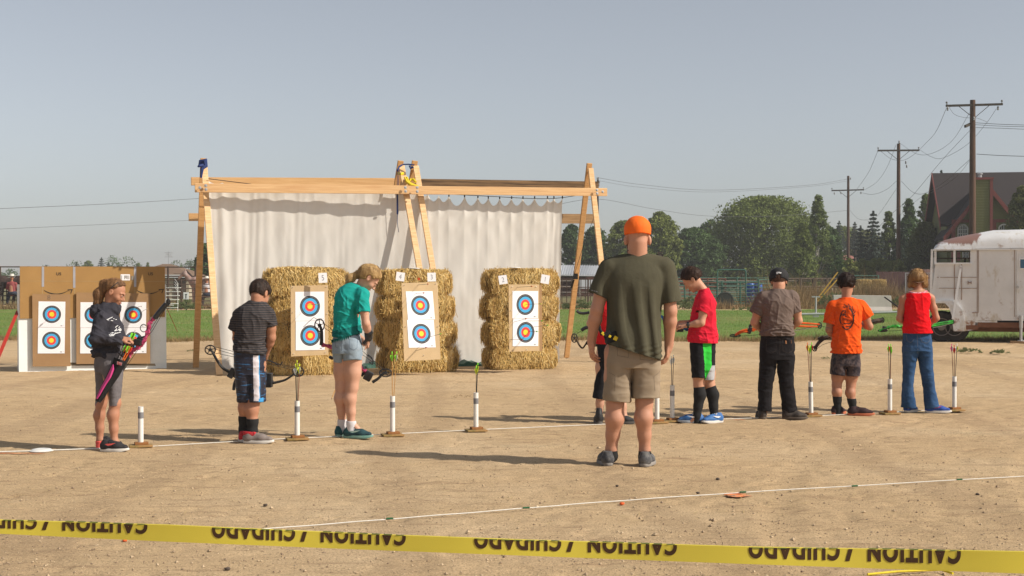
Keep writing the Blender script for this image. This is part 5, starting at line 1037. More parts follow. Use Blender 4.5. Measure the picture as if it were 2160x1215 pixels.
def tree(name, label, px, top, wpx, Y, kind, n, seed, bot=None, shape='round', bark=None, leaf=.16, depth=None, trunkr=.14, group=None):
    g = np.random.default_rng(seed); s = Y / F; x = X_at(px, Y); zt = Z_at(top, Y); hw = wpx * s / 2 * (1.0 if shape == 'spruce' else 1.16); zb = Z_at(bot, Y) if bot else .8; zb = max(zb, .15)
    n = int(n * 1.25); root = empty(name, (x, Y, 0), label, 'tree' if name != 'shrub' else 'shrub', group); H = zt - zb
    q = MB(); K = [Vector((0, 0, 0)), Vector((g.normal(0, .1), 0, zb)), Vector((g.normal(0, .15), g.normal(0, .1), zb + H * .5)), Vector((0, 0, zt - H * .08))]
    q.tube(K, [trunkr * 1.25, trunkr, trunkr * .6, trunkr * .12], 8)
    if shape == 'spruce':
        C = []; Rr = []; tiers = max(7, int(H / .33)); 
        for i in range(tiers):
            t = i / tiers; z = zb + H * t; rr = hw * (1 - t) ** .85 * g.uniform(.85, 1.1) + .08; m_ = max(4, int(11 * (1 - t) + 3)); ph = g.uniform(0, 6)
            for j in range(m_):
                a = ph + 2 * np.pi * j / m_ + g.normal(0, .15); 
                for k in np.linspace(.25, 1, max(2, int(rr / .28))):
                    r_ = rr * k * g.uniform(.9, 1.08); C.append((r_ * np.cos(a), r_ * np.sin(a), z - .28 * r_ + .12 * k * k * r_)); Rr.append(.10 + .13 * (1 - t) + .05 * (1 - k))
        C.append((0, 0, zt - .05)); Rr.append(.07); C.append((0, 0, zt - .2)); Rr.append(.1)
        C = np.array(C); Rr = np.array(Rr)
    else:
        m_ = max(70 if shape == 'tall' else 26, int(n / 55)); C = []; Rr = []
        while len(C) < m_:
            t = g.random(); ph = g.uniform(0, 2 * np.pi)
            if shape == 'tall': env = (1 - t) ** .62 * min(1, .75 + t * 2); 
            elif shape == 'willow': env = (1 - max(0, (t - .35) / .65) ** 2.2) ** .5 if t > .35 else .93 + .07 * t / .35
            else: env = max(.05, math.sin(math.pi * (t * .8 + .2)) ** .6)
            env *= 1 + .22 * math.sin(3 * ph + seed) * math.sin(t * 9 + seed)
            rr = env * math.sqrt(g.random()) if g.random() < .35 else env * g.uniform(.72, 1.02)
            cr = hw * g.uniform(.10, .24) if hw > 1.6 else hw * g.uniform(.16, .34)
            rr = max(0, rr * hw - cr * .7); z = zb + H * t
            z = min(z, zt - cr * .7); C.append((rr * math.cos(ph), rr * math.sin(ph) * (depth or .9), z)); Rr.append(cr)
        C = np.array(C); Rr = np.array(Rr)
        for i in range(min(14, m_)):
            c = Vector(C[i]); st_ = Vector((0, 0, max(zb * .8, c.z - H * .28))); q.tube([st_, st_.lerp(c, .5) + Vector((0, 0, .1 * H * .3)), c], [trunkr * .4, trunkr * .25, trunkr * .08], 5)
    q.build('trunk', bark or M_bark, root, smooth=True)
    per = max(6, int(n / len(C))); V, Q = leafmesh(C, Rr, per, leaf, g)
    if shape == 'spruce': V, Q = leafmesh(C, Rr, per, leaf, g, up=1.2)
    link('crown', npmesh('crown', V, Q), LM[kind], root)
    return root
tree('willow_tree', 'huge rounded green tree, the largest, behind the grey shirted boy', 1608, 414, 232, 150, 'willow', 44000, 1, bot=606, shape='willow', leaf=.17, trunkr=.45)
tree('leafy_tree', 'dark green rounded tree left of the huge tree', 1465, 480, 118, 145, 'dark', 22000, 2, bot=600, leaf=.17, trunkr=.3)
tree('leafy_tree', 'small dark tree top showing between the two large trees', 1500, 464, 60, 175, 'dark', 7000, 3, bot=560, leaf=.2)
tree('willow_tree', 'wispy pale green willow behind the shoulder of the man', 1392, 447, 82, 140, 'light', 16000, 4, bot=575, leaf=.15, trunkr=.3)
tree('willow_tree', 'pale green willow behind the hat of the man', 1318, 466, 92, 142, 'light', 16000, 5, bot=590, leaf=.15, trunkr=.3)
tree('leafy_tree', 'dark tree between the right frame legs', 1256, 478, 70, 146, 'dark', 12000, 6, bot=600, leaf=.17, trunkr=.25)
tree('leafy_tree', 'dark tree at the right edge of the curtain', 1205, 474, 66, 150, 'dark', 12000, 7, bot=600, leaf=.17, trunkr=.25)
tree('leafy_tree', 'green tree low behind the head of the man', 1345, 520, 110, 138, 'willow', 9000, 37, bot=602, leaf=.17, trunkr=.25)
tree('birch_tree', 'slim birch with a pale trunk right of the huge tree', 1726, 410, 78, 130, 'birch', 9000, 8, bot=585, shape='tall', bark=M_birch, leaf=.12, trunkr=.11)
tree('birch_tree', 'young birch with a thin pale trunk in front of the huge tree', 1694, 468, 74, 126, 'willow', 12000, 9, bot=602, shape='tall', bark=M_birch, leaf=.13, trunkr=.07)
tree('birch_tree', 'low leafy birch right of the pale trunk', 1752, 478, 52, 132, 'dark', 7000, 10, bot=600, shape='round', leaf=.13)
tree('leafy_tree', 'hazy round tree behind the farthest utility pole', 1778, 478, 100, 200, 'willow', 9000, 11, bot=580, leaf=.24)
tree('leafy_tree', 'hazy tree right of the farthest utility pole', 1826, 486, 90, 195, 'olive', 6000, 12, bot=580, leaf=.24)
tree('leafy_tree', 'rounded bush like tree left of the farthest pole base', 1772, 548, 48, 112, 'dark', 5000, 41, bot=604, leaf=.12)
tree('spruce_tree', 'small pointed spruce top left of the farthest pole', 1770, 466, 24, 190, 'blue', 2400, 13, bot=520, shape='spruce', leaf=.14)
tree('spruce_tree', 'small pointed spruce top right of the farthest pole', 1803, 468, 20, 190, 'blue', 2000, 14, bot=520, shape='spruce', leaf=.14)
tree('spruce_tree', 'blue spruce standing left of the middle pole', 1842, 445, 72, 128, 'blue', 15000, 15, bot=592, shape='spruce', leaf=.11)
tree('spruce_tree', 'shorter blue spruce left of the taller blue spruce', 1815, 476, 46, 132, 'blue', 6000, 16, bot=592, shape='spruce', leaf=.11)
tree('aspen_tree', 'aspen close left of the middle pole', 1874, 446, 62, 131, 'birch', 9000, 17, bot=595, shape='tall', leaf=.12)
tree('aspen_tree', 'tall aspen close right of the middle pole', 1917, 418, 70, 128, 'dark', 11000, 18, bot=595, shape='tall', bark=M_birch, leaf=.13)
tree('aspen_tree', 'tall aspen left of the olive house', 1953, 410, 72, 130, 'birch', 11000, 19, bot=590, shape='tall', bark=M_birch, leaf=.13)
tree('spruce_tree', 'tall dark spruce top rising behind the olive house gable', 1985, 360, 60, 135, 'spruce', 9000, 20, bot=520, shape='spruce', leaf=.14)
tree('olive_tree', 'big olive green bushy tree behind the girl in the red tank top', 1952, 468, 84, 108, 'olive', 16000, 21, bot=600, leaf=.11, trunkr=.15)
tree('spruce_tree', 'dark spruce between the middle pole and the olive green tree', 1905, 470, 60, 120, 'spruce', 9000, 22, bot=600, shape='spruce', leaf=.12)
tree('olive_tree', 'olive green tree in front of the right end of the house', 2158, 392, 64, 94, 'olive', 12000, 23, bot=520, leaf=.10, trunkr=.12)
tree('leafy_tree', 'dark tree left of the curtain behind the frame leg', 436, 514, 46, 105, 'dark', 9000, 24, bot=590, leaf=.12)
tree('spruce_tree', 'small tree left of the dark tree beside the frame', 408, 560, 20, 110, 'dark', 1200, 25, bot=588, shape='spruce', leaf=.1)
for i, (px, tp, wd, kd, sp, lb) in enumerate(((161, 553, 18, 'spruce', 'spruce', 'leftmost spruce top over the cardboard'), (186, 549, 26, 'willow', 'round', 'round green treetop over the cardboard'), (214, 543, 26, 'spruce', 'spruce', 'tallest spruce top over the cardboard'), (229, 553, 9, 'spruce', 'spruce', 'narrow spruce top right of the tallest over the cardboard'), (292, 555, 14, 'willow', 'round', 'small round treetop left of the tan house'), (312, 554, 11, 'willow', 'round', 'small treetop at the left end of the tan house roof'), (97, 559, 10, 'spruce', 'spruce', 'tiny treetop at the left of the cardboard top'), (268, 559, 8, 'spruce', 'spruce', 'tiny pointed treetop above the shipping label'))):
    tree('spruce_tree' if sp == 'spruce' else 'leafy_tree', lb, px, tp, wd, 260, kd, 3200, 40 + i, bot=585, shape=sp, leaf=.13)
for i in range(9):
    px = 1792 + i * 13; tree('shrub', ['leftmost', 'second', 'third', 'fourth', 'fifth', 'sixth', 'seventh', 'eighth', 'rightmost'][i] + ' yellow green willow shrub in the row before the spruces', px, 548 + rnd.uniform(-4, 7), 30, 106 + rnd.uniform(-1, 1), 'shrub', 2600, 60 + i, bot=592, leaf=.10, trunkr=.04, group='willow shrubs before the spruces')
# far treeline that reads as one mass
g = np.random.default_rng(9); C = []; Rr = []
for i in range(520):
    x = g.uniform(-150, 190); C.append((x, 300 + g.uniform(-6, 6), g.uniform(.5, 3.2 + 2.6 * vnoise(np.array([[x * .08, 0, 0]]))[0] + (2.5 if x > 10 else 0)))); Rr.append(g.uniform(.8, 2.0))
V, Q = leafmesh(np.array(C), np.array(Rr), 100, .24, g); tag(link('far_treeline', npmesh('far_treeline', V, Q), LM['dark']), 'distant treeline along the horizon behind the corrals', 'treeline', kind='stuff')

# ------------------------------------------------------------------ horse trailer
TYY = 31.0; ts = TYY / F
def trailer_paint():
    m = bpy.data.materials.new('worn_white_paint'); m.use_nodes = True; n = m.node_tree; L = n.links; bs = n.nodes['Principled BSDF']; tc = n.nodes.new('ShaderNodeTexCoord')
    def nz(s, d=8, r=.65, st=(1, 1, 1)):
        mp = n.nodes.new('ShaderNodeMapping'); mp.inputs['Scale'].default_value = st; L.new(tc.outputs['Object'], mp.inputs[0]); z = n.nodes.new('ShaderNodeTexNoise'); z.inputs['Scale'].default_value = s; z.inputs['Detail'].default_value = d; z.inputs['Roughness'].default_value = r; L.new(mp.outputs[0], z.inputs[0]); return z.outputs[0]
    def rp(i, a, b, ca=(0, 0, 0), cb=(1, 1, 1)):
        r = n.nodes.new('ShaderNodeValToRGB'); e = r.color_ramp.elements; e[0].position = a; e[1].position = b; e[0].color = (*ca, 1); e[1].color = (*cb, 1); L.new(i, r.inputs[0]); return r.outputs[0]
    def mx(f, a, c):
        x = n.nodes.new('ShaderNodeMixRGB'); L.new(f, x.inputs[0]); L.new(a, x.inputs[1]); x.inputs[2].default_value = (*c, 1); return x.outputs[0]
    c = rp(nz(1.3), .3, .7, (.60, .60, .60), (.74, .74, .75)); c = mx(rp(nz(2.5, 8, .7, (1, 1, .45)), .56, .72), c, (.42, .34, .22)); 
    sx = n.nodes.new('ShaderNodeSeparateXYZ'); L.new(tc.outputs['Object'], sx.inputs[0])
    # rust low on the body and on the rear roof
    mr = n.nodes.new('ShaderNodeMapRange'); mr.inputs[1].default_value = .75; mr.inputs[2].default_value = .2; mr.inputs[3].default_value = 0; mr.inputs[4].default_value = .22; L.new(sx.outputs[2], mr.inputs[0])
    ad = n.nodes.new('ShaderNodeMath'); ad.operation = 'ADD'; L.new(nz(4), ad.inputs[0]); L.new(mr.outputs[0], ad.inputs[1]); c = mx(rp(ad.outputs[0], .62, .74), c, (.26, .13, .07))
    r1 = n.nodes.new('ShaderNodeMapRange'); r1.inputs[1].default_value = 2.10; r1.inputs[2].default_value = 2.42; L.new(sx.outputs[2], r1.inputs[0]); r2 = n.nodes.new('ShaderNodeMapRange'); r2.inputs[1].default_value = 1.15; r2.inputs[2].default_value = .75; L.new(sx.outputs[0], r2.inputs[0])
    mu = n.nodes.new('ShaderNodeMath'); mu.operation = 'MULTIPLY'; L.new(r1.outputs[0], mu.inputs[0]); L.new(r2.outputs[0], mu.inputs[1]); a2 = n.nodes.new('ShaderNodeMath'); a2.operation = 'MULTIPLY_ADD'; L.new(nz(3.2, 8, .7, (2.2, 1, .5)), a2.inputs[0]); a2.inputs[1].default_value = 1.15; L.new(mu.outputs[0], a2.inputs[2])
    c = mx(rp(a2.outputs[0], .85, 1.75), c, (.25, .14, .115)); c = mx(rp(nz(9, 4, .8), .73, .76), c, (.2, .08, .05))
    L.new(c, bs.inputs['Base Color']); bs.inputs['Roughness'].default_value = .5; bp = n.nodes.new('ShaderNodeBump'); bp.inputs['Strength'].default_value = .35; bp.inputs['Distance'].default_value = .02; L.new(nz(2.2, 4), bp.inputs['Height']); L.new(bp.outputs[0], bs.inputs['Normal']); return m
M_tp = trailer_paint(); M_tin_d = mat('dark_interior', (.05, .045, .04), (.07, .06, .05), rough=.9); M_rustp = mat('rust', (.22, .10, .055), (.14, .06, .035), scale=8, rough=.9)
tr = empty('horse_trailer', (X_at(1968, TYY), TYY, 0), 'old white two axle horse trailer with a rusty rounded roof', 'trailer'); tr.rotation_euler = (0, 0, R(-18))
def tb(name, mb, m, parent=tr, **k): return mb.build(name, m, parent, **k)
TL, TW = 3.9, 1.75; tx = lambda px: (px - 1968) * ts * .956; tz = lambda py: 1.4 - (py - 590) * ts
zs = tz(526); zb = tz(688); zt = tz(490)
def wall_poly(name, pts, y, th=.03): q = MB(); q.prism([(a, y, b) for a, b in pts], (0, th, 0)); return tb(name, q, M_tp)
for y in (0.0, TW - .03):
    wall_poly('side_panel', [(tx(2046), zs - .002), (tx(2046), tz(557)), (tx(1973), tz(557)), (tx(1963), tz(640)), (tx(1976), tz(640)), (tx(1990), tz(640)), (tx(2018), tz(640)), (tx(2030), tz(655)), (tx(2034), tz(698)), (tx(2062), tz(694)), (tx(2062), zb + .14), (TL - .9, zb + .14), (TL - .3, zb + .3), (TL, zb + .6), (TL + .02, zs - .3), (TL - .1, zs - .002)], y)
# roof: rounded shell swept along the length, nose dropping at the front, rear end lower
q = MB(); prof = []; ns = 14; xs = [-.01, .04, .12, .25, .5, .95, 1.3, 2.2, TL - .6, TL - .2, TL + .02]; hh = [.02, .13, .20, .25, .30, .37, .43, .44, .42, .32, .10]; ys = [0] * 11
vs = []
for x, h_ in zip(xs, hh):
    zl = np.interp(x, [0, .8, 4], [tz(529), tz(525), tz(523)])
    for i in range(ns + 1):
        t = math.pi * i / ns; cy = math.cos(t); sy = math.sin(t) ** .62 if i not in (0, ns) else 0; vs.append((x, TW / 2 - (TW / 2 + .02) * (abs(cy) ** .85) * (1 if cy > 0 else -1), zl + h_ * sy))
fs = [(i * (ns + 1) + j, i * (ns + 1) + j + 1, (i + 1) * (ns + 1) + j + 1, (i + 1) * (ns + 1) + j) for i in range(len(xs) - 1) for j in range(ns)]
fs += [tuple(range(ns + 1)), tuple(range((len(xs) - 1) * (ns + 1), len(xs) * (ns + 1)))[::-1]]
q.add(vs, fs); tb('roof', q, M_tp, smooth=True)
q = MB(); q.box((TL / 2, -.03, zs - .01), (TL, .03, .035)); q.box((TL / 2, TW + .03, zs - .01), (TL, .03, .035)); tb('drip_rail', q, M_tp)
q = MB(); [q.box((x_, -.012, (tz(557) + zs) / 2), (.05, .04, zs - tz(557))) for x_ in (tx(1973), tx(2013))]; q.box((tx(2010), -.018, tz(556)), (.80, .05, .04)); tb('window_frame', q, M_tp)
q = MB(); q.tube([Vector((tx(1973), .02, tz(545))), Vector((tx(2046), .02, tz(545)))], .014, 8); q.tube([Vector((tx(2035), .3, tz(545))), Vector((tx(2035), .3, tz(556)))], .02, 8); tb('bar', q, M_dkpipe)
q = MB(); q.bar((tx(2027), -.02, tz(560)), (tx(2010), -.12, tz(672)), .02, .05, up=(0, 1, 0)); q.bar((tx(1985), -.005, tz(560)), (tx(1976), -.005, tz(628)), .012, .03, up=(0, 1, 0)); q.bar((tx(1966), -.02, zs), (tx(1963), -.02, tz(640)), .04, .05, up=(0, 1, 0)); tb('stay', q, M_tp)
q = MB()
for px in (2013, 2028): q.box((tx(px), -.006, (tz(557) + tz(632)) / 2), (.018, .02, tz(557) - tz(632)))
for px in (2060.5, 2137): q.box((tx(px), -.003, (zs + zb + .2) / 2), (.012, .012, zs - zb - .25))
for z in (tz(585), tz(608)): q.box((tx(2018), -.004, z), (.85, .012, .012))
q.box((tx(2056), -.006, tz(659)), (.12, .02, .02)); q.box((tx(2063), -.004, (tz(659) + zs) / 2), (.012, .014, zs - tz(659))); tb('seams', q, mat('rusty_seam', (.40, .32, .27), (.24, .14, .10), scale=5, rough=.9))
q = MB(); q.box((tx(2045), -.02, tz(596)), (.05, .02, .012)); q.box((tx(2041.5), -.02, tz(596)), (.012, .02, .08)); q.box((tx(2048), -.02, tz(596)), (.01, .02, .06)); tb('latch', q, M_rustp)
# side door with blue window
q = MB(); q.box((tx(2139) + .45, -.014, (tz(527) + tz(672)) / 2), (.86, .012, tz(527) - tz(672))); dr = tb('door', q, M_tp, bevel=.004)
q = MB(); q.box((tx(2146) + .25, -.028, tz(557)), (.44, .012, .20)); tb('window', q, mat('blue_window', (.03, .12, .22), (.02, .09, .18), rough=.15, spec=.8), dr)
q = MB(); [q.box(c_, s_) for c_, s_ in (((tx(2146) + .25, -.03, tz(557) + .11), (.5, .02, .025)), ((tx(2146) + .25, -.03, tz(557) - .11), (.5, .02, .025)), ((tx(2146) + .01, -.03, tz(557)), (.025, .02, .2)))]; tb('window_frame', q, M_tp, dr)
q = MB(); q.lathe((tx(2143), -.03, tz(605.5)), [(.03, 0), (.03, .02), (.012, .025), (.012, .05), (.03, .055), (.03, .07)], 12, axis=(0, -1, 0)); tb('handle', q, M_steel, dr, smooth=True)
# floor, chassis, back
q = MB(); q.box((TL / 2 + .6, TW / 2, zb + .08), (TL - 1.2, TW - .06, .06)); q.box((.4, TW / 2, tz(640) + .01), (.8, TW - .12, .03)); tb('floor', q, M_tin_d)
q = MB(); q.box((tx(2120) + .8, .03, zb + .04), (2.9, .06, .11)); q.box((tx(2050), .02, zb - .02), (.26, .05, .10)); q.box((TL / 2, TW - .03, zb + .04), (TL - .4, .06, .11)); q.box((1.3, .35, .28), (2.4, .08, .1)); q.box((1.3, TW - .35, .28), (2.4, .08, .1)); tb('chassis', q, M_rustp)
q = MB(); q.box((tx(2080), .02, zb + .085), (.45, .03, .1)); tb('skirt', q, M_tp)
q = MB(); q.box((.02, TW / 2, (tz(557) + .45) / 2 + .1), (.03, TW - .1, tz(557) - .35)); tb('tailgate', q, M_tp)
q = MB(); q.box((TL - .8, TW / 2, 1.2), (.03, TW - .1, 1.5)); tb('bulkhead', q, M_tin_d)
# fenders and wheels
for y0 in (-.07, TW - .17):
    q = MB(); wx0, wx1, top_, th = tx(1968), tx(2034), tz(634), .24; pr = []
    out = [(wx1, tz(698)), (wx1 - .01, tz(672)), (wx1 - .06, tz(652)), (wx1 - .15, tz(641)), (wx1 - .26, top_), (wx0, top_)]; inn = [(wx0, top_ - .05), (wx1 - .42, top_ - .05), (wx1 - .33, tz(648)), (wx1 - .27, tz(665)), (wx1 - .23, tz(698))]
    q.prism([(a, y0 - .0, b) for a, b in out + inn], (0, th, 0)); tb('fender', q, M_tp)
wr = .335
for x_ in (tx(1986), tx(2013)):
    for y_, sgn in ((.15, -1), (TW - .15, 1)):
        q = MB(); q.lathe((x_, y_, wr), [(wr * .60, -.09), (wr * .93, -.095), (wr, -.06), (wr, .06), (wr * .93, .095), (wr * .60, .09)], 30, axis=(0, sgn, 0)); wl = tb('wheel', q, mat('tyre_black', (.022, .021, .02), (.035, .03, .028), scale=10, rough=.9), smooth=True)
        q = MB(); q.lathe((x_, y_ + sgn * .035, wr), [(wr * .60, -.05), (wr * .6, .075), (wr * .55, .07), (wr * .5, .03), (wr * .25, .05), (wr * .22, .10), (.01, .105)], 24, axis=(0, sgn, 0)); tb('rim', q, mat('old_rim', (.18, .16, .15), (.12, .1, .09), rough=.6), wl, smooth=True)
# jack with wooden foot
q = MB(); jx = tx(2150); q.tube([Vector((jx, -.1, .06)), Vector((jx, -.1, tz(668)))], .032, 10); q.tube([Vector((jx, -.1, tz(690))), Vector((jx, -.1, tz(664)))], .042, 10); q.lathe((jx, -.1, .045), [(.08, 0), (.08, .015), (.04, .03)], 14); tb('jack', q, M_steel, smooth=True)
q = MB(); q.box((jx + .05, -.1, .022), (.55, .22, .044)); tb('jack_board', q, M_midwood)
# ------------------------------------------------------------------ people
def skinmat(name, c, red=(.42, .16, .10)):
    return mat(name, c, tuple(a * .82 + b * .12 for a, b in zip(c, red)), scale=9, rough=.55, spec=.35, bump=.1, bscale=120, bdist=.002)
def hairmat(name, c, c2): return mat(name, c, c2, scale=30, stretch=(1.6, 1.6, .16), rough=.6, contrast=1.6, spec=.3, bump=.5, bscale=60, bdist=.004)
V3 = lambda *a: Vector(a)
class Person:
    def __init__(s, Y, foot, label, skin):
        s.Y = Y; s.root = empty('person', (X_at(foot[0], Y), Y, 0), label, 'person'); s.o = s.root.location.copy(); s.s = Y / F; s.skin = skin; s.B = Field(); s.hc = V3(0, 0, 0); s.hu = V3(0, 0, 1); s.hf = V3(0, 1, 0); s.hsc = 99
    def p(s, px, py, dy=0.0): return W(px, py, s.Y + dy) - s.o
    def st(s, rows, dy=0.0):
        """rows of (py, x left, x right, depth radius, extra dy)"""
        out = []
        for r in sorted(rows, key=lambda r: -r[0]):
            d = dy + (r[4] if len(r) > 4 else 0); a = s.p(r[1], r[0], d); b = s.p(r[2], r[0], d); out.append(((a + b) / 2, abs(b.x - a.x) / 2, r[3]))
        return out
    # ---- body pieces
    def torso(s, rows, shrink=.018, dy=0): s.B.add(loft([(c, max(.03, a - shrink), max(.03, b - shrink)) for c, a, b in s.st(rows, dy)], n=2.3, kcap=.03), .03)
    def limb(s, pts, rad, k=.02, flat=None):
        for i in range(len(pts) - 1): s.B.add(rcone(pts[i], pts[i + 1], rad[i], rad[i + 1], flat), k)
    def leg(s, hip, knee, ank, toe, sc=1.0):
        s.legs = getattr(s, 'legs', []) + [(knee, ank, toe, sc)]
        s.limb([hip, hip.lerp(knee, .5), knee], [.085 * sc, .072 * sc, .054 * sc], .03)
        back = -(toe - ank); back.z = 0; back.normalize(); cm = knee.lerp(ank, .32) + back * .018 * sc
        s.limb([knee, cm, knee.lerp(ank, .68) + back * .006, ank], [.050 * sc, .056 * sc, .040 * sc, .034 * sc], .025)
        s.limb([ank, ank + (toe - ank) * .3 + V3(0, 0, -.035)], [.034 * sc, .026 * sc], .02)
    def arm(s, sh, el, wr, sc=1.0, r=(.048, .040, .040, .026)):
        s.limb([sh, sh.lerp(el, .5), el], [r[0] * sc, r[0] * sc * .93, r[1] * sc], .025)
        s.limb([el, el.lerp(wr, .3), wr], [r[1] * .98 * sc, r[2] * sc, r[3] * sc], .02)
    def hand(s, wr, d, palm, sc=1.0, curl=(.35, .5, .35), thumb=1, spread=.02, tc=.5):
        """d: direction of the metacarpals, palm: palm facing normal, thumb: +1/-1 side"""
        d = Vector(d).normalized(); pn = Vector(palm); pn = (pn - d * pn.dot(d)).normalized(); sd = d.cross(pn) * thumb
        L = .088 * sc; pc = wr + d * L * .52
        s.B.add(rcone(wr - d * .01, wr + d * .03 * sc, .026 * sc, .027 * sc, (sd, 1.15)), .015)
        s.B.add(ell(pc, (L * .62, .042 * sc, .017 * sc), (d, sd, pn)), .012)
        for i in range(4):
            o_ = .030 - .0195 * i; ln = (.040, .045, .042, .033)[i] * sc; base = wr + d * (L * (.98, 1.0, .97, .9)[i]) + sd * o_ * sc; a = curl[0] + .07 * i; dd = d; p = base
            fan = sd * (.06 * (1.5 - i))
            for j, (lk, rk) in enumerate(((ln, .0088), (ln * .62, .0080), (ln * .5, .0070))):
                M = Matrix.Rotation(-(a if j == 0 else curl[min(j, 2)]), 3, sd * thumb); 
                # rotate towards the palm
                dd = (dd * math.cos(a if j == 0 else curl[j]) + pn0(dd, pn, sd) * math.sin(a if j == 0 else curl[j])).normalized(); q = p + (dd + (fan if j == 0 else V3(0, 0, 0))).normalized() * lk
                s.B.add(rcone(p, q, rk * sc, rk * .93 * sc), .004 if j else .008); p = q
        t0 = wr + d * .022 * sc + sd * .024 * sc; t1 = t0 + (d * .72 + sd * .62 + pn * tc * .5).normalized() * .038 * sc; t2 = t1 + (d * .9 + sd * .15 + pn * tc * .6).normalized() * .030 * sc; t3 = t2 + (d * .9 - sd * .1 + pn * tc * .7).normalized() * .022 * sc
        s.B.add(rcone(t0, t1, .014 * sc, .011 * sc), .012); s.B.add(rcone(t1, t2, .0105 * sc, .0095 * sc), .004); s.B.add(rcone(t2, t3, .0095 * sc, .008 * sc), .004)
    def head(s, c, f, up=(0, 0, 1), sc=1.0, neck=None, nr=.05, ears=1, jaw=1.0, beard=None):
        f = Vector(f).normalized(); up = Vector(up); u = (up - f * up.dot(f)).normalized(); sd = f.cross(u).normalized(); s.hc, s.hf, s.hu, s.hs, s.hsc = c, f, u, sd, sc
        P = lambda a, b, d: c + sd * a * sc + f * b * sc + u * d * sc; ax = (sd, f, u); B = s.B; s.HP = P
        B.add(ell(P(0, -.012, .030), (.073 * sc, .092 * sc, .082 * sc), ax), .02)
        B.add(ell(P(0, .022, -.035), (.058 * sc * jaw, .066 * sc, .075 * sc), ax), .03)
        B.add(ell(P(0, .062, -.096), (.024 * sc * jaw, .020 * sc, .018 * sc), ax), .03)
        for k in (-1, 1):
            B.add(ell(P(k * .036, .055, -.028), (.022 * sc, .022 * sc, .022 * sc)), .02)          # cheek
            B.add(rcone(P(k * .012, .084, .020), P(k * .042, .070, .020), .009 * sc, .007 * sc), .012)  # brow
            B.add(ell(P(k * .031, .090, .003), (.013 * sc,) * 3), .012, '-')
            B.add(ell(P(k * .031, .0755, .002), (.0125 * sc,) * 3), .004)
            if ears:
                B.add(ell(P(k * .074, -.012, -.002), (.009 * sc, .019 * sc, .032 * sc), (sd, (f * .96 + u * .2).normalized(), (u * .96 - f * .2).normalized())), .006)
                B.add(ell(P(k * .083, -.008, .002), (.006 * sc, .009 * sc, .015 * sc), ax), .006, '-')
        B.add(rcone(P(0, .082, .008), P(0, .104, -.028), .007 * sc, .0115 * sc), .012)
        for k in (-1, 1): B.add(ell(P(k * .010, .092, -.032), (.008 * sc, .010 * sc, .007 * sc), ax), .006)
        B.add(ell(P(0, .083, -.058), (.022 * sc, .010 * sc, .006 * sc), ax), .006); B.add(ell(P(0, .081, -.070), (.019 * sc, .010 * sc, .007 * sc), ax), .006)
        B.add(ell(P(0, .090, -.0635), (.022 * sc, .008 * sc, .0025 * sc), ax), .003, '-')
        if neck is not None: B.add(rcone(P(0, -.022, -.045), neck, nr * .98, nr * 1.06), .022)
    def face(s, brow=(.05, .03, .02), iris=(.06, .04, .03)):
        P = s.HP; sc = s.hsc; me = mat('eye_white', (.36, .32, .30), rough=.4); mi = mat('eye_iris', iris, rough=.3); mbw = mat('brow_hair' + str(brow), brow, rough=.9); ml = mat('lips', (.40, .15, .13), (.36, .13, .11), rough=.5)
        for k in (-1, 1):
            q = MB(); c = P(k * .031, .0835, .002); q.lathe(c, [(.001, -.006), (.0085 * sc, -.001), (.007 * sc, .003), (.004 * sc, .0046)], 12, axis=s.hf); e = q.build('eye', me, s.root, smooth=True)
            q = MB(); q.lathe(c + s.hf * .0045, [(.0050 * sc, 0), (.003 * sc, .0012), (.0005, .0016)], 10, axis=s.hf); q.build('iris', mi, e)
            q = MB(); q.tube([P(k * .013, .092, .019), P(k * .03, .088, .0245), P(k * .046, .074, .019)], [.002 * sc, .0026 * sc, .0015 * sc], 6); q.build('eyebrow', mbw, s.root, smooth=True)
        q = MB(); q.tube([P(-.02, .082, -.0635), P(-.010, .0915, -.061), P(0, .0935, -.0625), P(.010, .0915, -.061), P(.02, .082, -.0635)], [.001, .0042 * sc, .0045 * sc, .0042 * sc, .001], 6); q.build('lips', ml, s.root, smooth=True)
    def hair(s, prims, m, disp=.004, stretch=(60, 60, 8), name='hair', h=.005, cut=None):
        Fd = Field()
        for pr in prims: Fd.add(*pr)
        if name == 'hair' and s.hsc < 9:
            for k in (-1, 1): Fd.add(ell(s.HP(k * .082, -.012, -.004), (.020, .025 * s.hsc, .036 * s.hsc), (s.hs, s.hf, s.hu)), .008, '-')
        def D(V, N): return fbm(V * np.array(stretch), 2, 9) * disp
        o = sdf_obj(name, Fd, m, s.root, h, D)
        if name != 'hair': return o
        me = o.data; nv = len(me.vertices); V = np.empty(nv * 3, np.float32); me.vertices.foreach_get('co', V); V = V.reshape(-1, 3); Q = np.array([p_.vertices[:] for p_ in me.polygons]); N, _ = vnormals(V, Q); g = np.random.default_rng(nv); n = 4200; k = g.integers(0, nv, n); C = V[k]; Nn = N[k]
        hc, up, fw = np.array(s.hc), np.array(s.hu), np.array(s.hf); long = disp >= .005
        fl = -up * .8 - fw * .5 if not long else -up * .9 + np.array([0, 0, -.5]); far = np.linalg.norm(C - hc, axis=1) > .125 * s.hsc; fl = np.where(far[:, None], np.array([0, 0, -1.0]), (-fw * .9 - up * .25)[None] if long else fl[None])
        d = fl + g.normal(0, .25 if long else .5, (n, 3)); d -= Nn * (d * Nn).sum(1)[:, None] * .92; d /= np.linalg.norm(d, axis=1)[:, None]; d += Nn * g.uniform(-.02, .12 if long else .30, (n, 1)); L = g.uniform(.012, .034, (n, 1)) if long else g.uniform(.006, .014, (n, 1)); w_ = np.cross(d, Nn); w_ /= np.linalg.norm(w_, axis=1)[:, None] + 1e-9; w_ *= g.uniform(.0007, .0016, (n, 1)); C = C + Nn * .0015
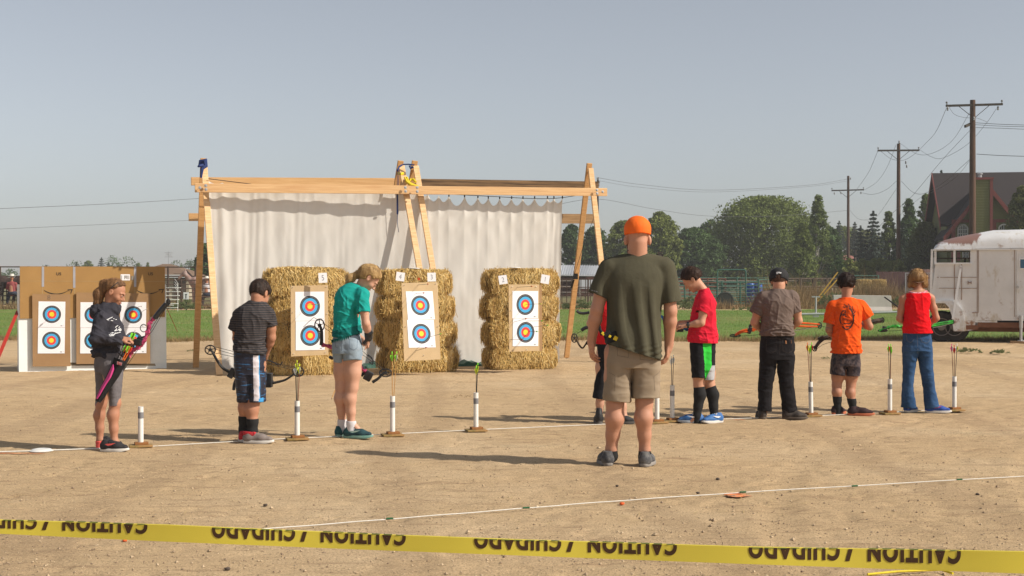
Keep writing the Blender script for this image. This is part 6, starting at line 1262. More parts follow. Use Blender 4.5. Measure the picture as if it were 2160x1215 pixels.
        V1 = np.stack([C - w_, C + w_, C + d * L + Nn * .001, C + d * L * .5 - w_ * 1.2], 1).reshape(-1, 3); me2 = npmesh('hair', np.concatenate([V, V1]), np.concatenate([Q, np.arange(4 * n).reshape(-1, 4) + nv]), None, True); me2.materials.append(m); o.data = me2
        return o
    def cap_hair(s, t=.010, fwd=.045, low=-.05, k=.015, side=.004, fr_up=.055):
        """close cropped hair: shell on the skull cut by a face plane"""
        P = s.HP; sc = s.hsc; ax = (s.hs, s.hf, s.hu)
        pr = [((ell(P(0, -.014, .034), ((.073 + t * .6 + side) * sc, (.092 + t) * sc, (.082 + t) * sc), ax)), k, '+')]
        # cut away below hairline (half space) : plane through the brow to the nape
        def half(pt, n):
            pt = A3(pt); n = A3(Vector(n).normalized())
            return (np.array(pt) - .5, np.array(pt) + .5, lambda x, y, z: (x - pt[0]) * n[0] + (y - pt[1]) * n[1] + (z - pt[2]) * n[2])
        pr.append((half(P(0, fwd, fr_up), s.hf * .72 - s.hu * .70), .012, '-n'))
        pr.append((half(P(0, 0, low), -s.hu), .012, '-n'))
        return [(a, b, '&' if c == '-n' else c) for a, b, c in pr]
    def finish_body(s, h=.005): return sdf_obj('body', s.B, s.skin, s.root, h)
    # ---- clothes
    def garment(s, name, prims, m, hems=(), folds=None, h=.005, mfn=None, k=.02, thick=.004):
        Fd = Field()
        for pr in prims: Fd.add(pr, k) if not (isinstance(pr, tuple) and len(pr) == 3 and isinstance(pr[2], str)) else Fd.add(*pr)
        return sdf_obj(name, Fd, m, s.root, h, folds, hems, mfn, thick)
    def sleeve(s, a, b, r0, r1, over=.0): 
        """cone sleeve from shoulder a to hem b, flat cut at b; returns prim and hem"""
        d = (b - a).normalized(); pr = loft([(a - d * r0 * .85, r0 * .4, r0 * .4), (a - d * r0 * .45, r0 * .80, r0 * .80), (a + d * .01, r0, r0), (a.lerp(b, .5), (r0 + r1) / 2, (r0 + r1) / 2), (b, r1, r1)], u=(1, 0, .3) if abs(d.x) < .9 else (0, 1, 0), n=2.0, kcap=.003); return pr, (b, d, r1 * 1.6)
    def shoe(s, heel, toe, w_, hgt, mu, ms, name='shoe', sole=.022, collar=.07, laces=None, mtoe=None, mark=None, tongue=True):
        """heel and toe: ground points"""
        heel = Vector((heel[0], heel[1], 0)); toe = Vector((toe[0], toe[1], 0)); d = toe - heel; L = d.length; d.normalize(); sd = d.cross(V3(0, 0, 1)); Z = V3(0, 0, 1)
        # a foot measured along the picture plane gets its real length
        P = lambda a, b, z: heel + d * a * L + sd * b + Z * z
        Fd = Field(); hw = w_ / 2; zz = sole
        Fd.add(ell(P(.17, 0, zz + hgt * .30), (L * .19, hw * .80, hgt * .62), (d, sd, Z)), .02)
        Fd.add(rcone(P(.20, 0, zz + hgt * .22), P(.62, 0, zz + .018), hw * .80, hw * .86, (Z, .95)), .02)
        Fd.add(rcone(P(.60, 0, zz + .022), P(.84, 0, zz + .014), hw * .86, hw * .66, (Z, .72)), .02)
        Fd.add(rcone(P(.24, 0, zz + hgt * .35), P(.20, 0, zz + hgt - .012), hw * .66, hw * .62), .018)
        Fd.add(rcone(P(.34, 0, zz + hgt * .72), P(.58, 0, zz + hgt * .40), hw * .42, hw * .52), .02)
        z0 = zz - .004
        Fd.add((np.array(heel) - .6, np.array(heel) + .6, lambda x, y, z: z0 - z), .002, '&')
        top = zz + hgt
        Fd.add((np.array(heel) - .6, np.array(heel) + .6, lambda x, y, z: z - top), .002, '&')
        o = sdf_obj(name, Fd, mu, s.root, .004, None, ())
        q = MB(); n = 26; out = []
        for i in range(n):
            t = 2 * math.pi * i / n; a = .5 + .515 * math.cos(t); wdt = hw * (1.04 if a > .5 else .90) * (abs(math.sin(t)) ** .75) * (1 if math.sin(t) > 0 else -1); out.append((a, wdt))
        lay = [(.97, 0), (1.0, .004), (1.0, sole * .8), (.95, sole + .003)]; vs = []
        for k, z in lay: vs += [P(.5 + (a - .5) * k, b * k, z + (.012 * max(0, (a - .8) / .2) if z < .01 else .004 * abs(a - .5) * 2)) for a, b in out]
        fs = [(i * n + j, i * n + (j + 1) % n, (i + 1) * n + (j + 1) % n, (i + 1) * n + j) for i in range(3) for j in range(n)] + [tuple(range(n))[::-1], tuple(range(3 * n, 4 * n))]
        q.add(vs, fs); q.build('sole', ms, o, smooth=True)
        if laces:
            q = MB()
            for a, z in ((.40, hgt * .80), (.47, hgt * .68), (.54, hgt * .56), (.61, hgt * .45)):
                q.tube([P(a, -hw * .52, zz + z - .004), P(a + .01, 0, zz + z + .012), P(a, hw * .52, zz + z - .004)], .0035, 5)
            q.tube([P(.40, 0, zz + hgt * .84), P(.36, -.025, zz + hgt * .98), P(.42, -.035, zz + hgt * .8)], .0028, 5); q.tube([P(.40, 0, zz + hgt * .84), P(.37, .025, zz + hgt * .98), P(.43, .035, zz + hgt * .8)], .0028, 5)
            q.build('laces', laces, o, smooth=True)
        if mark:
            q = MB()
            for sgn in (-1, 1):
                pts = [(.22, .040), (.34, .030), (.46, .034), (.62, .052), (.44, .046), (.33, .046)]
                vsx = [P(a, sgn * (hw * (.99 if a > .3 else .9)), zz + z) for a, z in pts]; q.prism(vsx, sd * sgn * .003)
            q.build('side_stripe', mark, o)
        return o
def pn0(dd, pn, sd):
    """direction perpendicular to dd in the curl plane, on the palm side"""
    v = pn - dd * pn.dot(dd)
    if v.length < .25:
        v = sd.cross(dd); v = v if v.dot(pn) > 0 else -v
    # keep rotating the same way once past the palm normal
    w_ = sd.cross(dd); ref = getattr(pn0, 's', None)
    c1 = w_.normalized(); 
    base = pn0.base if hasattr(pn0, 'base') else None
    return v.normalized() if v.dot(pn) > 0 else c1
def wrk(V, seed=1, amp=.007, low=0, z0=0):
    # warped cloth creases running down and across
    Wp = V + .05 * np.stack([fbm(V * 5, 2, seed), fbm(V * 5, 2, seed + 7), fbm(V * 5, 2, seed + 9)], 1); a = fbm(Wp * np.array([13, 13, 5]), 2, seed + 1); b = fbm((Wp + Wp[:, [2, 2, 0]] * .8) * np.array([9, 9, 9]), 2, seed + 2); c = fbm(Wp * np.array([6, 6, 24]), 2, seed + 3)
    r = lambda q_: np.clip(1 - np.abs(q_) * 4, 0, 1) ** 1.5
    k = np.clip((z0 + .16 - V[:, 2]) * 7, 0, 1) if z0 else 0
    return amp * (r(a) * .7 + r(b) * .7 + r(c) * (low * k + .15)) - amp * .35 + .0015 * fbm(V * 60, 2, seed)
def draped(amp=.006, fx=26, fz=5, seed=1, zlo=None, zhi=None, fine=.002, diag=0):
    """vertical-ish cloth folds, strong low and weak high"""
    def D(V, N):
        P = V.copy(); P[:, 0] += diag * P[:, 2]
        w1 = fbm(P * np.array([fx, fx, fz]), 2, seed); r = 1 - np.abs(w1) * 2.2
        a = np.ones(len(V))
        if zlo is not None: a = np.clip((zhi - V[:, 2]) / (zhi - zlo), 0, 1) * .8 + .2
        return amp * a * (r - .5) + fine * fbm(V * 55, 2, seed + 5)
    return D
def crumple(amp=.006, f=16, seed=1, bands=None):
    def D(V, N):
        P = V * np.array([f * .7, f * .7, f * 1.5]); w1 = fbm(P, 2, seed); d = amp * (1 - 2 * np.abs(w1)) - amp * .5
        return d + .0015 * fbm(V * 70, 2, seed + 3)
    return D
def decal(name, surf, polys, origin, m, parent=None, off=.003, world=False):
    """polys of local points pushed along +Y/-Y onto the surface mesh"""
    me = surf.data; bv = BVHTree.FromPolygons([v.co for v in me.vertices], [p.vertices for p in me.polygons]); mb = MB()
    for pl, dr in polys:
        out = []
        for pt in pl:
            hit = bv.ray_cast(Vector(pt) - Vector(dr) * .5, Vector(dr)); 
            out.append(hit[0] - Vector(dr) * off if hit[0] else None)
        if all(o is not None for o in out): mb.add(out, [tuple(range(len(out)))])
    if mb.f: return mb.build(name, m, parent or surf)
def strip(pts, w_, n=None):
    """ribbon of quads in picture coordinates"""
    out = []
    for i in range(len(pts) - 1):
        (x0, y0), (x1, y1) = pts[i], pts[i + 1]; L = math.hypot(x1 - x0, y1 - y0) + 1e-6; nx, ny = -(y1 - y0) / L * w_ / 2, (x1 - x0) / L * w_ / 2
        out.append([(x0 - nx, y0 - ny), (x1 - nx, y1 - ny), (x1 + nx, y1 + ny), (x0 + nx, y0 + ny)])
    return out

SK1 = skinmat('fair_skin', (.52, .27, .17)); SK2 = skinmat('tan_skin', (.42, .20, .12)); SK3 = skinmat('ruddy_skin', (.50, .25, .16)); SK4 = skinmat('pale_skin', (.56, .31, .21))
LACEK = mat('dark_lace', (.02, .02, .022), rough=.9)

# ======== the man in the orange cap
m_ = Person(10.4, (1323, 982), 'man seen from behind in an orange cap, olive green shirt and khaki shorts', SK3); p = m_.p
m_.torso([(760, 1283, 1390, .13), (700, 1285, 1388, .14), (640, 1284, 1394, .145), (590, 1279, 1400, .14), (560, 1290, 1390, .10), (550, 1308, 1376, .07)])
m_.head(p(1344.5, 497, -.0), (0, 1, -.10), sc=1.10, neck=p(1344.5, 548, .0), nr=.072, jaw=1.12)
m_.B.add(rcone(p(1332, 554), p(1292, 568), .040, .045), .04); m_.B.add(rcone(p(1358, 554), p(1398, 568), .040, .045), .04)
LS, LE, LW = p(1279, 577), p(1259, 654, -.02), p(1248, 716, .05); RS, RE, RW = p(1408, 577), p(1414.5, 656, -.02), p(1411, 727, .05)
m_.arm(LS, LE, LW, 1.0, (.057, .047, .050, .033)); m_.arm(RS, RE, RW, 1.0, (.057, .047, .050, .033))
m_.hand(LW, (.0, .10, -1), (1, .35, 0), 1.12, (.25, .45, .3), thumb=-1); m_.hand(RW, (-.12, .1, -1), (-1, .35, 0), 1.12, (.35, .6, .4), thumb=1)
K1, A1 = p(1297, 850, -.02), p(1289.5, 948, .02); K2, A2 = p(1359, 848, -.02), p(1360, 950, .0)
m_.leg(p(1304, 745), K1, A1, A1 + V3(-.05, .2, -.08), 1.26); m_.leg(p(1364, 745), K2, A2, A2 + V3(.08, .2, -.08), 1.22)
[m_.B.add(ell(m_.HP(k * .082, -.012, -.036), (.015, .022, .036), (m_.hs, m_.hf, m_.hu)), .008) for k in (-1, 1)]; m_.finish_body(.004)
olive = cloth('olive_shirt', (.082, .076, .050), (.070, .065, .043))
tors = loft(m_.st([(772, 1282, 1397, .182), (752, 1279, 1396, .182), (720, 1276, 1395, .178), (680, 1280, 1393.5, .160), (640, 1280, 1396, .155), (605, 1278, 1401, .155), (580, 1277, 1404, .14), (562, 1284, 1398, .115), (548, 1303, 1385, .09), (536, 1325, 1365, .075)]), n=2.4, kcap=.01)
s1, h1 = m_.sleeve(p(1286, 566), p(1262, 624, -.01), .082, .083); s2, h2_ = m_.sleeve(p(1402, 564), p(1416, 638, -.01), .082, .083)
hemn = V3(-.30, 0, -1).normalized(); hc = p(1337, 742)
def hemcut(pt, n): pt = A3(pt); n = A3(Vector(n).normalized()); return (np.array(pt) - .6, np.array(pt) + .6, lambda x, y, z: (x - pt[0]) * n[0] + (y - pt[1]) * n[1] + (z - pt[2]) * n[2])
def manfold(V, N):
    P = V.copy(); zt = p(0, 570).z; zb_ = p(0, 760).z; t = np.clip((zt - V[:, 2]) / (zt - zb_), 0, 1); cx = p(1340, 0).x
    X = (V[:, 0] - cx) / (1 + .35 * (1 - t)) - .07 * t * t
    f1 = np.sin(X * 62 + 1.5 * vnoise(np.stack([X * 7, V[:, 1] * 3, V[:, 2] * 3], 1), 2) * 3); back = np.clip(-N[:, 1], 0, 1)
    r = .010 * np.clip(t * 2.6 - .25, 0, 1) * back * (np.abs(f1) ** .7 * np.sign(f1)) * (.4 + vnoise(V * np.array([9, 5, 3.5]), 8))
    sh = .0022 * fbm(V * np.array([22, 22, 5]), 2, 21); low = .0035 * np.clip((t - .78) * 6, 0, 1) * np.sin((V[:, 2] - .25 * V[:, 0]) * 150 + 3 * vnoise(V * 9, 3))
    return 1.3 * r + sh + low + .0006 * fbm(V * 60, 2, 3)
shirt = m_.garment('shirt', [tors, s1, s2, rcone(p(1331, 549), p(1290, 565), .066, .078), rcone(p(1358, 549), p(1399, 564), .066, .078), (hemcut(hc, hemn), .003, '&'), (hemcut(p(1344.5, 536.5), V3(0, .12, 1)), .004, '&')], olive, [(hc, hemn, .4), h1, h2_], manfold, .004)
khaki = cloth('khaki_shorts', (.30, .235, .165), (.26, .20, .14))
sh_l = loft(m_.st([(846, 1272, 1330, .118, -.01), (800, 1275, 1331, .122), (765, 1277, 1335, .13), (735, 1281, 1337, .125), (712, 1286, 1340, .11)]), n=2.5); sh_r = loft(m_.st([(839, 1333, 1391, .118, -.01), (800, 1332, 1392, .122), (765, 1330, 1393, .13), (735, 1330, 1390, .125), (712, 1330, 1386, .11)]), n=2.5)
wst = loft(m_.st([(775, 1283, 1391, .138), (740, 1283, 1390, .138), (708, 1287, 1386, .12)]), n=2.4)
shorts = m_.garment('shorts', [sh_l, sh_r, wst], khaki, [(p(1301, 846), (0, 0, -1), .16), (p(1362, 839), (0, 0, -1), .16)], lambda V, N: .0045 * fbm(V * np.array([12, 12, 22]), 2, 31) + .005 * (1 - np.abs(fbm(V * np.array([7, 7, 26]), 1, 5)) * 3) * np.clip((p(0, 790).z - V[:, 2]) * 6, 0, 1), .004, k=.012)
q = MB()
for cx_, y0, y1 in ((1276, 790, 818), (1391, 792, 820)):
    pass
def pants_decal(px0, py0, px1, py1, nm, m, surf=shorts, P=m_): 
    return decal(nm, surf, [(([P.p(px0, py0), P.p(px1, py0), P.p(px1, py1), P.p(px0, py1)]), (0, 1, 0))], None, m)
seam = mat('dark_seam', (.16, .12, .085), rough=.9)
for pts in ([(1299, 722), (1300, 748), (1322, 752), (1325, 726)], [(1345, 728), (1347, 756), (1372, 758), (1374, 732)], [(1283, 784), (1295, 790), (1294, 822)], [(1390, 782), (1376, 792), (1378, 822)]):
    decal('pocket_seam', shorts, [([p(x, y) for x, y in s_], (0, 1, 0)) for s_ in sum([strip([(pts[i][0] + (pts[i + 1][0] - pts[i][0]) * t / 6, pts[i][1] + (pts[i + 1][1] - pts[i][1]) * t / 6) for t in range(7)], .8) for i in range(len(pts) - 1)], [])], None, seam, off=.001)
# cap, beard, necklace, band, tool pouch
capo = mat('blaze_orange', (.90, .155, .012), (.84, .13, .01), scale=10, rough=.8, bump=.2, bscale=300, bdist=.001)
Pm = m_.HP; sc = 1.10
crown = [((ell(Pm(0, -.012, .042), (.089 * sc, .104 * sc, .086 * sc), (m_.hs, m_.hf, m_.hu))), .01, '+'), (rcone(Pm(0, -.01, .01), Pm(0, -.012, .045), .089 * sc, .088 * sc, (m_.hf, 1.15)), .02, '+'), (hemcut(Pm(0, -.02, .004), -m_.hu), .005, '&')]
capobj = m_.hair(crown, capo, disp=.001, name='cap', h=.004)
q = MB(); q.tube([Pm(math.sin(t) * .003, -.012 - math.cos(t) * .104, .042 + math.sin(t) * .087) for t in [i * math.pi / 12 for i in range(-2, 13)]], .0022, 5); q.build('seam', mat('orange_seam', (.7, .11, .01)), capobj)
q = MB(); q.lathe(Pm(0, -.012, .128), [(.008, 0), (.007, .006), (.001, .008)], 10); q.build('button', mat('orange_seam', (.7, .11, .01)), capobj)
Fb = Field(); [Fb.add(rcone(Pm(k * .062, .02, -.03), Pm(k * .05, .045, -.095), .016, .018), .02) for k in (-1, 1)]; Fb.add(rcone(Pm(-.045, .05, -.1), Pm(.045, .05, -.1), .022, .022), .02)
sdf_obj('beard', Fb, hairmat('ginger_beard', (.22, .075, .03), (.12, .04, .018)), m_.root, .004, lambda V, N: .003 * fbm(V * 90, 2, 3))
q = MB(); nb = p(1344.5, 533); q.tube([nb + V3(math.cos(t) * .077, math.sin(t) * .077 + .0, .012 * math.cos(t * 2) + .008) for t in [2 * math.pi * i / 28 for i in range(28)]], .0038, 6, closed=True); q.build('neck_cord', M_black, m_.root, smooth=True)
q = MB(); c = p(1289, 712, -.115); q.box(c, (.10, .035, .075), Matrix.Rotation(-.3, 3, 'Y')); q.box(c + V3(-.03, -.015, .03), (.05, .03, .035), Matrix.Rotation(-.5, 3, 'Y')); q.tube([c + V3(-.065, -.01, .02), c + V3(-.085, -.01, .065), c + V3(-.082, -.01, .09)], [.016, .012, .006], 8); pouch = q.build('tool_pouch', mat('black_nylon', (.012, .012, .013), rough=.8), m_.root, bevel=.006)
q = MB(); q.box(c + V3(.032, -.022, -.005), (.03, .012, .032), Matrix.Rotation(.5, 3, 'Y')); q.box(c + V3(-.012, -.034, .01), (.018, .012, .02), Matrix.Rotation(.5, 3, 'Y')); q.box(c + V3(-.062, -.024, .03), (.028, .012, .02), Matrix.Rotation(.8, 3, 'Y')); q.build('yellow_grip', mat('yellow_grip', (.75, .55, .03), rough=.5), pouch, bevel=.003)
gshoe = mat('grey_shoe', (.13, .125, .12), (.055, .055, .06), scale=22, rough=.75, contrast=3); gsole = mat('grey_sole', (.28, .26, .24), (.2, .18, .16), scale=14, rough=.8)
ba = A1; m_.shoe((p(1284, 0).x + .0, .0 - .10 + .02), (p(1272, 0).x, .17), .112, .085, gshoe, gsole, laces=LACEK); m_.shoe((p(1354, 0).x, -.13), (p(1378, 0).x, .13), .112, .085, gshoe, gsole, laces=LACEK)
for a_, kk in ((A1, 0), (A2, 1)):
    Fs = Field(); Fs.add(rcone(a_ + V3(0, 0, -.012), a_ + V3(0, 0, -.05), .047, .052), .01); sdf_obj('sock', Fs, mat('black_sock', (.014, .014, .015), (.02, .02, .02), rough=.95), m_.root)
decal('lettering', shirt, [([p(1246.5 + a, 611 + b), p(1250 + a, 611.8 + b), p(1250 + a, 614 + b), p(1246.5 + a, 613 + b)], (0, 1, 0)) for a, b in ((0, 0), (4.5, 1.2), (9, 2.4))], None, mat('grey_print2', (.25, .25, .24), rough=.9), off=.0015)

# ======== generic extras
BSOCK = mat('black_sock', (.014, .014, .015))
def sock(P, k, ytop, m):
    knee, ank, toe, sc = P.legs[k]; Fs = Field(); back = -(toe - ank); back.z = 0; back.normalize(); t_ = .006; cm = knee.lerp(ank, .32) + back * .018 * sc; c2 = knee.lerp(ank, .68) + back * .006
    for a_, b_, r1, r2 in ((knee, cm, .050, .056), (cm, c2, .056, .040), (c2, ank, .040, .034), (ank, ank + V3(0, 0, -.06), .036, .036)): Fs.add(rcone(a_, b_, r1 * sc + t_, r2 * sc + t_), .02)
    Fs.add(hemcut(V3(ank.x, ank.y, P.p(1000, ytop).z), V3(0, 0, 1)), .003, '&'); return sdf_obj('sock', Fs, m, P.root, .005)
def stripes(name, c1, c2, freq, sharp=.3):
    m = bpy.data.materials.new(name); m.use_nodes = True; n = m.node_tree; L = n.links; bs = n.nodes['Principled BSDF']; tc = n.nodes.new('ShaderNodeTexCoord'); wv = n.nodes.new('ShaderNodeTexWave'); wv.bands_direction = 'Z'; wv.inputs['Scale'].default_value = freq; wv.inputs['Distortion'].default_value = .25; wv.inputs['Detail'].default_value = 2; wv.inputs['Detail Scale'].default_value = .6
    L.new(tc.outputs['Object'], wv.inputs[0]); r = n.nodes.new('ShaderNodeValToRGB'); e = r.color_ramp.elements; e[0].position = .72; e[1].position = .88; e[0].color = (*c1, 1); e[1].color = (*c2, 1); L.new(wv.outputs[1], r.inputs[0])
    nz = n.nodes.new('ShaderNodeTexNoise'); nz.inputs['Scale'].default_value = 14; L.new(tc.outputs['Object'], nz.inputs[0]); mr = n.nodes.new('ShaderNodeMapRange'); mr.inputs[3].default_value = .75; mr.inputs[4].default_value = 1.15; L.new(nz.outputs[0], mr.inputs[0]); mx = n.nodes.new('ShaderNodeMixRGB'); mx.blend_type = 'MULTIPLY'; mx.inputs[0].default_value = 1; L.new(r.outputs[0], mx.inputs[1]); L.new(mr.outputs[0], mx.inputs[2])
    L.new(mx.outputs[0], bs.inputs['Base Color']); bs.inputs['Roughness'].default_value = .95; bs.inputs['Specular IOR Level'].default_value = .1; return m

# ======== girl in the hoodie, profile to the right
a = Person(11.35, (238, 947), 'girl in profile in a dark grey hoodie and grey leggings holding a pink bow', SK2); p = a.p
a.torso([(775, 202, 258, .13), (745, 203, 256, .125), (700, 202, 255, .14), (670, 203, 252, .12), (655, 212, 246, .09)], dy=.0)
a.head(p(242, 617), (.90, -.05, -.44), (.3, 0, 1), sc=.93, neck=p(229, 660), nr=.042, jaw=.92)
SHr, ELr, WRr = p(216, 672, -.13), p(206, 712, -.19), p(254, 716.5, -.18)
a.arm(SHr, ELr, WRr, .82); a.hand(WRr, (1, .15, .06), (0, .4, -1), .86, (.9, 1.2, .8), thumb=-1)
SHl, ELl, WRl = p(228, 674, .13), p(238, 712, .16), p(276, 722, .02)
a.arm(SHl, ELl, WRl, .82); a.hand(WRl, (1, -.3, .1), (0, -.6, -.8), .84, (.9, 1.2, .9), thumb=1)
Ka, Aa = p(243, 850, -.09), p(241, 930, -.10); Kb, Ab = p(214, 852, .07), p(211, 927, .08)
a.leg(p(232, 775, -.07), Ka, Aa, Aa + V3(.2, 0, -.06), .84); a.leg(p(226, 775, .07), Kb, Ab, Ab + V3(.2, 0, -.06), .80)
a.finish_body(); a.face((.10, .055, .03))
hood = cloth('hoodie_fleece', (.045, .043, .052), (.034, .033, .042), scale=7, bump=.4)
body_ = loft(a.st([(750, 199, 262, .13), (742, 198, 263, .135), (722, 199, 263, .13), (700, 200, 259, .125), (685, 202, 255, .125), (668, 206, 250, .12), (655, 210, 246, .11), (645, 216, 244, .075)]), n=2.4, kcap=.01)
hd = ell(p(207, 658, 0), (.060, .10, .065), (V3(.8, 0, .6), V3(0, 1, 0), V3(-.6, 0, .8))); collar = rcone(p(228, 655, 0), p(240, 652, 0), .075, .062, (V3(0, 1, 0), 1.3))
slv = [rcone(p(215, 674, -.13), p(205, 711, -.20), .062, .054), rcone(p(204, 712, -.20), p(246, 717, -.185), .054, .042), rcone(p(246, 717, -.185), p(251, 717, -.18), .040, .038), rcone(p(228, 676, .12), p(238, 712, .15), .065, .058), rcone(p(238, 712, .15), p(270, 722, .04), .056, .04)]
hoodie = a.garment('hoodie', [body_, hd, rcone(p(211, 657), p(226, 653), .052, .062, (V3(0, 1, 0), 1.3)), collar] + slv, hood, [], lambda V, N: wrk(V, 24, .010, 1.5, p(0, 735).z), k=.012)
wm = M_whitemark
decal('logo', hoodie, [([p(x, y) for x, y in q_], (0, 1, 0)) for q_ in strip([(239, 673), (245, 668), (251, 671), (246, 676), (240, 673.5)], 1) + strip([(246, 671), (251, 674)], 1)], None, wm)
scr = sum([strip(s_, 1.3) for s_ in ([(250, 690), (254, 686), (257, 689), (252, 694), (249, 697), (254, 696), (258, 692)], [(248, 700), (252, 703), (258, 700)], [(250, 700), (259, 696)], [(252, 692), (256, 696), (259, 694)], [(247, 704), (258, 703)], [(249, 706), (257, 705.5)])], [])
decal('logo', hoodie, [([p(x, y) for x, y in q_], (0, 1, 0)) for q_ in scr], None, wm)
legm = cloth('grey_leggings', (.165, .15, .155), (.12, .11, .115), scale=20)
lg = [loft(a.st([(858, 232, 253, .055, -.09), (830, 230, 255, .065, -.09), (800, 222, 258, .085, -.08), (772, 212, 259, .10, -.06), (748, 208, 258, .11, -.03)]), n=2.1), loft(a.st([(856, 201, 221, .05, .08), (830, 203, 226, .06, .08), (800, 202, 240, .085, .07), (775, 202, 250, .10, .05), (750, 205, 255, .10, .03)]), n=2.1), loft(a.st([(785, 202, 258, .125), (765, 201, 259, .135), (740, 206, 256, .12)]), n=2.2)]
legg = a.garment('leggings', lg, [legm, mat('pink_trim', (.32, .13, .16), (.2, .12, .14), scale=30)], [], crumple(.003, 14, 3), mfn=lambda C: (C[:, 2] < p(0, 853).z))
fs_ = mat('black_knit_shoe', (.02, .02, .022), (.035, .03, .033), scale=60, rough=.8); wsole = mat('white_sole', (.66, .64, .60), (.55, .52, .48), scale=20, rough=.6); coral = mat('coral', (.80, .12, .10), (.7, .1, .09), rough=.6)
hx = lambda px, P=a: P.p(px, 900).x
a.shoe((hx(222), -.13), (hx(283), -.16), .09, .075, fs_, wsole, laces=LACEK, mark=coral); a.shoe((hx(196), .09), (hx(252), .10), .09, .075, fs_, wsole, laces=LACEK, mark=coral)
for k in (0, 1): sock(a, k, 934 - 2 * k, coral)
hb_ = hairmat('light_brown_hair', (.28, .145, .062), (.12, .058, .026)); hr = a.cap_hair(.009, .024, -.045, fr_up=.066)
P = a.HP; hr += [(rcone(P(0, -.105, .045), P(0, -.125, .03), .030, .032), .02, '+'), (rcone(p(222, 603), p(209, 620, 0), .030, .042, (V3(0, 1, 0), .9)), .02, '+'), (rcone(p(209, 620), p(207, 640), .042, .036), .02, '+'), (rcone(p(207, 640), p(215, 658), .034, .012), .02, '+'), (rcone(P(.0, -.07, .0), P(0, -.105, .03), .045, .03), .03, '+')]
a.hair(hr, hb_, .006, (70, 70, 12))
q = MB(); q.tube([P(.086 * math.cos(t) * (1 if 1 else 1), -.02 + .03 * math.sin(t) * 1, .032 + .088 * math.sin(t)) for t in [math.pi * i / 16 for i in range(17)]], .0045, 6); q.build('headband', M_black, a.root, smooth=True)
q = MB(); q.tube([P(.03 * math.cos(t), -.108, .042 + .03 * math.sin(t)) for t in [2 * math.pi * i / 12 for i in range(12)]], .006, 6, closed=True); q.build('hair_tie', M_black, a.root, smooth=True)
GIRL1 = a

# ======== boy in the striped shirt
b = Person(11.85, (527, 933), 'boy from behind in a dark striped shirt and navy shorts looking down', SK2); p = b.p
b.torso([(752, 500, 555, .10), (720, 500, 558, .11), (690, 503, 560, .12), (665, 500, 568, .11), (648, 512, 562, .08)])
b.head(p(548, 621, .03), (.36, .72, -.62), (.1, .3, 1), sc=1.0, neck=p(541, 648, -.01), nr=.052)
b.arm(p(570, 672, 0), p(572, 712, .03), p(560, 748, .14), .95); b.hand(p(560, 748, .14), (-.3, .5, -.6), (-.6, 0, -.6), .9, (.8, 1.0, .8), thumb=1)
b.arm(p(502, 676, 0), p(500, 714, .09), p(522, 745, .2), .95); b.hand(p(522, 745, .2), (.4, .6, -.5), (.2, -.3, -.9), .9, (.9, 1.2, .8), thumb=-1)
b.leg(p(515, 770), p(516, 838, .0), p(514, 905, .04), p(514, 905, .04) + V3(-.1, .2, -.06), 1.0); b.leg(p(540, 770), p(537, 840, -.03), p(533, 912, -.05), p(533, 912, -.05) + V3(.2, 0, -.06), 1.04)
b.finish_body()
strp = stripes('striped_jersey', (.036, .035, .038), (.095, .076, .072), 16)
tb_ = loft(b.st([(744, 493, 561, .145), (728, 495, 560, .14), (705, 499, 561, .14), (685, 498, 565, .14), (668, 497, 573, .13), (655, 503, 572, .11), (645, 514, 563, .085), (635, 527, 556, .065)]), n=2.4, kcap=.01)
s1, h1 = b.sleeve(p(508, 664), p(495, 697, .02), .066, .06); s2, h2_ = b.sleeve(p(564, 662), p(572, 689, .01), .066, .058)
b.garment('shirt', [tb_, s1, s2, rcone(p(532, 648), p(509, 664), 0.058, 0.064), rcone(p(552, 647), p(563, 662), 0.058, 0.064), (hemcut(p(541, 635), V3(.1, .1, 1)), .003, '&')], strp, [(p(527, 744), (0, 0, -1), .3), h1, h2_], lambda V, N: wrk(V, 4, .007, 1.6, p(0, 735).z))
def navyshort():
    m = bpy.data.materials.new('navy_streak_shorts'); m.use_nodes = True; n = m.node_tree; L = n.links; bs = n.nodes['Principled BSDF']; tc = n.nodes.new('ShaderNodeTexCoord'); mp = n.nodes.new('ShaderNodeMapping'); mp.inputs['Rotation'].default_value = (0, R(-35), 0); mp.inputs['Scale'].default_value = (9, 9, 75)
    L.new(tc.outputs['Object'], mp.inputs[0]); nz = n.nodes.new('ShaderNodeTexNoise'); nz.inputs['Scale'].default_value = 1.0; nz.inputs['Detail'].default_value = 2; L.new(mp.outputs[0], nz.inputs[0])
    r = n.nodes.new('ShaderNodeValToRGB'); e = r.color_ramp.elements; e[0].position = .60; e[1].position = .66; e[0].color = (.010, .012, .028, 1); e[1].color = (.03, .13, .30, 1); L.new(nz.outputs[0], r.inputs[0]); L.new(r.outputs[0], bs.inputs['Base Color']); bs.inputs['Roughness'].default_value = .6; return m
cols = [navyshort(), mat('white_panel', (.66, .62, .66), (.6, .56, .6), rough=.7), mat('sky_blue_trim', (.05, .30, .62), rough=.6)]
def fm(C):
    px = 1080 + (C[:, 0] + b.o.x) / b.Y * F; py = 590 + (CAMH - C[:, 2]) / b.Y * F; t = np.clip((py - 745) / 95, 0, 1); x0 = 539 + 1.5 * t; x1 = 550 + 1.8 * t; fr = C[:, 1] < .03
    k = np.zeros(len(C)); k[(px > x0) & (px < x1) & fr & (py > 748) & (py < 844)] = 1; k[(((px >= x1) & (px < x1 + 1.5)) | ((px > x1 - 1) & (px < x1 + 7) & (py > 838 - (px - x1) * .2))) & fr] = 2; return k
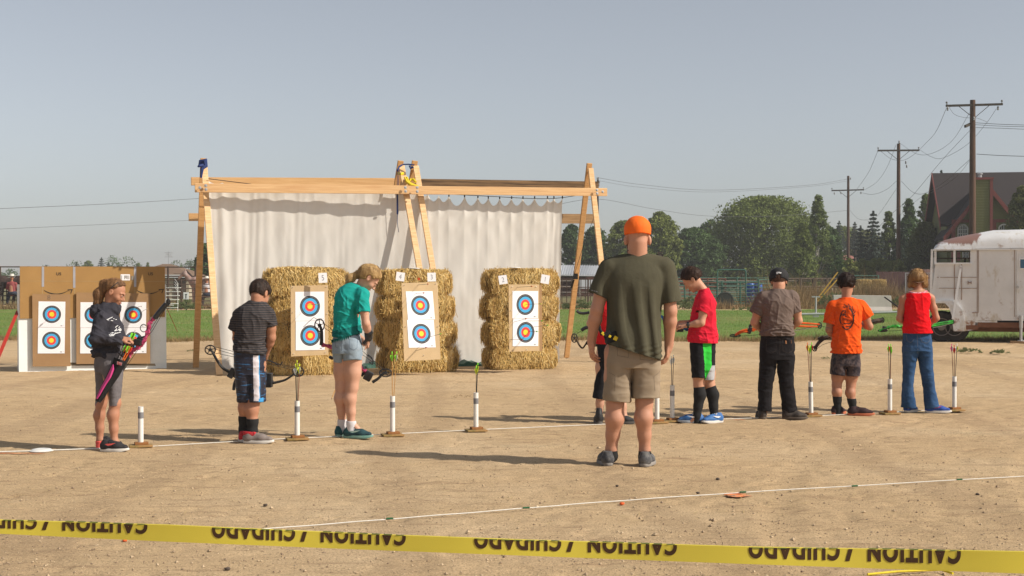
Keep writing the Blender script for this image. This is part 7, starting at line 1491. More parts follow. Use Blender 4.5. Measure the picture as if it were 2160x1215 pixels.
b.garment('shorts', [loft(b.st([(847, 501, 534, .10, .02), (800, 498, 534, .115), (765, 495, 533, .12), (738, 495, 532, .12)]), n=2.4), loft(b.st([(848, 527, 560, .105, -.02), (800, 526, 560, .115), (765, 524, 559, .12), (738, 524, 558, .12)]), n=2.4), loft(b.st([(790, 500, 558, .125), (738, 497, 558, .13)]), n=2.4)], cols, [(p(517, 847), (0, 0, -1), .15), (p(544, 848), (0, 0, -1), .15)], crumple(.005, 10, 8), mfn=fm, k=.012)
sock(b, 0, 878, BSOCK); sock(b, 1, 882, BSOCK)
rsh = mat('red_knit_shoe', (.50, .03, .035), (.35, .02, .03), scale=30, rough=.8); gsh = mat('grey_mesh_shoe', (.24, .20, .18), (.17, .14, .13), scale=40, rough=.8); redl = mat('red_lace', (.65, .02, .03), rough=.8)
b.shoe((b.p(513, 0).x, -.03), (b.p(503, 0).x, .21), .09, .075, rsh, wsole, laces=redl); o = b.shoe((b.p(515, 0).x, -.06), (b.p(581, 0).x, -.10), .095, .075, gsh, wsole, laces=redl)
Fs = Field(); Fs.add(rcone(b.p(521, 912, -.06), b.p(534, 917, -.07), .036, .036, (V3(0, 0, 1), 1.1)), .02); Fs.add((np.array(b.p(530, 920)) - 1, np.array(b.p(530, 920)) + 1, lambda x, y, z: z - .10), .002, '&'); sdf_obj('heel_panel', Fs, rsh, o, .004)
hd_ = hairmat('dark_brown_hair', (.060, .034, .024), (.018, .011, .008)); b.hair(b.cap_hair(.016, .055, -.035, fr_up=.05), hd_, .004, (80, 80, 20))

# ======== girl in the teal shirt
c_ = Person(12.2, (738, 922), 'girl in a teal shirt and denim shorts with a blond ponytail looking down', SK4); p = c_.p
c_.torso([(738, 706, 758, .12), (730, 706, 758, .115), (700, 708, 756, .11), (660, 710, 762, .12), (630, 716, 768, .11), (612, 730, 768, .08)])
c_.head(p(778, 587, .0), (.62, .20, -.76), (.75, .1, .65), sc=.97, neck=p(757, 611, .0), nr=.042, jaw=.92)
c_.arm(p(764, 628, -.12), p(772, 683, -.14), p(778, 711, -.05), .84); c_.hand(p(778, 711, -.05), (-.15, .3, -.75), (-.9, .1, .1), .84, (.9, 1.2, .8), thumb=1)
c_.arm(p(722, 630, .14), p(728, 684, .22), p(764, 716, .12), .84); c_.hand(p(764, 716, .12), (.7, -.3, -.4), (0, -.4, -.8), .84, (.9, 1.2, .8), thumb=-1)
c_.leg(p(722, 755, .03), p(720, 815, .02), p(722, 893, .06), p(722, 893, .06) + V3(.1, .15, -.06), .95); c_.leg(p(745, 755, -.03), p(743, 817, -.04), p(741, 893, -.04), p(741, 893, -.04) + V3(.2, 0, -.06), .98)
c_.finish_body(); c_.face((.25, .16, .08), (.1, .12, .16))
teal = cloth('teal_shirt', (.015, .31, .27), (.012, .26, .23))
lace = cloth('teal_lace', (.010, .17, .16), (.006, .11, .10), scale=90)
tc_ = loft(c_.st([(714, 700.5, 757, .14), (704, 702, 763, .145), (685, 704, 760, .145), (660, 705, 757, .15), (640, 706, 765, .15), (625, 709, 772, .145), (612, 717, 772, .12), (603, 728, 767, .09), (597, 740, 762, .065)]), n=2.3, kcap=.01)
s1, h1 = c_.sleeve(p(762, 620, -.09), p(766.5, 660, -.13), .068, .056); s2, h2_ = c_.sleeve(p(722, 622, .11), p(716, 655, .16), .06, .05)
ts_ = c_.garment('shirt', [tc_, s1, s2, rcone(p(745, 614), p(723, 624), 0.05, 0.056), rcone(p(760, 612), p(766, 622), 0.05, 0.056), (hemcut(p(752, 599), V3(.35, 0, 1)), .003, '&'), (hemcut(p(730, 710), V3(.22, 0, -1)), .003, '&')], [teal, lace], [(p(730, 710), V3(.22, 0, -1), .3), h1, h2_], lambda V, N: wrk(V, 9, .008, .6, p(0, 700).z), mfn=lambda C: (C[:, 2] < p(0, 692).z + .22 * (C[:, 0] - p(730, 700).x)))
q = MB()
for i in range(46):
    t = 2 * math.pi * i / 46; cx, cy = p(729, 700).x + .122 * math.cos(t) * 1.0, .142 * math.sin(t); z = p(0, 712).z + .22 * (cx - p(730, 0).x) + .01
    q.prism([V3(cx - .009 * math.sin(t) * -1, cy + .009 * math.cos(t), z), V3(cx + .009 * math.sin(t) * -1, cy - .009 * math.cos(t), z), V3(cx, cy, z - .03)], V3(math.cos(t) * .003, math.sin(t) * .003, 0))
q.build('lace_fringe', lace, ts_)
den = cloth('light_denim', (.30, .36, .41), (.20, .26, .32), scale=9, bump=.4)
dsh = c_.garment('shorts', [loft(c_.st([(760, 704, 729, .10, .04), (735, 701, 732, .12, .03), (712, 703, 733, .12, .0)]), n=2.4), loft(c_.st([(762, 725, 764, .105, -.04), (735, 724, 764, .125, -.03), (712, 724, 760, .12, .0)]), n=2.4), loft(c_.st([(745, 703, 763, .14), (706, 705, 759, .13)]), n=2.3)], den, [(p(716, 760, .04), (0, 0, -1), .14), (p(745, 762, -.04), (0, 0, -1), .14)], crumple(.004, 14, 4), k=.012)
for pts in ([(741, 713), (741, 732), (750, 737), (757, 732), (757, 713)], [(724, 716), (725, 760)], [(710, 715), (711, 730), (716, 733)]):
    decal('pocket_seam', dsh, [([p(x, y) for x, y in s_], (0, 1, 0)) for s_ in sum([strip([(pts[i][0] + (pts[i + 1][0] - pts[i][0]) * t / 5, pts[i][1] + (pts[i + 1][1] - pts[i][1]) * t / 5) for t in range(6)], .7) for i in range(len(pts) - 1)], [])], None, mat('denim_seam', (.12, .16, .22), rough=.9), off=.001)
WSOCK = mat('white_sock', (.62, .60, .62), (.54, .52, .54), rough=.95); sock(c_, 0, 886, WSOCK); sock(c_, 1, 887, WSOCK)
nsh = mat('navy_teal_shoe', (.015, .035, .05), (.02, .09, .09), scale=8, rough=.8); tsole = mat('teal_sole', (.10, .26, .22), (.25, .34, .28), scale=9, rough=.7)
c_.shoe((c_.p(711, 0).x, .0), (c_.p(722, 0).x, .24), .088, .075, nsh, tsole, laces=LACEK); c_.shoe((c_.p(725, 0).x, -.03), (c_.p(788, 0).x, -.07), .092, .078, nsh, tsole, laces=LACEK, mark=mat('pale_teal_mark', (.35, .5, .45)))
bl_h = hairmat('blond_hair', (.56, .37, .16), (.32, .19, .075)); P = c_.HP
hr = c_.cap_hair(.014, .045, -.05, fr_up=.058) + [(rcone(P(0, -.09, .03), p(754, 580), .028, .026), .02, '+'), (rcone(p(753, 579), p(739, 587), .030, .040), .02, '+'), (rcone(p(739, 587), p(734, 597), .038, .022), .02, '+'), (rcone(P(0, -.05, .0), P(0, -.09, .03), .06, .035), .03, '+')]
c_.hair(hr, bl_h, .005, (60, 60, 14))
q = MB(); q.tube([p(755.5, 578) + V3(.006 * math.cos(t), .028 * math.cos(t), .028 * math.sin(t)) for t in [2 * math.pi * i / 12 for i in range(12)]], .006, 6, closed=True); q.build('hair_tie', M_black, c_.root, smooth=True)
Fs = Field(); Fs.add(rcone(p(777, 703, -.08), p(777.5, 713, -.05), .036, .034), .01); Fs.add(rcone(p(782, 705, -.1), p(785, 701, -.1), .014, .012), .01); Fs.add(rcone(p(776, 713, -.08), p(768, 724, -.06), .016, .013), .012); sdf_obj('wrist_strap', Fs, M_black, c_.root, .004)

# ======== child mostly hidden by the man
d_ = Person(13.4, (1290, 895), 'child in a red shirt and black cropped trousers half hidden behind the man', SK4); p = d_.p
d_.torso([(740, 1262, 1312, .10), (700, 1262, 1312, .11), (650, 1258, 1316, .11), (632, 1270, 1306, .08)]); d_.head(p(1290, 604, .05), (-.2, .8, -.5), (0, .3, 1), sc=.95, neck=p(1289, 632), nr=.045)
d_.arm(p(1260, 650), p(1245, 682, .06), p(1262, 705, .22), .85); d_.hand(p(1262, 705, .22), (.5, .6, -.2), (0, 0, -1), .85, (.9, 1.1, .8), thumb=-1); d_.arm(p(1314, 650), p(1322, 684, .06), p(1300, 700, .24), .85); d_.hand(p(1300, 700, .24), (-.5, .6, -.2), (0, 0, -1), .85, (.9, 1.1, .8), thumb=1)
d_.leg(p(1275, 745), p(1268, 805), p(1264, 872), p(1264, 872) + V3(-.02, .2, -.06), .95); d_.leg(p(1300, 745), p(1310, 808), p(1316, 880, -.03), p(1316, 880, -.03) + V3(.2, 0, -.05), .95); d_.finish_body(.006)
redc = cloth('red_shirt', (.62, .018, .022), (.52, .014, .018)); s1, h1 = d_.sleeve(p(1268, 643), p(1256, 660), .055, .055); s2, h2_ = d_.sleeve(p(1310, 643), p(1320, 660), .055, .055)
d_.garment('shirt', [rcone(p(1282, 640), p(1268, 645), 0.04, 0.05), rcone(p(1297, 640), p(1311, 645), 0.04, 0.05), loft(d_.st([(726, 1257, 1316, .13), (690, 1259, 1315, .13), (655, 1258, 1318, .13), (642, 1265, 1311, .1), (630, 1278, 1300, .07)]), n=2.4), s1, s2], redc, [(p(1287, 726), (0, 0, -1), .3), h1, h2_], crumple(.005, 10, 5))
blkp = cloth('black_trousers', (.012, .012, .014), (.018, .018, .02))
d_.garment('trousers', [loft(d_.st([(840, 1250, 1278, .085), (815, 1253, 1279, .08), (780, 1260, 1284, .085), (745, 1260, 1290, .11), (722, 1260, 1290, .115)]), n=2.2), loft(d_.st([(842, 1298, 1328, .085), (815, 1298, 1324, .08), (780, 1294, 1318, .085), (745, 1286, 1314, .11), (722, 1284, 1313, .115)]), n=2.2), loft(d_.st([(760, 1261, 1314, .115), (722, 1261, 1313, .12)]))], blkp, [], crumple(.004, 10, 6), k=.012)
boot = mat('black_boot', (.018, .017, .018), (.03, .028, .028), rough=.55); d_.shoe((p(1264, 0).x, -.08), (p(1262, 0).x, .16), .09, .13, boot, mat('boot_sole', (.12, .11, .1), rough=.9), laces=LACEK); d_.shoe((p(1290, 0).x, -.02), (p(1342, 0).x, -.08), .085, .07, mat('charcoal_shoe', (.05, .05, .055), (.03, .03, .03), scale=30), mat('boot_sole', (.12, .11, .1)), laces=M_whitemark)
d_.hair(d_.cap_hair(.016, .05, -.05), hd_, .004)

# ======== boy in the bright red shirt, profile to the left
e_ = Person(13.5, (1482, 888), 'boy in profile in a bright red shirt and black and green shorts looking down', SK1); p = e_.p
e_.torso([(740, 1462, 1504, .10), (700, 1461, 1503, .11), (660, 1464, 1503, .12), (635, 1470, 1502, .11), (618, 1476, 1498, .08)])
e_.head(p(1459.5, 590, .02), (-.72, .16, -.66), (-.5, 0, .8), sc=.97, neck=p(1485, 615, .02), nr=.045)
e_.arm(p(1488, 638, -.12), p(1479, 681, -.15), p(1449, 686, -.12), .88); e_.hand(p(1449, 686, -.12), (-1, .25, .05), (0, .5, -.8), .85, (.75, 1.0, .7), thumb=1)
e_.arm(p(1486, 640, .14), p(1474, 678, .16), p(1447, 681, .05), .88); e_.hand(p(1447, 681, .05), (-1, -.1, .1), (0, -.5, -.8), .85, (.6, .9, .6), thumb=-1)
e_.leg(p(1476, 765, -.05), p(1474, 812, -.05), p(1470, 878, -.06), p(1470, 878, -.06) + V3(-.2, 0, -.05), .95); e_.leg(p(1490, 765, .03), p(1497, 812, -.0), p(1507, 878, -.02), p(1507, 878, -.02) + V3(-.2, -.03, -.05), .95)
e_.finish_body(); e_.face((.05, .03, .02))
rc2 = cloth('crimson_shirt', (.66, .02, .045), (.54, .015, .035))
s1, h1 = e_.sleeve(p(1489, 634, -.112), p(1480, 660, -.14), .072, .062); s2, h2_ = e_.sleeve(p(1488, 634, .1), p(1477, 662, .15), .07, .055)
e_.garment('shirt', [loft(e_.st([(723, 1452, 1513, .152), (705, 1452, 1512, .145), (680, 1455, 1510, .14), (655, 1460, 1509, .15), (638, 1465, 1509, .145), (624, 1470, 1504, .12), (613, 1476, 1498, .085), (605, 1480, 1494, .06)]), n=2.3), s1, s2, rcone(p(1486, 620), p(1489, 634), 0.05, 0.07), rcone(p(1486, 620), p(1489, 636), 0.05, 0.07), (hemcut(p(1486, 609), V3(-.25, 0, 1)), .003, '&')], rc2, [(p(1482, 723), (0, 0, -1), .3), h1, h2_], lambda V, N: wrk(V, 13, .007, .8, p(0, 715).z))
cols = [cloth('black_shorts', (.013, .013, .015), (.02, .02, .022)), cloth('lime_panel', (.045, .56, .06), (.035, .48, .05)), cloth('grey_panel', (.42, .42, .43), (.36, .36, .37))]
def fm(C):
    px = 1080 + (C[:, 0] + e_.o.x) / e_.Y * F; py = 590 + (CAMH - C[:, 2]) / e_.Y * F; fr = C[:, 1] < -.0; k = np.zeros(len(C)); x0 = 1478 + (py - 715) * .08; k[(px > x0) & (px < 1497.5) & fr] = 1
    k[(px > 1498 - (py - 770) * .45) & (px < 1506) & (py > 770) & fr] = 2; k[(py < 722) & (px > 1476) & (px < 1480 + (722 - py)) & fr] = 2; return k
e_.garment('shorts', [loft(e_.st([(798, 1460, 1487, .10, -.05), (760, 1457, 1490, .115, -.04), (730, 1455, 1492, .12, -.02), (714, 1459, 1492, .11)]), n=2.3), loft(e_.st([(801, 1478, 1506, .11, .0), (760, 1474, 1508, .12, .0), (730, 1474, 1509, .12, .0), (714, 1474, 1506, .11)]), n=2.3), loft(e_.st([(780, 1459, 1506, .13), (714, 1460, 1506, .12)]), n=2.3)], cols, [(p(1473, 798, -.05), (0, 0, -1), .14), (p(1492, 801), (0, 0, -1), .14)], crumple(.004, 11, 9), mfn=fm, k=.012)
sock(e_, 0, 806, BSOCK); sock(e_, 1, 807, BSOCK)
bsh = mat('blue_running_shoe', (.03, .11, .32), (.06, .17, .40), scale=26, rough=.6, contrast=2.2); e_.shoe((p(1483, 0).x, -.06), (p(1429, 0).x, -.02), .09, .075, bsh, mat('grey_blue_sole', (.4, .44, .48), (.3, .34, .38), scale=15), laces=M_whitemark, mark=M_whitemark); e_.shoe((p(1525, 0).x, .0), (p(1478, 0).x, -.13), .09, .075, bsh, wsole, laces=M_whitemark, mark=M_whitemark)
q = MB(); q.lathe(p(1451, 685.5, -.12), [(.030, -.011), (.033, -.006), (.033, .006), (.030, .011)], 16, axis=(-1, .1, 0)); q.lathe(p(1451, 685, -.155), [(.017, 0), (.017, .008), (.012, .01)], 14, axis=(0, -1, 0)); q.build('watch', M_black, e_.root, smooth=True)
e_.hair(e_.cap_hair(.016, .050, -.03, fr_up=.052), hairmat('brown_hair', (.065, .032, .02), (.028, .015, .01)), .005, (80, 80, 30))

# ======== boy in the grey shirt and black cap
f_ = Person(13.85, (1645, 884), 'boy from behind in a taupe shirt, black jeans and black cap', SK1); p = f_.p
f_.torso([(740, 1609, 1670, .11), (705, 1610, 1668, .12), (670, 1608, 1670, .12), (640, 1606, 1672, .12), (622, 1618, 1664, .09)])
f_.head(p(1643, 594, .03), (.22, .86, -.42), (0, .2, 1), sc=1.0, neck=p(1641, 619), nr=.055)
f_.arm(p(1605, 640), p(1592, 680, .03), p(1606, 696, .17), 1.0); f_.hand(p(1606, 696, .17), (.6, .6, -.1), (.1, 0, -1), .9, (.9, 1.1, .8), thumb=-1); f_.arm(p(1676, 638), p(1684, 676, .03), p(1672, 690, .17), 1.0); f_.hand(p(1672, 690, .17), (-.6, .6, -.1), (-.1, 0, -1), .9, (.9, 1.1, .8), thumb=1)
f_.leg(p(1622, 745), p(1616, 800), p(1612, 868), p(1612, 868) + V3(-.03, .2, -.06), .80); f_.leg(p(1656, 745), p(1658, 800), p(1663, 870), p(1663, 870) + V3(.18, .06, -.06), .80); f_.finish_body()
taupe = cloth('taupe_shirt', (.155, .115, .098), (.13, .095, .08))
s1, h1 = f_.sleeve(p(1612, 628), p(1594, 663), .078, .070); s2, h2_ = f_.sleeve(p(1668, 626), p(1678.5, 660), .078, .060)
f_.garment('shirt', [loft(f_.st([(708, 1606, 1674, .155), (690, 1606, 1672, .15), (665, 1607, 1671, .15), (642, 1602, 1676, .15), (628, 1607, 1672, .125), (618, 1618, 1664, .10), (609, 1628, 1655, .075)]), n=2.4), s1, s2, rcone(p(1632, 621), p(1613, 629), 0.055, 0.072), rcone(p(1652, 621), p(1668, 628), 0.055, 0.072), (hemcut(p(1641, 610), V3(0, .1, 1)), .003, '&')], taupe, [(p(1640, 708), (0, 0, -1), .3), h1, h2_], lambda V, N: wrk(V, 14, .007, 1.8, p(0, 700).z))
bjean = cloth('black_jeans', (.020, .018, .020), (.012, .011, .012), bump=.4)
jn = f_.garment('jeans', [loft(f_.st([(866, 1598, 1627, .085, .0), (840, 1600, 1627, .08), (815, 1600, 1629, .085), (790, 1602, 1634, .09), (760, 1603, 1638, .11), (730, 1604, 1642, .125), (706, 1607, 1642, .125)]), n=2.3), loft(f_.st([(868, 1651, 1681, .085, .0), (840, 1648, 1677, .08), (815, 1645, 1674, .085), (790, 1641, 1673, .09), (760, 1640, 1675, .11), (730, 1638, 1675, .125), (706, 1638, 1673, .125)]), n=2.3), loft(f_.st([(758, 1606, 1674, .13), (704, 1607, 1673, .13)]), n=2.4)], bjean, [], crumple(.007, 11, 12), k=.012)
decal('leather_patch', jn, [([p(1651, 717), p(1664.5, 716), p(1665, 723), p(1651.5, 724)], (0, 1, 0))], None, mat('leather_patch', (.28, .12, .05), (.2, .09, .04), scale=40), off=.003)
for pts in ([(1646, 716), (1646, 738), (1657, 744), (1668, 738), (1668, 716)], [(1612, 716), (1612, 738), (1622, 744), (1632, 738), (1632, 716)], [(1606, 712), (1640, 713.5), (1674, 711.5)], [(1640, 714), (1639, 760)]):
    decal('pocket_seam', jn, [([p(x, y) for x, y in s_], (0, 1, 0)) for s_ in sum([strip([(pts[i][0] + (pts[i + 1][0] - pts[i][0]) * t / 5, pts[i][1] + (pts[i + 1][1] - pts[i][1]) * t / 5) for t in range(6)], .6) for i in range(len(pts) - 1)], [])], None, mat('jean_stitch', (.055, .04, .035), rough=.9), off=.001)
brsh = mat('brown_shoe', (.07, .055, .045), (.035, .03, .028), scale=26, rough=.75, contrast=2); bso = mat('dark_sole', (.13, .10, .075), (.07, .06, .05), scale=12); f_.shoe((p(1609, 0).x, -.07), (p(1607, 0).x, .18), .095, .085, brsh, bso, laces=LACEK); f_.shoe((p(1650, 0).x, -.03), (p(1702, 0).x, -.08), .098, .085, brsh, bso, laces=LACEK)
P = f_.HP; f_.hair(f_.cap_hair(.010, .02, -.045), hairmat('short_brown_hair', (.12, .06, .035), (.07, .035, .02)), .002)
capm = mat('black_cap', (.012, .012, .013), (.022, .022, .024), scale=60, rough=.8)
cp = f_.hair([((ell(P(0, -.012, .045), (.094, .110, .086), (f_.hs, f_.hf, f_.hu))), .01, '+'), (rcone(P(0, -.010, .02), P(0, -.012, .045), .093, .092, (f_.hf, 1.17)), .02, '+'), (hemcut(P(0, 0, -.006), -f_.hu), .004, '&'), (ell(P(0, -.122, .004), (.026, .03, .019)), .005, '-')], capm, .001, name='cap')
Fs = Field(); Fs.add(ell(P(.0, .10, .012), (.078, .078, .012), (f_.hs, f_.hf, f_.hu)), .01); sdf_obj('cap_brim', Fs, mat('green_underbrim', (.02, .05, .03), (.015, .04, .025)), cp, .004)
for pts in ([(-.06, .02), (-.045, .07), (0, .09), (.045, .07), (.06, .02)], [(-.034, .018), (-.028, .045), (0, .056), (.028, .045), (.034, .018)]):
    q = MB(); q.tube([P(x, -.012 - .111 * math.sqrt(max(.02, 1 - (x / .095) ** 2 - ((z - .045) / .087) ** 2)), z) for x, z in pts], .0016, 5); q.build('stitching', M_whitemark, cp)
scr = sum([strip([(1635 + x, 575.5 + y) for x, y in s_], .9) for s_ in ([(0, 0), (2, -2), (3, 0), (1, 1)], [(3.5, 0), (5, -2), (5.2, .6)], [(6.5, -2.2), (6.6, .6), (8, -.6)], [(8.8, -1.5), (9, .6), (10.5, -1.2)], [(0, 2), (10, 1.2)])], [])
decal('lettering', cp, [([p(x, y) for x, y in q_], (0, 1, 0)) for q_ in scr], None, M_whitemark)

# ======== boy in the orange shirt
g_p = Person(14.25, (1783, 876), 'boy from behind in an orange shirt with a black printed emblem and patterned shorts', SK2); p = g_p.p
g_p.torso([(752, 1760, 1810, .11), (730, 1760, 1811, .115), (690, 1760, 1812, .12), (655, 1757, 1813, .12), (638, 1768, 1806, .09)])
g_p.head(p(1786, 603, .04), (.20, .80, -.54), (0, .25, 1), sc=.98, neck=p(1784.5, 636), nr=.048)
g_p.arm(p(1754, 658), p(1749, 696, .03), p(1762, 716, .18), .9); g_p.hand(p(1762, 716, .18), (.4, .6, -.3), (.1, 0, -1), .88, (.9, 1.1, .8), thumb=-1); g_p.arm(p(1820, 656), p(1834, 689, .0), p(1815, 683, .2), .9); g_p.hand(p(1815, 683, .2), (-.5, .6, .2), (-.1, 0, -1), .88, (.9, 1.1, .8), thumb=1)
g_p.leg(p(1770, 775), p(1765, 812), p(1767, 860), p(1767, 860) + V3(.06, .2, -.05), .88); g_p.leg(p(1797, 775), p(1795, 812), p(1800, 864, -.04), p(1800, 864, -.04) + V3(.2, .05, -.05), .88); g_p.finish_body()
orc = cloth('orange_shirt', (.80, .10, .012), (.70, .08, .01))
s1, h1 = g_p.sleeve(p(1758, 646), p(1749, 683), .066, .068); s2, h2_ = g_p.sleeve(p(1814, 645), p(1830, 670), .072, .070)
osx = g_p.garment('shirt', [loft(g_p.st([(745, 1755.5, 1815.5, .145), (720, 1757, 1814, .14), (690, 1758, 1814, .14), (665, 1755, 1816, .145), (650, 1753, 1818, .14), (640, 1758, 1814, .115), (632, 1768, 1804, .09), (627, 1774, 1797, .075)]), n=2.4), s1, s2, rcone(p(1776, 639), p(1759, 647), 0.052, 0.064), rcone(p(1796, 638), p(1813, 646), 0.052, 0.064), (hemcut(p(1785, 628), V3(0, .1, 1)), .003, '&')], orc, [(p(1785, 745), (0, 0, -1), .3), h1, h2_], lambda V, N: wrk(V, 18, .008, .7, p(0, 735).z))
def arc(cx, cy, rx, ry, a0, a1, n=14): return [(cx + rx * math.cos(R(a0 + (a1 - a0) * i / n)), cy - ry * math.sin(R(a0 + (a1 - a0) * i / n))) for i in range(n + 1)]
em = strip(arc(1780, 671, 13, 22, 75, -75, 18), 2.6) + strip(arc(1780, 671, 14, 23, 280, 225, 8), 2.4) + strip(arc(1779, 671, 13, 20, 215, 120, 12), 1.8)
for i in range(9):
    t = 110 - i * 13; x, y = 1780 + 13 * math.cos(R(t)), 668 - 20 * math.sin(R(t)); x2, y2 = 1780 + (17 + (i % 2) * 2) * math.cos(R(t + 8)), 668 - (25 + (i % 2) * 3) * math.sin(R(t + 8)); em += strip([(x, y), ((x + x2) / 2 + 1, (y + y2) / 2), (x2, y2)], 1.5)
em += strip([(1770, 684), (1776, 681), (1784, 682), (1790, 678)], 1.6) + strip([(1772, 690), (1779, 687), (1786, 688)], 1.6) + strip([(1769, 676), (1792, 676.5)], 1.0) + strip([(1772, 656), (1776, 654), (1777, 658), (1773, 660), (1771, 664), (1776, 662)], 1.4) + strip([(1768, 666), (1768, 661), (1772, 666), (1776, 661), (1776, 667), (1780, 667)], 1.2)
decal('emblem', osx, [([p(x, y) for x, y in q_], (0, 1, 0)) for q_ in em], None, M_blackmat, off=.003)
for ch, x0, x1 in (('O', 1770.5, 1774), ('S', 1774.8, 1777.8), ('U', 1778.6, 1781.8)):
    V_, F_ = text_mesh(ch, 1, .02); xx = [v[0] for v in V_]; yy = [v[1] for v in V_]; T_ = lambda v: p(x0 + (x1 - x0) * (v[0] - min(xx)) / (max(xx) - min(xx)), 675 - 5 * (v[1] - min(yy)) / (max(yy) - min(yy)))
    decal('lettering', osx, [([T_(V_[i]) for i in f], (0, 1, 0)) for f in F_], None, M_blackmat, off=.003)
cams = mat('camo_shorts', (.085, .062, .062), (.028, .022, .028), scale=16, rough=.9, contrast=5, detail=3)
g_p.garment('shorts', [loft(g_p.st([(791, 1752, 1781, .11), (765, 1754, 1785, .12), (742, 1758, 1788, .12)]), n=2.4), loft(g_p.st([(793, 1783, 1812, .11), (765, 1783, 1814, .12), (742, 1783, 1812, .12)]), n=2.4), loft(g_p.st([(772, 1757, 1812, .125), (740, 1759, 1812, .13)]), n=2.4)], cams, [(p(1766, 791), (0, 0, -1), .14), (p(1797, 793), (0, 0, -1), .14)], crumple(.004, 12, 9), k=.01)
sock(g_p, 0, 836, BSOCK); sock(g_p, 1, 840, BSOCK)
dbs = mat('maroon_black_shoe', (.05, .02, .022), (.02, .015, .018), scale=30, rough=.8); ors = mat('orange_sole', (.5, .14, .06), (.35, .12, .07), scale=9); g_p.shoe((p(1757, 0).x, -.02), (p(1790, 0).x, .14), .09, .07, dbs, ors, laces=LACEK); g_p.shoe((p(1787, 0).x, -.05), (p(1841, 0).x, -.10), .09, .07, dbs, ors, laces=LACEK)
q = MB()
P = g_p.HP; g_p.hair(g_p.cap_hair(.024, .055, -.045, fr_up=.05) + [(ell(P(-.03, -.05, .07), (.05, .05, .04)), .02, '+'), (ell(P(.04, -.06, .04), (.045, .045, .05)), .02, '+'), (ell(P(.0, -.075, -.01), (.055, .04, .05)), .02, '+')], hairmat('dark_curly_hair', (.040, .018, .012), (.014, .008, .006)), .011, (45, 45, 35))

# ======== girl in the red tank top
h_ = Person(14.5, (1948, 870), 'girl from behind in a red sleeveless top and flared blue jeans', SK2); p = h_.p
h_.torso([(740, 1908, 1960, .11), (705, 1912, 1958, .10), (670, 1910, 1956, .11), (640, 1908, 1959, .115), (622, 1914, 1958, .09), (612, 1922, 1952, .07)], shrink=.012)
h_.head(p(1935.5, 592, .05), (.1, .78, -.60), (0, .3, 1), sc=.96, neck=p(1936, 620), nr=.043)
h_.arm(p(1905, 632), p(1897, 672, .01), p(1911, 683, .17), .78); h_.hand(p(1911, 683, .17), (.5, .6, -.1), (.1, 0, -1), .82, (.9, 1.1, .8), thumb=-1); h_.arm(p(1963, 630), p(1975, 671, .0), p(1962, 683, .17), .80); h_.hand(p(1962, 683, .17), (-.6, .6, 0), (-.1, 0, -1), .82, (.9, 1.1, .8), thumb=1)
h_.B.add(rcone(p(1922, 622), p(1905, 630), .042, .04), .03); h_.B.add(rcone(p(1950, 620), p(1963, 629), .042, .04), .03)
h_.leg(p(1922, 750), p(1917, 800), p(1915, 858), p(1915, 858) + V3(.08, .2, -.06), .62); h_.leg(p(1950, 750), p(1958, 800), p(1966, 860, -.04), p(1966, 860, -.04) + V3(.2, .0, -.06), .62); h_.finish_body()
tank = cloth('red_tank_top', (.70, .008, .014), (.60, .006, .010))
th = h_.garment('tank_top', [loft(h_.st([(703, 1906, 1967, .135), (690, 1906, 1962, .13), (665, 1907, 1959, .128), (642, 1906.5, 1959.5, .13), (628, 1908, 1961, .122), (618, 1911, 1959, .10)]), n=2.4, kcap=.006), (ell(p(1899, 632, 0), (.026, .2, .06)), .008, '-'), (ell(p(1968, 632, 0), (.042, .2, .07)), .008, '-')], tank, [(p(1936, 703), (0, 0, -1), .3)], lambda V, N: wrk(V, 7, .006, .5, p(0, 700).z), k=.012)
q = MB(); q.tube([p(1918, 616.5, -.03), p(1926, 618, -.08), p(1937, 618.5, -.09), p(1948, 617.5, -.08), p(1955, 614.5, -.03)], .010, 7); q.build('lace_collar', mat('pink_lace', (.75, .45, .5), (.5, .1, .15), scale=60, contrast=3), h_.root, smooth=True)
jean = mat('blue_denim', (.045, .10, .21), (.020, .05, .115), scale=5, rough=.95, bump=.4, bscale=300, bdist=.002, contrast=1.3, spec=.1)
jn2 = h_.garment('jeans', [loft(h_.st([(860, 1901, 1932, .085, .0), (845, 1902, 1930, .08), (820, 1903, 1926, .070), (795, 1905, 1927, .076), (765, 1905, 1932, .08), (730, 1904, 1940, .105), (702, 1907, 1940, .105)]), n=2.2), loft(h_.st([(860, 1951, 1981, .085, -.03), (845, 1950, 1977, .08, -.02), (820, 1948, 1972, .072), (795, 1944, 1969, .080), (765, 1939, 1967, .082), (730, 1932, 1965, .105), (702, 1932, 1961, .105)]), n=2.2), loft(h_.st([(740, 1905, 1964, .115), (702, 1908, 1961, .115)]), n=2.3)], jean, [], crumple(.005, 14, 3), k=.012)
for pts in ([(1908, 706), (1909, 718), (1915, 722), (1922, 714)], [(1933, 706), (1938, 720), (1948, 723), (1955, 718), (1957, 706)], [(1928, 706), (1930, 745)]):
    decal('pocket_seam', jn2, [([p(x, y) for x, y in s_], (0, 1, 0)) for s_ in sum([strip([(pts[i][0] + (pts[i + 1][0] - pts[i][0]) * t / 5, pts[i][1] + (pts[i + 1][1] - pts[i][1]) * t / 5) for t in range(6)], .6) for i in range(len(pts) - 1)], [])], None, mat('pale_stitch', (.16, .17, .20), rough=.9), off=.001)
bl2 = mat('royal_blue_shoe', (.02, .06, .28), (.03, .08, .34), scale=26, rough=.7); h_.shoe((p(1910, 0).x, .0), (p(1942, 0).x, .10), .085, .06, bl2, wsole, laces=M_whitemark); h_.shoe((p(1951, 0).x, -.03), (p(2004, 0).x, -.08), .085, .06, bl2, wsole, laces=M_whitemark, mark=mat('pink_mark', (.8, .12, .22)))
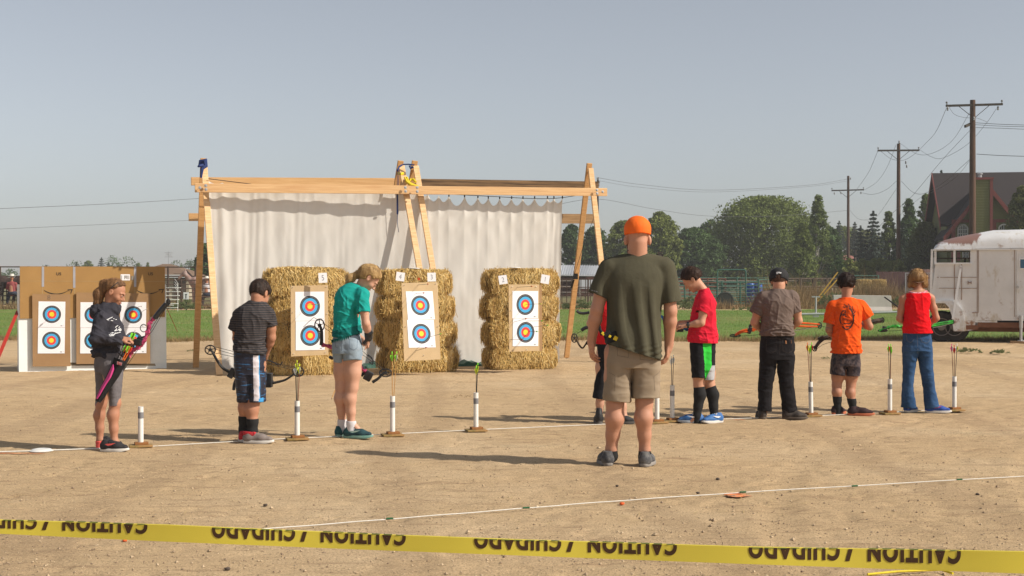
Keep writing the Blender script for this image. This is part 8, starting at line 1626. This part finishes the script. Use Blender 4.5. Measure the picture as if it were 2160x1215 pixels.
P = h_.HP; hr = h_.cap_hair(.016, .05, -.06, fr_up=.05) + [(rcone(p(1922, 584, .02), p(1918.5, 602, .02), .035, .022), .02, '+'), (rcone(p(1950, 584, .02), p(1953, 603, .02), .035, .02), .02, '+'), (ell(p(1928, 598, .0), (.036, .04, .05)), .02, '+'), (ell(p(1946, 598, .0), (.036, .04, .05)), .02, '+'), (ell(p(1936, 584, -.015), (.075, .07, .065)), .02, '+')]
h_.hair(hr, hairmat('dark_blond_hair', (.40, .23, .09), (.17, .09, .035)), .006, (60, 60, 14))
q = MB(); q.tube([p(1925, 594, -.05), p(1936, 597, -.075), p(1948, 594, -.05)], [.006, .010, .006], 7); q.build('hair_tie', hairmat('twist_hair', (.16, .07, .03), (.08, .04, .02)), h_.root, smooth=True)

# ------------------------------------------------------------------ bows (each a thing held by its archer)
def bow(label, Y, grip, riser, limbs, cams, strings, mr, ml, extras=(), dyc=0, rw=.018, lw=.010, loc=None):
    """everything is given in picture coordinates (px,py[,dy]) at the bow's own distance"""
    o0 = W(grip[0], grip[1], Y); root = empty('compound_bow', o0, label, 'bow')
    T = lambda q_: W(q_[0], q_[1], Y + (q_[2] if len(q_) > 2 else 0)) - o0
    q = MB(); q.tube([T(k) for k in cs2(riser)], [rw * (1 + .25 * math.sin(i * 1.7)) for i in range(len(cs2(riser)))], 8)
    for k in range(1, len(riser) - 1):
        c = T(riser[k]); q.box(c + V3(0, -.012, 0), (rw * 1.6, rw * 1.2, rw * 2.2), Matrix.Rotation(k * .7, 3, 'Y'))
    q.build('riser', mr, root, smooth=True)
    for l in limbs:
        K = cs2(l); q = MB()
        for d in (-.012, .012): q.tube([T(k) + V3(0, d, 0) for k in K], [lw * (1.15 - .4 * i / (len(K) - 1)) for i in range(len(K))], 6)
        q.build('limb', ml, root, smooth=True)
    for (cx, cy, rx, ry) in cams:
        c = T((cx, cy)); q = MB(); sx, sz = rx * Y / F, ry * Y / F
        q.tube([c + V3(sx * math.cos(t), 0, sz * math.sin(t)) for t in [2 * math.pi * i / 20 for i in range(20)]], .0055, 6, closed=True)
        for t in (0.3, 1.6, 2.7, 4.1, 5.2): q.bar(c, c + V3(sx * math.cos(t), 0, sz * math.sin(t)), .006, .010)
        q.lathe(c + V3(0, -.012, 0), [(min(sx, sz) * .38, 0), (min(sx, sz) * .38, .024)], 12, axis=(0, 1, 0)); q.build('cam', M_black, root, smooth=True)
    q = MB()
    for st_ in strings: q.tube([T(k) for k in st_], .0022, 4)
    if strings: q.build('string', M_blackstr, root)
    for e in extras:
        kind, nm, m = e[0], e[1], e[2]; q = MB()
        if kind == 'box': q.box(T(e[3]), e[4], Matrix.Rotation(e[5], 3, 'Y'))
        else: q.tube([T(k) for k in cs2(e[3])], e[4], 8)
        q.build(nm, m, root, smooth=kind != 'box', bevel=.006 if kind == 'box' else 0)
    return root
def cs2(k): 
    k = [tuple(q_) + (0,) * (3 - len(q_)) for q_ in k]; return [tuple(v) for v in cspl(k, max(6, 5 * len(k)))]
pinkm = mat('pink_riser', (.62, .09, .22), (.30, .03, .08), scale=26, rough=.4, contrast=2.4); blklimb = mat('black_limb', (.02, .02, .022), (.035, .033, .03), scale=12, rough=.45)
bow('pink and black compound bow held slanting by the girl in the hoodie', 11.32, (283, 735), [(325, 671), (316, 682), (312, 700), (302, 722), (292, 733), (280, 740), (272, 752)], [[(326, 672), (338, 657), (353, 640)], [(272, 750), (262, 772), (252, 796)]], [(355, 637, 3.5, 6), (250, 800, 5, 6)], [[(356, 640), (341, 664), (322, 697), (300, 724), (262, 780), (252, 796)], [(353, 640), (330, 676), (300, 724)]], pinkm, blklimb, [('tube', 'sight_ring', M_black, [(303 + 7 * math.cos(t), 692 + 8 * math.sin(t)) for t in [i * .7 for i in range(9)]], .0035), ('box', 'arrow_rest', M_black, (298, 716), (.07, .03, .03), .5), ('box', 'sight', M_black, (291, 722, -.03), (.06, .05, .05), .2), ('tube', 'sight_bar', M_black, [(297, 712), (311, 708), (314, 703)], .007), ('tube', 'limb_cover', M_black, [(327, 670), (338, 656), (351, 641)], .022), ('tube', 'arrow', mat('orange_tube', (.85, .17, .02), rough=.4), [(262, 750), (276, 720)], .006)], rw=.016, lw=.012)
# quiver with its arrows on the girl's hip
Y = 11.15; o0 = W(236, 800, Y); root = empty('quiver', o0, 'black and pink hip quiver hanging from the girl in the hoodie', 'quiver'); T = lambda px, py, dy=0: W(px, py, Y + dy) - o0
def quiv(rows, m, nm, dy0, th):
    q = MB(); n = len(rows); vs = []
    for (xl, yl, xr, yr) in rows: vs += [T(xl, yl, dy0), T((xl + xr) / 2, (yl + yr) / 2, dy0 - th), T(xr, yr, dy0), T((xl + xr) / 2, (yl + yr) / 2, dy0 + .05)]
    fs = [(i * 4 + j, i * 4 + (j + 1) % 4, (i + 1) * 4 + (j + 1) % 4, (i + 1) * 4 + j) for i in range(n - 1) for j in range(4)] + [(0, 1, 2, 3), tuple(range(4 * n - 4, 4 * n))[::-1]]
    q.add(vs, fs); return q.build(nm, m, root, bevel=.004)
blkn = mat('black_nylon', (.012, .012, .013), rough=.8)
quiv([(240, 753, 267, 763), (237, 765, 264, 772), (228, 784, 251, 795), (214, 812, 233, 820), (203, 835, 220, 840), (200.5, 845, 212, 850)], blkn, 'pouch', 0, .045)
quiv([(237.5, 768, 240, 769), (233.5, 776, 241.5, 780), (225, 794, 237, 799), (214, 814, 223, 817), (205, 833, 212, 835), (202, 841, 206, 842)], mat('hot_pink_panel', (.62, .06, .25), (.55, .05, .22), rough=.7), 'pink_panel', -.028, .022)
q = MB(); q.add([T(247, 762, -.045), T(258, 765, -.045), T(256.5, 771, -.045), T(246, 768.5, -.045)], [(0, 1, 2, 3)]); 
for x in (248, 251.5, 254.5): q.box(T(x, 766.5 + (x - 248) * .3, -.047), (.006, .003, .018))
q.build('logo', mat('grey_red_logo', (.45, .40, .42), (.4, .1, .1), scale=60, contrast=4), root)
for i, (x, y, x2, y2) in enumerate(((262, 760, 277, 724), (267, 762, 281, 727), (256, 757, 270, 722), (250, 755, 264, 720))):
    arrow_obj('orange and black arrow standing in the hip quiver of the hoodie girl', 'arrows in the hip quiver', W(x2, y2, Y + .01 * i), W((x + 0), y, Y + .01 * i).lerp(W(215, 830, Y), .45), [[VG], [VR], [VG, VO], [VW]][i], M_black, [mat('orange_tube', (.85, .17, .02)), mat('orange_tube', (.85, .17, .02)), SH_B, SH_B][i], r=.0045)
arrow_obj('bright green vaned arrow on the string of the pink bow', 'arrow on the pink bow', W(286, 696, 11.2), W(272, 728, 11.2), [VG], M_whitemark, SH_B, r=.004, scale=1.5)

bow('black compound bow held flat in front of the boy in the striped shirt', 12.15, (528, 797), [(486, 786), (500, 793), (528, 799), (555, 802), (576, 808)], [[(488, 787), (470, 776), (458, 760), (447, 740)], [(576, 808), (600, 802), (615, 793), (627, 784)]], [(443.5, 738, 11, 9.5), (629, 784, 11.5, 10)], [[(447, 730), (495, 742), (530, 752), (560, 757), (590, 768), (627, 775)], [(448, 735), (520, 755), (560, 765), (629, 778)], [(450, 744), (520, 758), (629, 782)]], M_black, blklimb, [('box', 'sight', M_black, (489, 787), (.05, .05, .09), .5), ('box', 'stabilizer', M_black, (567.5, 802, -.02), (.058, .09, .125), .0), ('tube', 'grip', M_black, [(498, 800), (494, 812), (493, 823)], .014), ('tube', 'string_loop', M_black, [(560, 758), (575, 764), (590, 770), (596, 763)], .005)], rw=.02, lw=.011)
bow('pink and black compound bow held flat by the girl in the teal shirt', 12.45, (735, 755), [(678, 727), (699, 732), (725, 745), (748, 760), (762, 776), (775, 786)], [[(678, 728), (678.5, 712), (678, 697), (674, 685)], [(786, 806), (797, 799), (806, 790), (812, 786)]], [(674, 686, 10, 13), (813.5, 786.5, 13, 8)], [[(680, 680), (700, 695), (735, 715), (765, 741), (790, 762), (808, 778)], [(672, 676), (662, 669.5), (650, 680), (640, 690)], [(682, 690), (705, 706), (770, 752), (810, 782)]], pinkm, blklimb, [('box', 'sight', M_black, (777, 793, -.03), (.07, .06, .085), .5), ('tube', 'bracket', M_black, [(762, 772), (770, 782), (762, 793)], .014), ('tube', 'release', M_black, [(776, 748), (785, 756), (786, 768), (778, 763)], .005), ('tube', 'stabilizer', M_black, [(700, 752), (697, 757)], .022)], rw=.017, lw=.014)
arrow_obj('tan arrow hanging beside the knee of the teal shirt girl', 'loose tan arrow', W(707, 823, 12.4), W(699, 842, 12.3), [SH_T], SH_T, SH_T, scale=.2)
bow('dark compound bow held low by the child hidden behind the man', 13.7, (1240, 730), [(1236, 722), (1248, 728), (1262, 727), (1276, 722)], [[(1216, 715), (1222, 728), (1229, 734), (1237, 724)], [(1276, 722), (1300, 712), (1330, 700)]], [(1211.5, 713, 6, 9), (1334, 698, 6, 9)], [[(1214, 706), (1238, 690), (1280, 690), (1330, 694)]], mat('camo_riser', (.12, .09, .055), (.03, .025, .02), scale=20, contrast=3), mat('camo_riser', (.12, .09, .055)), [('tube', 'fletch_guard', M_black, [(1216, 655.5), (1223, 660), (1232, 661), (1243, 659)], .014), ('tube', 'sight_pin', M_black, [(1226, 697), (1234, 692), (1243, 690)], .018)])
blueb = mat('blue_riser', (.02, .20, .55), (.02, .05, .12), scale=22, contrast=3, rough=.4)
bow('blue compound bow held level by the boy in the bright red shirt', 13.64, (1440, 694), [(1398, 670), (1415, 683), (1430, 690), (1445, 693), (1458, 699)], [[(1398, 670), (1388, 662), (1376, 657)], [(1458, 699), (1475, 712), (1490, 722)]], [(1373, 656, 6, 7)], [[(1378, 656), (1420, 678), (1452, 690)]], blueb, blueb, [('box', 'sight', M_black, (1434, 697, -.04), (.07, .04, .03), 0)])
obr = mat('orange_riser', (.80, .14, .02), (.6, .09, .015), scale=20, rough=.4)
bow('bright orange compound bow held level by the boy in the taupe shirt', 14.15, (1612, 692), [(1578, 700), (1590, 694), (1602, 692), (1612, 694), (1640, 690), (1665, 685)], [[(1578, 700), (1566, 700), (1550, 707)], [(1576, 695), (1562, 699), (1552, 705)], [(1660, 681), (1700, 682), (1728, 684)], [(1660, 687), (1700, 688.5), (1724, 689)]], [(1551, 708, 11, 2.6), (1729, 686.5, 4, 6)], [[(1551, 710), (1600, 706), (1640, 702), (1668, 698), (1720, 689)], [(1728, 686), (1745, 691), (1752, 692)]], obr, obr, [('tube', 'stabilizer', M_black, [(1581, 690), (1588, 681)], .016), ('box', 'sight', M_black, (1581, 697), (.04, .05, .07), .4), ('tube', 'serving', M_whitemark, [(1672, 697.5), (1690, 695), (1715, 690.5)], .003)], rw=.020, lw=.012)
cmb = mat('brown_camo', (.11, .075, .05), (.03, .025, .02), scale=14, contrast=3, rough=.6)
bow('brown camouflage compound bow held by the boy in the orange shirt', 14.5, (1785, 696), [(1757, 709), (1775, 704), (1795, 695), (1815, 686), (1834, 679)], [[(1757, 709), (1740, 713), (1728, 722), (1719, 735)], [(1834, 680), (1848, 677), (1861, 675)]], [(1718.5, 735.5, 4.5, 5), (1862, 675, 3, 5)], [[(1720, 738), (1735, 727), (1757, 720), (1800, 700), (1861, 678)]], cmb, cmb, [('box', 'limb_pocket', cmb, (1732, 715), (.06, .05, .05), -.4), ('box', 'limb_pocket', cmb, (1850, 677), (.10, .04, .05), -.15)], rw=.024, lw=.020)
gbr = mat('green_riser', (.06, .50, .06), (.03, .2, .03), scale=18, rough=.4, contrast=2)
bow('bright green compound bow held level by the girl in the red tank top', 14.8, (1935, 690), [(1872, 691), (1888, 688), (1905, 690), (1935, 689), (1965, 686)], [[(1872, 691), (1862, 694), (1854, 698)], [(1965, 685), (1990, 680), (2010, 677)], [(1965, 688), (1990, 684), (2010, 681)]], [(1862, 697.5, 10, 2), (2010, 679, 2.5, 4)], [[(1856, 699), (1900, 697), (1966, 692), (2008, 682)]], gbr, gbr, [('tube', 'stabilizer', M_black, [(1866, 627, .3), (1880, 637, .2), (1896, 649, .1)], .008), ('tube', 'serving', M_whitemark, [(1968, 691), (1985, 688), (2006, 682.5)], .003), ('box', 'sight', M_black, (1866, 693), (.05, .04, .05), .2)], rw=.016, lw=.010)

# ------------------------------------------------------------------ far riders beyond the corral
def rider(px, seat, Y, shirt_c, hat, label, sc=1.0, horse=None):
    P = Person(Y, (px, 600), label, SK2); s = Y / F; z = lambda py: Z_at(py, Y); S = V3(0, 0, z(seat))
    P.limb([S, S + V3(0, 0, .3)], [.15, .15]); P.limb([S + V3(0, 0, .42), S + V3(0, 0, .62)], [.05, .05]); P.B.add(ell(S + V3(0, 0, .72), (.085, .1, .115)), .02)
    for k in (-1, 1): P.arm(S + V3(k * .18, 0, .42), S + V3(k * .24, .03, .18), S + V3(k * .12, .2, .06), .95); P.leg(S + V3(k * .1, 0, 0), S + V3(k * .22, .22, -.1), S + V3(k * .25, .15, -.5), S + V3(k * .25, .3, -.55), .9); P.hand(S + V3(k * .12, .2, .06), (0, 1, 0), (0, 0, -1), .95, thumb=-k)
    P.B.add(ell(S + V3(0, .09, .70), (.012, .02, .02)), .01); P.finish_body(.02)
    P.garment('shirt', [rcone(S + V3(0, 0, .02), S + V3(0, 0, .36), .18, .19, (V3(0, 1, 0), .75)), rcone(S + V3(-.17, 0, .42), S + V3(.17, 0, .42), .085, .085)] + [rcone(S + V3(k * .18, 0, .42), S + V3(k * .24, .03, .2), .075, .065) for k in (-1, 1)], shirt_c, h=.018)
    P.garment('jeans', [rcone(S + V3(k * .08, 0, 0), S + V3(k * .22, .22, -.1), .12, .09) for k in (-1, 1)] + [rcone(S + V3(k * .22, .22, -.1), S + V3(k * .25, .15, -.5), .085, .07) for k in (-1, 1)] + [ell(S + V3(0, -.02, -.02), (.2, .15, .12))], mat('dark_denim', (.03, .035, .055), (.02, .025, .04)), h=.018)
    q = MB()
    for k in (-1, 1): q.box(S + V3(k * .25, .22, -.58), (.09, .24, .08))
    q.build('boots', M_black, P.root, bevel=.02)
    if hat: q = MB(); q.lathe(S + V3(0, 0, .78), [(.20, .02), (.19, .03), (.10, .03), (.095, .10), (.07, .13), (.01, .12)], 18); q.build('hat', hat, P.root, smooth=True)
    else: P.hair([(ell(S + V3(0, -.015, .75), (.10, .11, .11)), .01, '+')], hd_, .004, h=.015)
    return P
wh = mat('straw_hat', (.66, .62, .55), (.6, .56, .5), rough=.8); 
def rail_seat(px0, px1, py, Y):
    pass
rider(25, 617, 66.6, cloth('dusty_red_shirt', (.28, .07, .07), (.22, .06, .06)), wh, 'far rider in a dusty red shirt and pale hat sitting on the corral rail')
rider(36, 619, 67.5, cloth('navy_shirt', (.03, .03, .05), (.02, .02, .04)), None, 'far figure in a dark shirt beside the rider with the pale hat')
rider(436, 620, 70, cloth('white_shirt', (.55, .53, .54), (.5, .48, .5)), wh, 'far rider in white with a pale hat beyond the corral, left of the curtain')
def horse(px, Y, label, c, hd=1):
    root = empty('horse', (X_at(px, Y), Y, 0), label, 'horse'); B = Field()
    B.add(ell((0, 0, 1.22), (.36 + .35, .27, .29)), .05); B.add(ell((.42 * hd, 0, 1.24), (.3, .27, .32)), .06); B.add(ell((-.45 * hd, 0, 1.27), (.33, .27, .31)), .06)
    B.add(rcone((.6 * hd, 0, 1.3), (.98 * hd, 0, 1.72), .17, .11), .06); B.add(rcone((.95 * hd, 0, 1.78), (1.28 * hd, 0, 1.48), .10, .06), .05)
    for k in (-1, 1):
        B.add(rcone((.93 * hd, k * .05, 1.86), (.94 * hd, k * .06, 1.95), .03, .01), .02)
        B.add(rcone((.5 * hd, k * .13, 1.1), (.52 * hd, k * .13, .62), .10, .055), .04); B.add(rcone((.52 * hd, k * .13, .62), (.51 * hd, k * .13, .1), .05, .035), .02); B.add(rcone((.51 * hd, k * .13, .1), (.56 * hd, k * .13, .04), .045, .05), .02)
        B.add(rcone((-.6 * hd, k * .14, 1.15), (-.55 * hd, k * .14, .78), .16, .08), .05); B.add(rcone((-.55 * hd, k * .14, .78), (-.74 * hd, k * .14, .55), .07, .05), .03); B.add(rcone((-.74 * hd, k * .14, .55), (-.70 * hd, k * .14, .1), .045, .035), .02); B.add(rcone((-.70 * hd, k * .14, .1), (-.65 * hd, k * .14, .04), .045, .05), .02)
    sdf_obj('body', B, c, root, .02); T_ = Field(); T_.add(rcone((-.76 * hd, 0, 1.35), (-.9 * hd, 0, .7), .06, .04), .02); sdf_obj('tail', T_, mat('dark_mane', (.05, .035, .03)), root, .015); T2 = Field(); T2.add(rcone((.55 * hd, 0, 1.5), (.88 * hd, 0, 1.86), .05, .04), .02); sdf_obj('mane', T2, mat('dark_mane', (.05, .035, .03)), root, .015)
    return root
horse(430, 70.3, 'roan horse under the far rider in white beyond the corral', mat('roan_hide', (.26, .15, .12), (.34, .26, .24), scale=3, contrast=1.5), -1)
horse(26, 67.2, 'dark horse behind the corral rail at far left', mat('dark_hide', (.06, .035, .03), (.04, .025, .02)), 1)
# ------------------------------------------------------------------ haze
q = MB(); q.box((0, 640, 7), (860, 1340, 16 + 1)); hz = q.build('haze', []); tag(hz, 'thin pale smoke haze hanging over the whole showground', 'haze', kind='stuff')
hm = bpy.data.materials.new('haze'); hm.use_nodes = True; n = hm.node_tree; n.nodes.remove(n.nodes['Principled BSDF']); pv = n.nodes.new('ShaderNodeVolumePrincipled'); pv.inputs['Color'].default_value = (.90, .90, .92, 1); pv.inputs['Density'].default_value = .0006; pv.inputs['Anisotropy'].default_value = 0.0
n.links.new(pv.outputs[0], n.nodes['Material Output'].inputs['Volume']); hz.data.materials.append(hm)
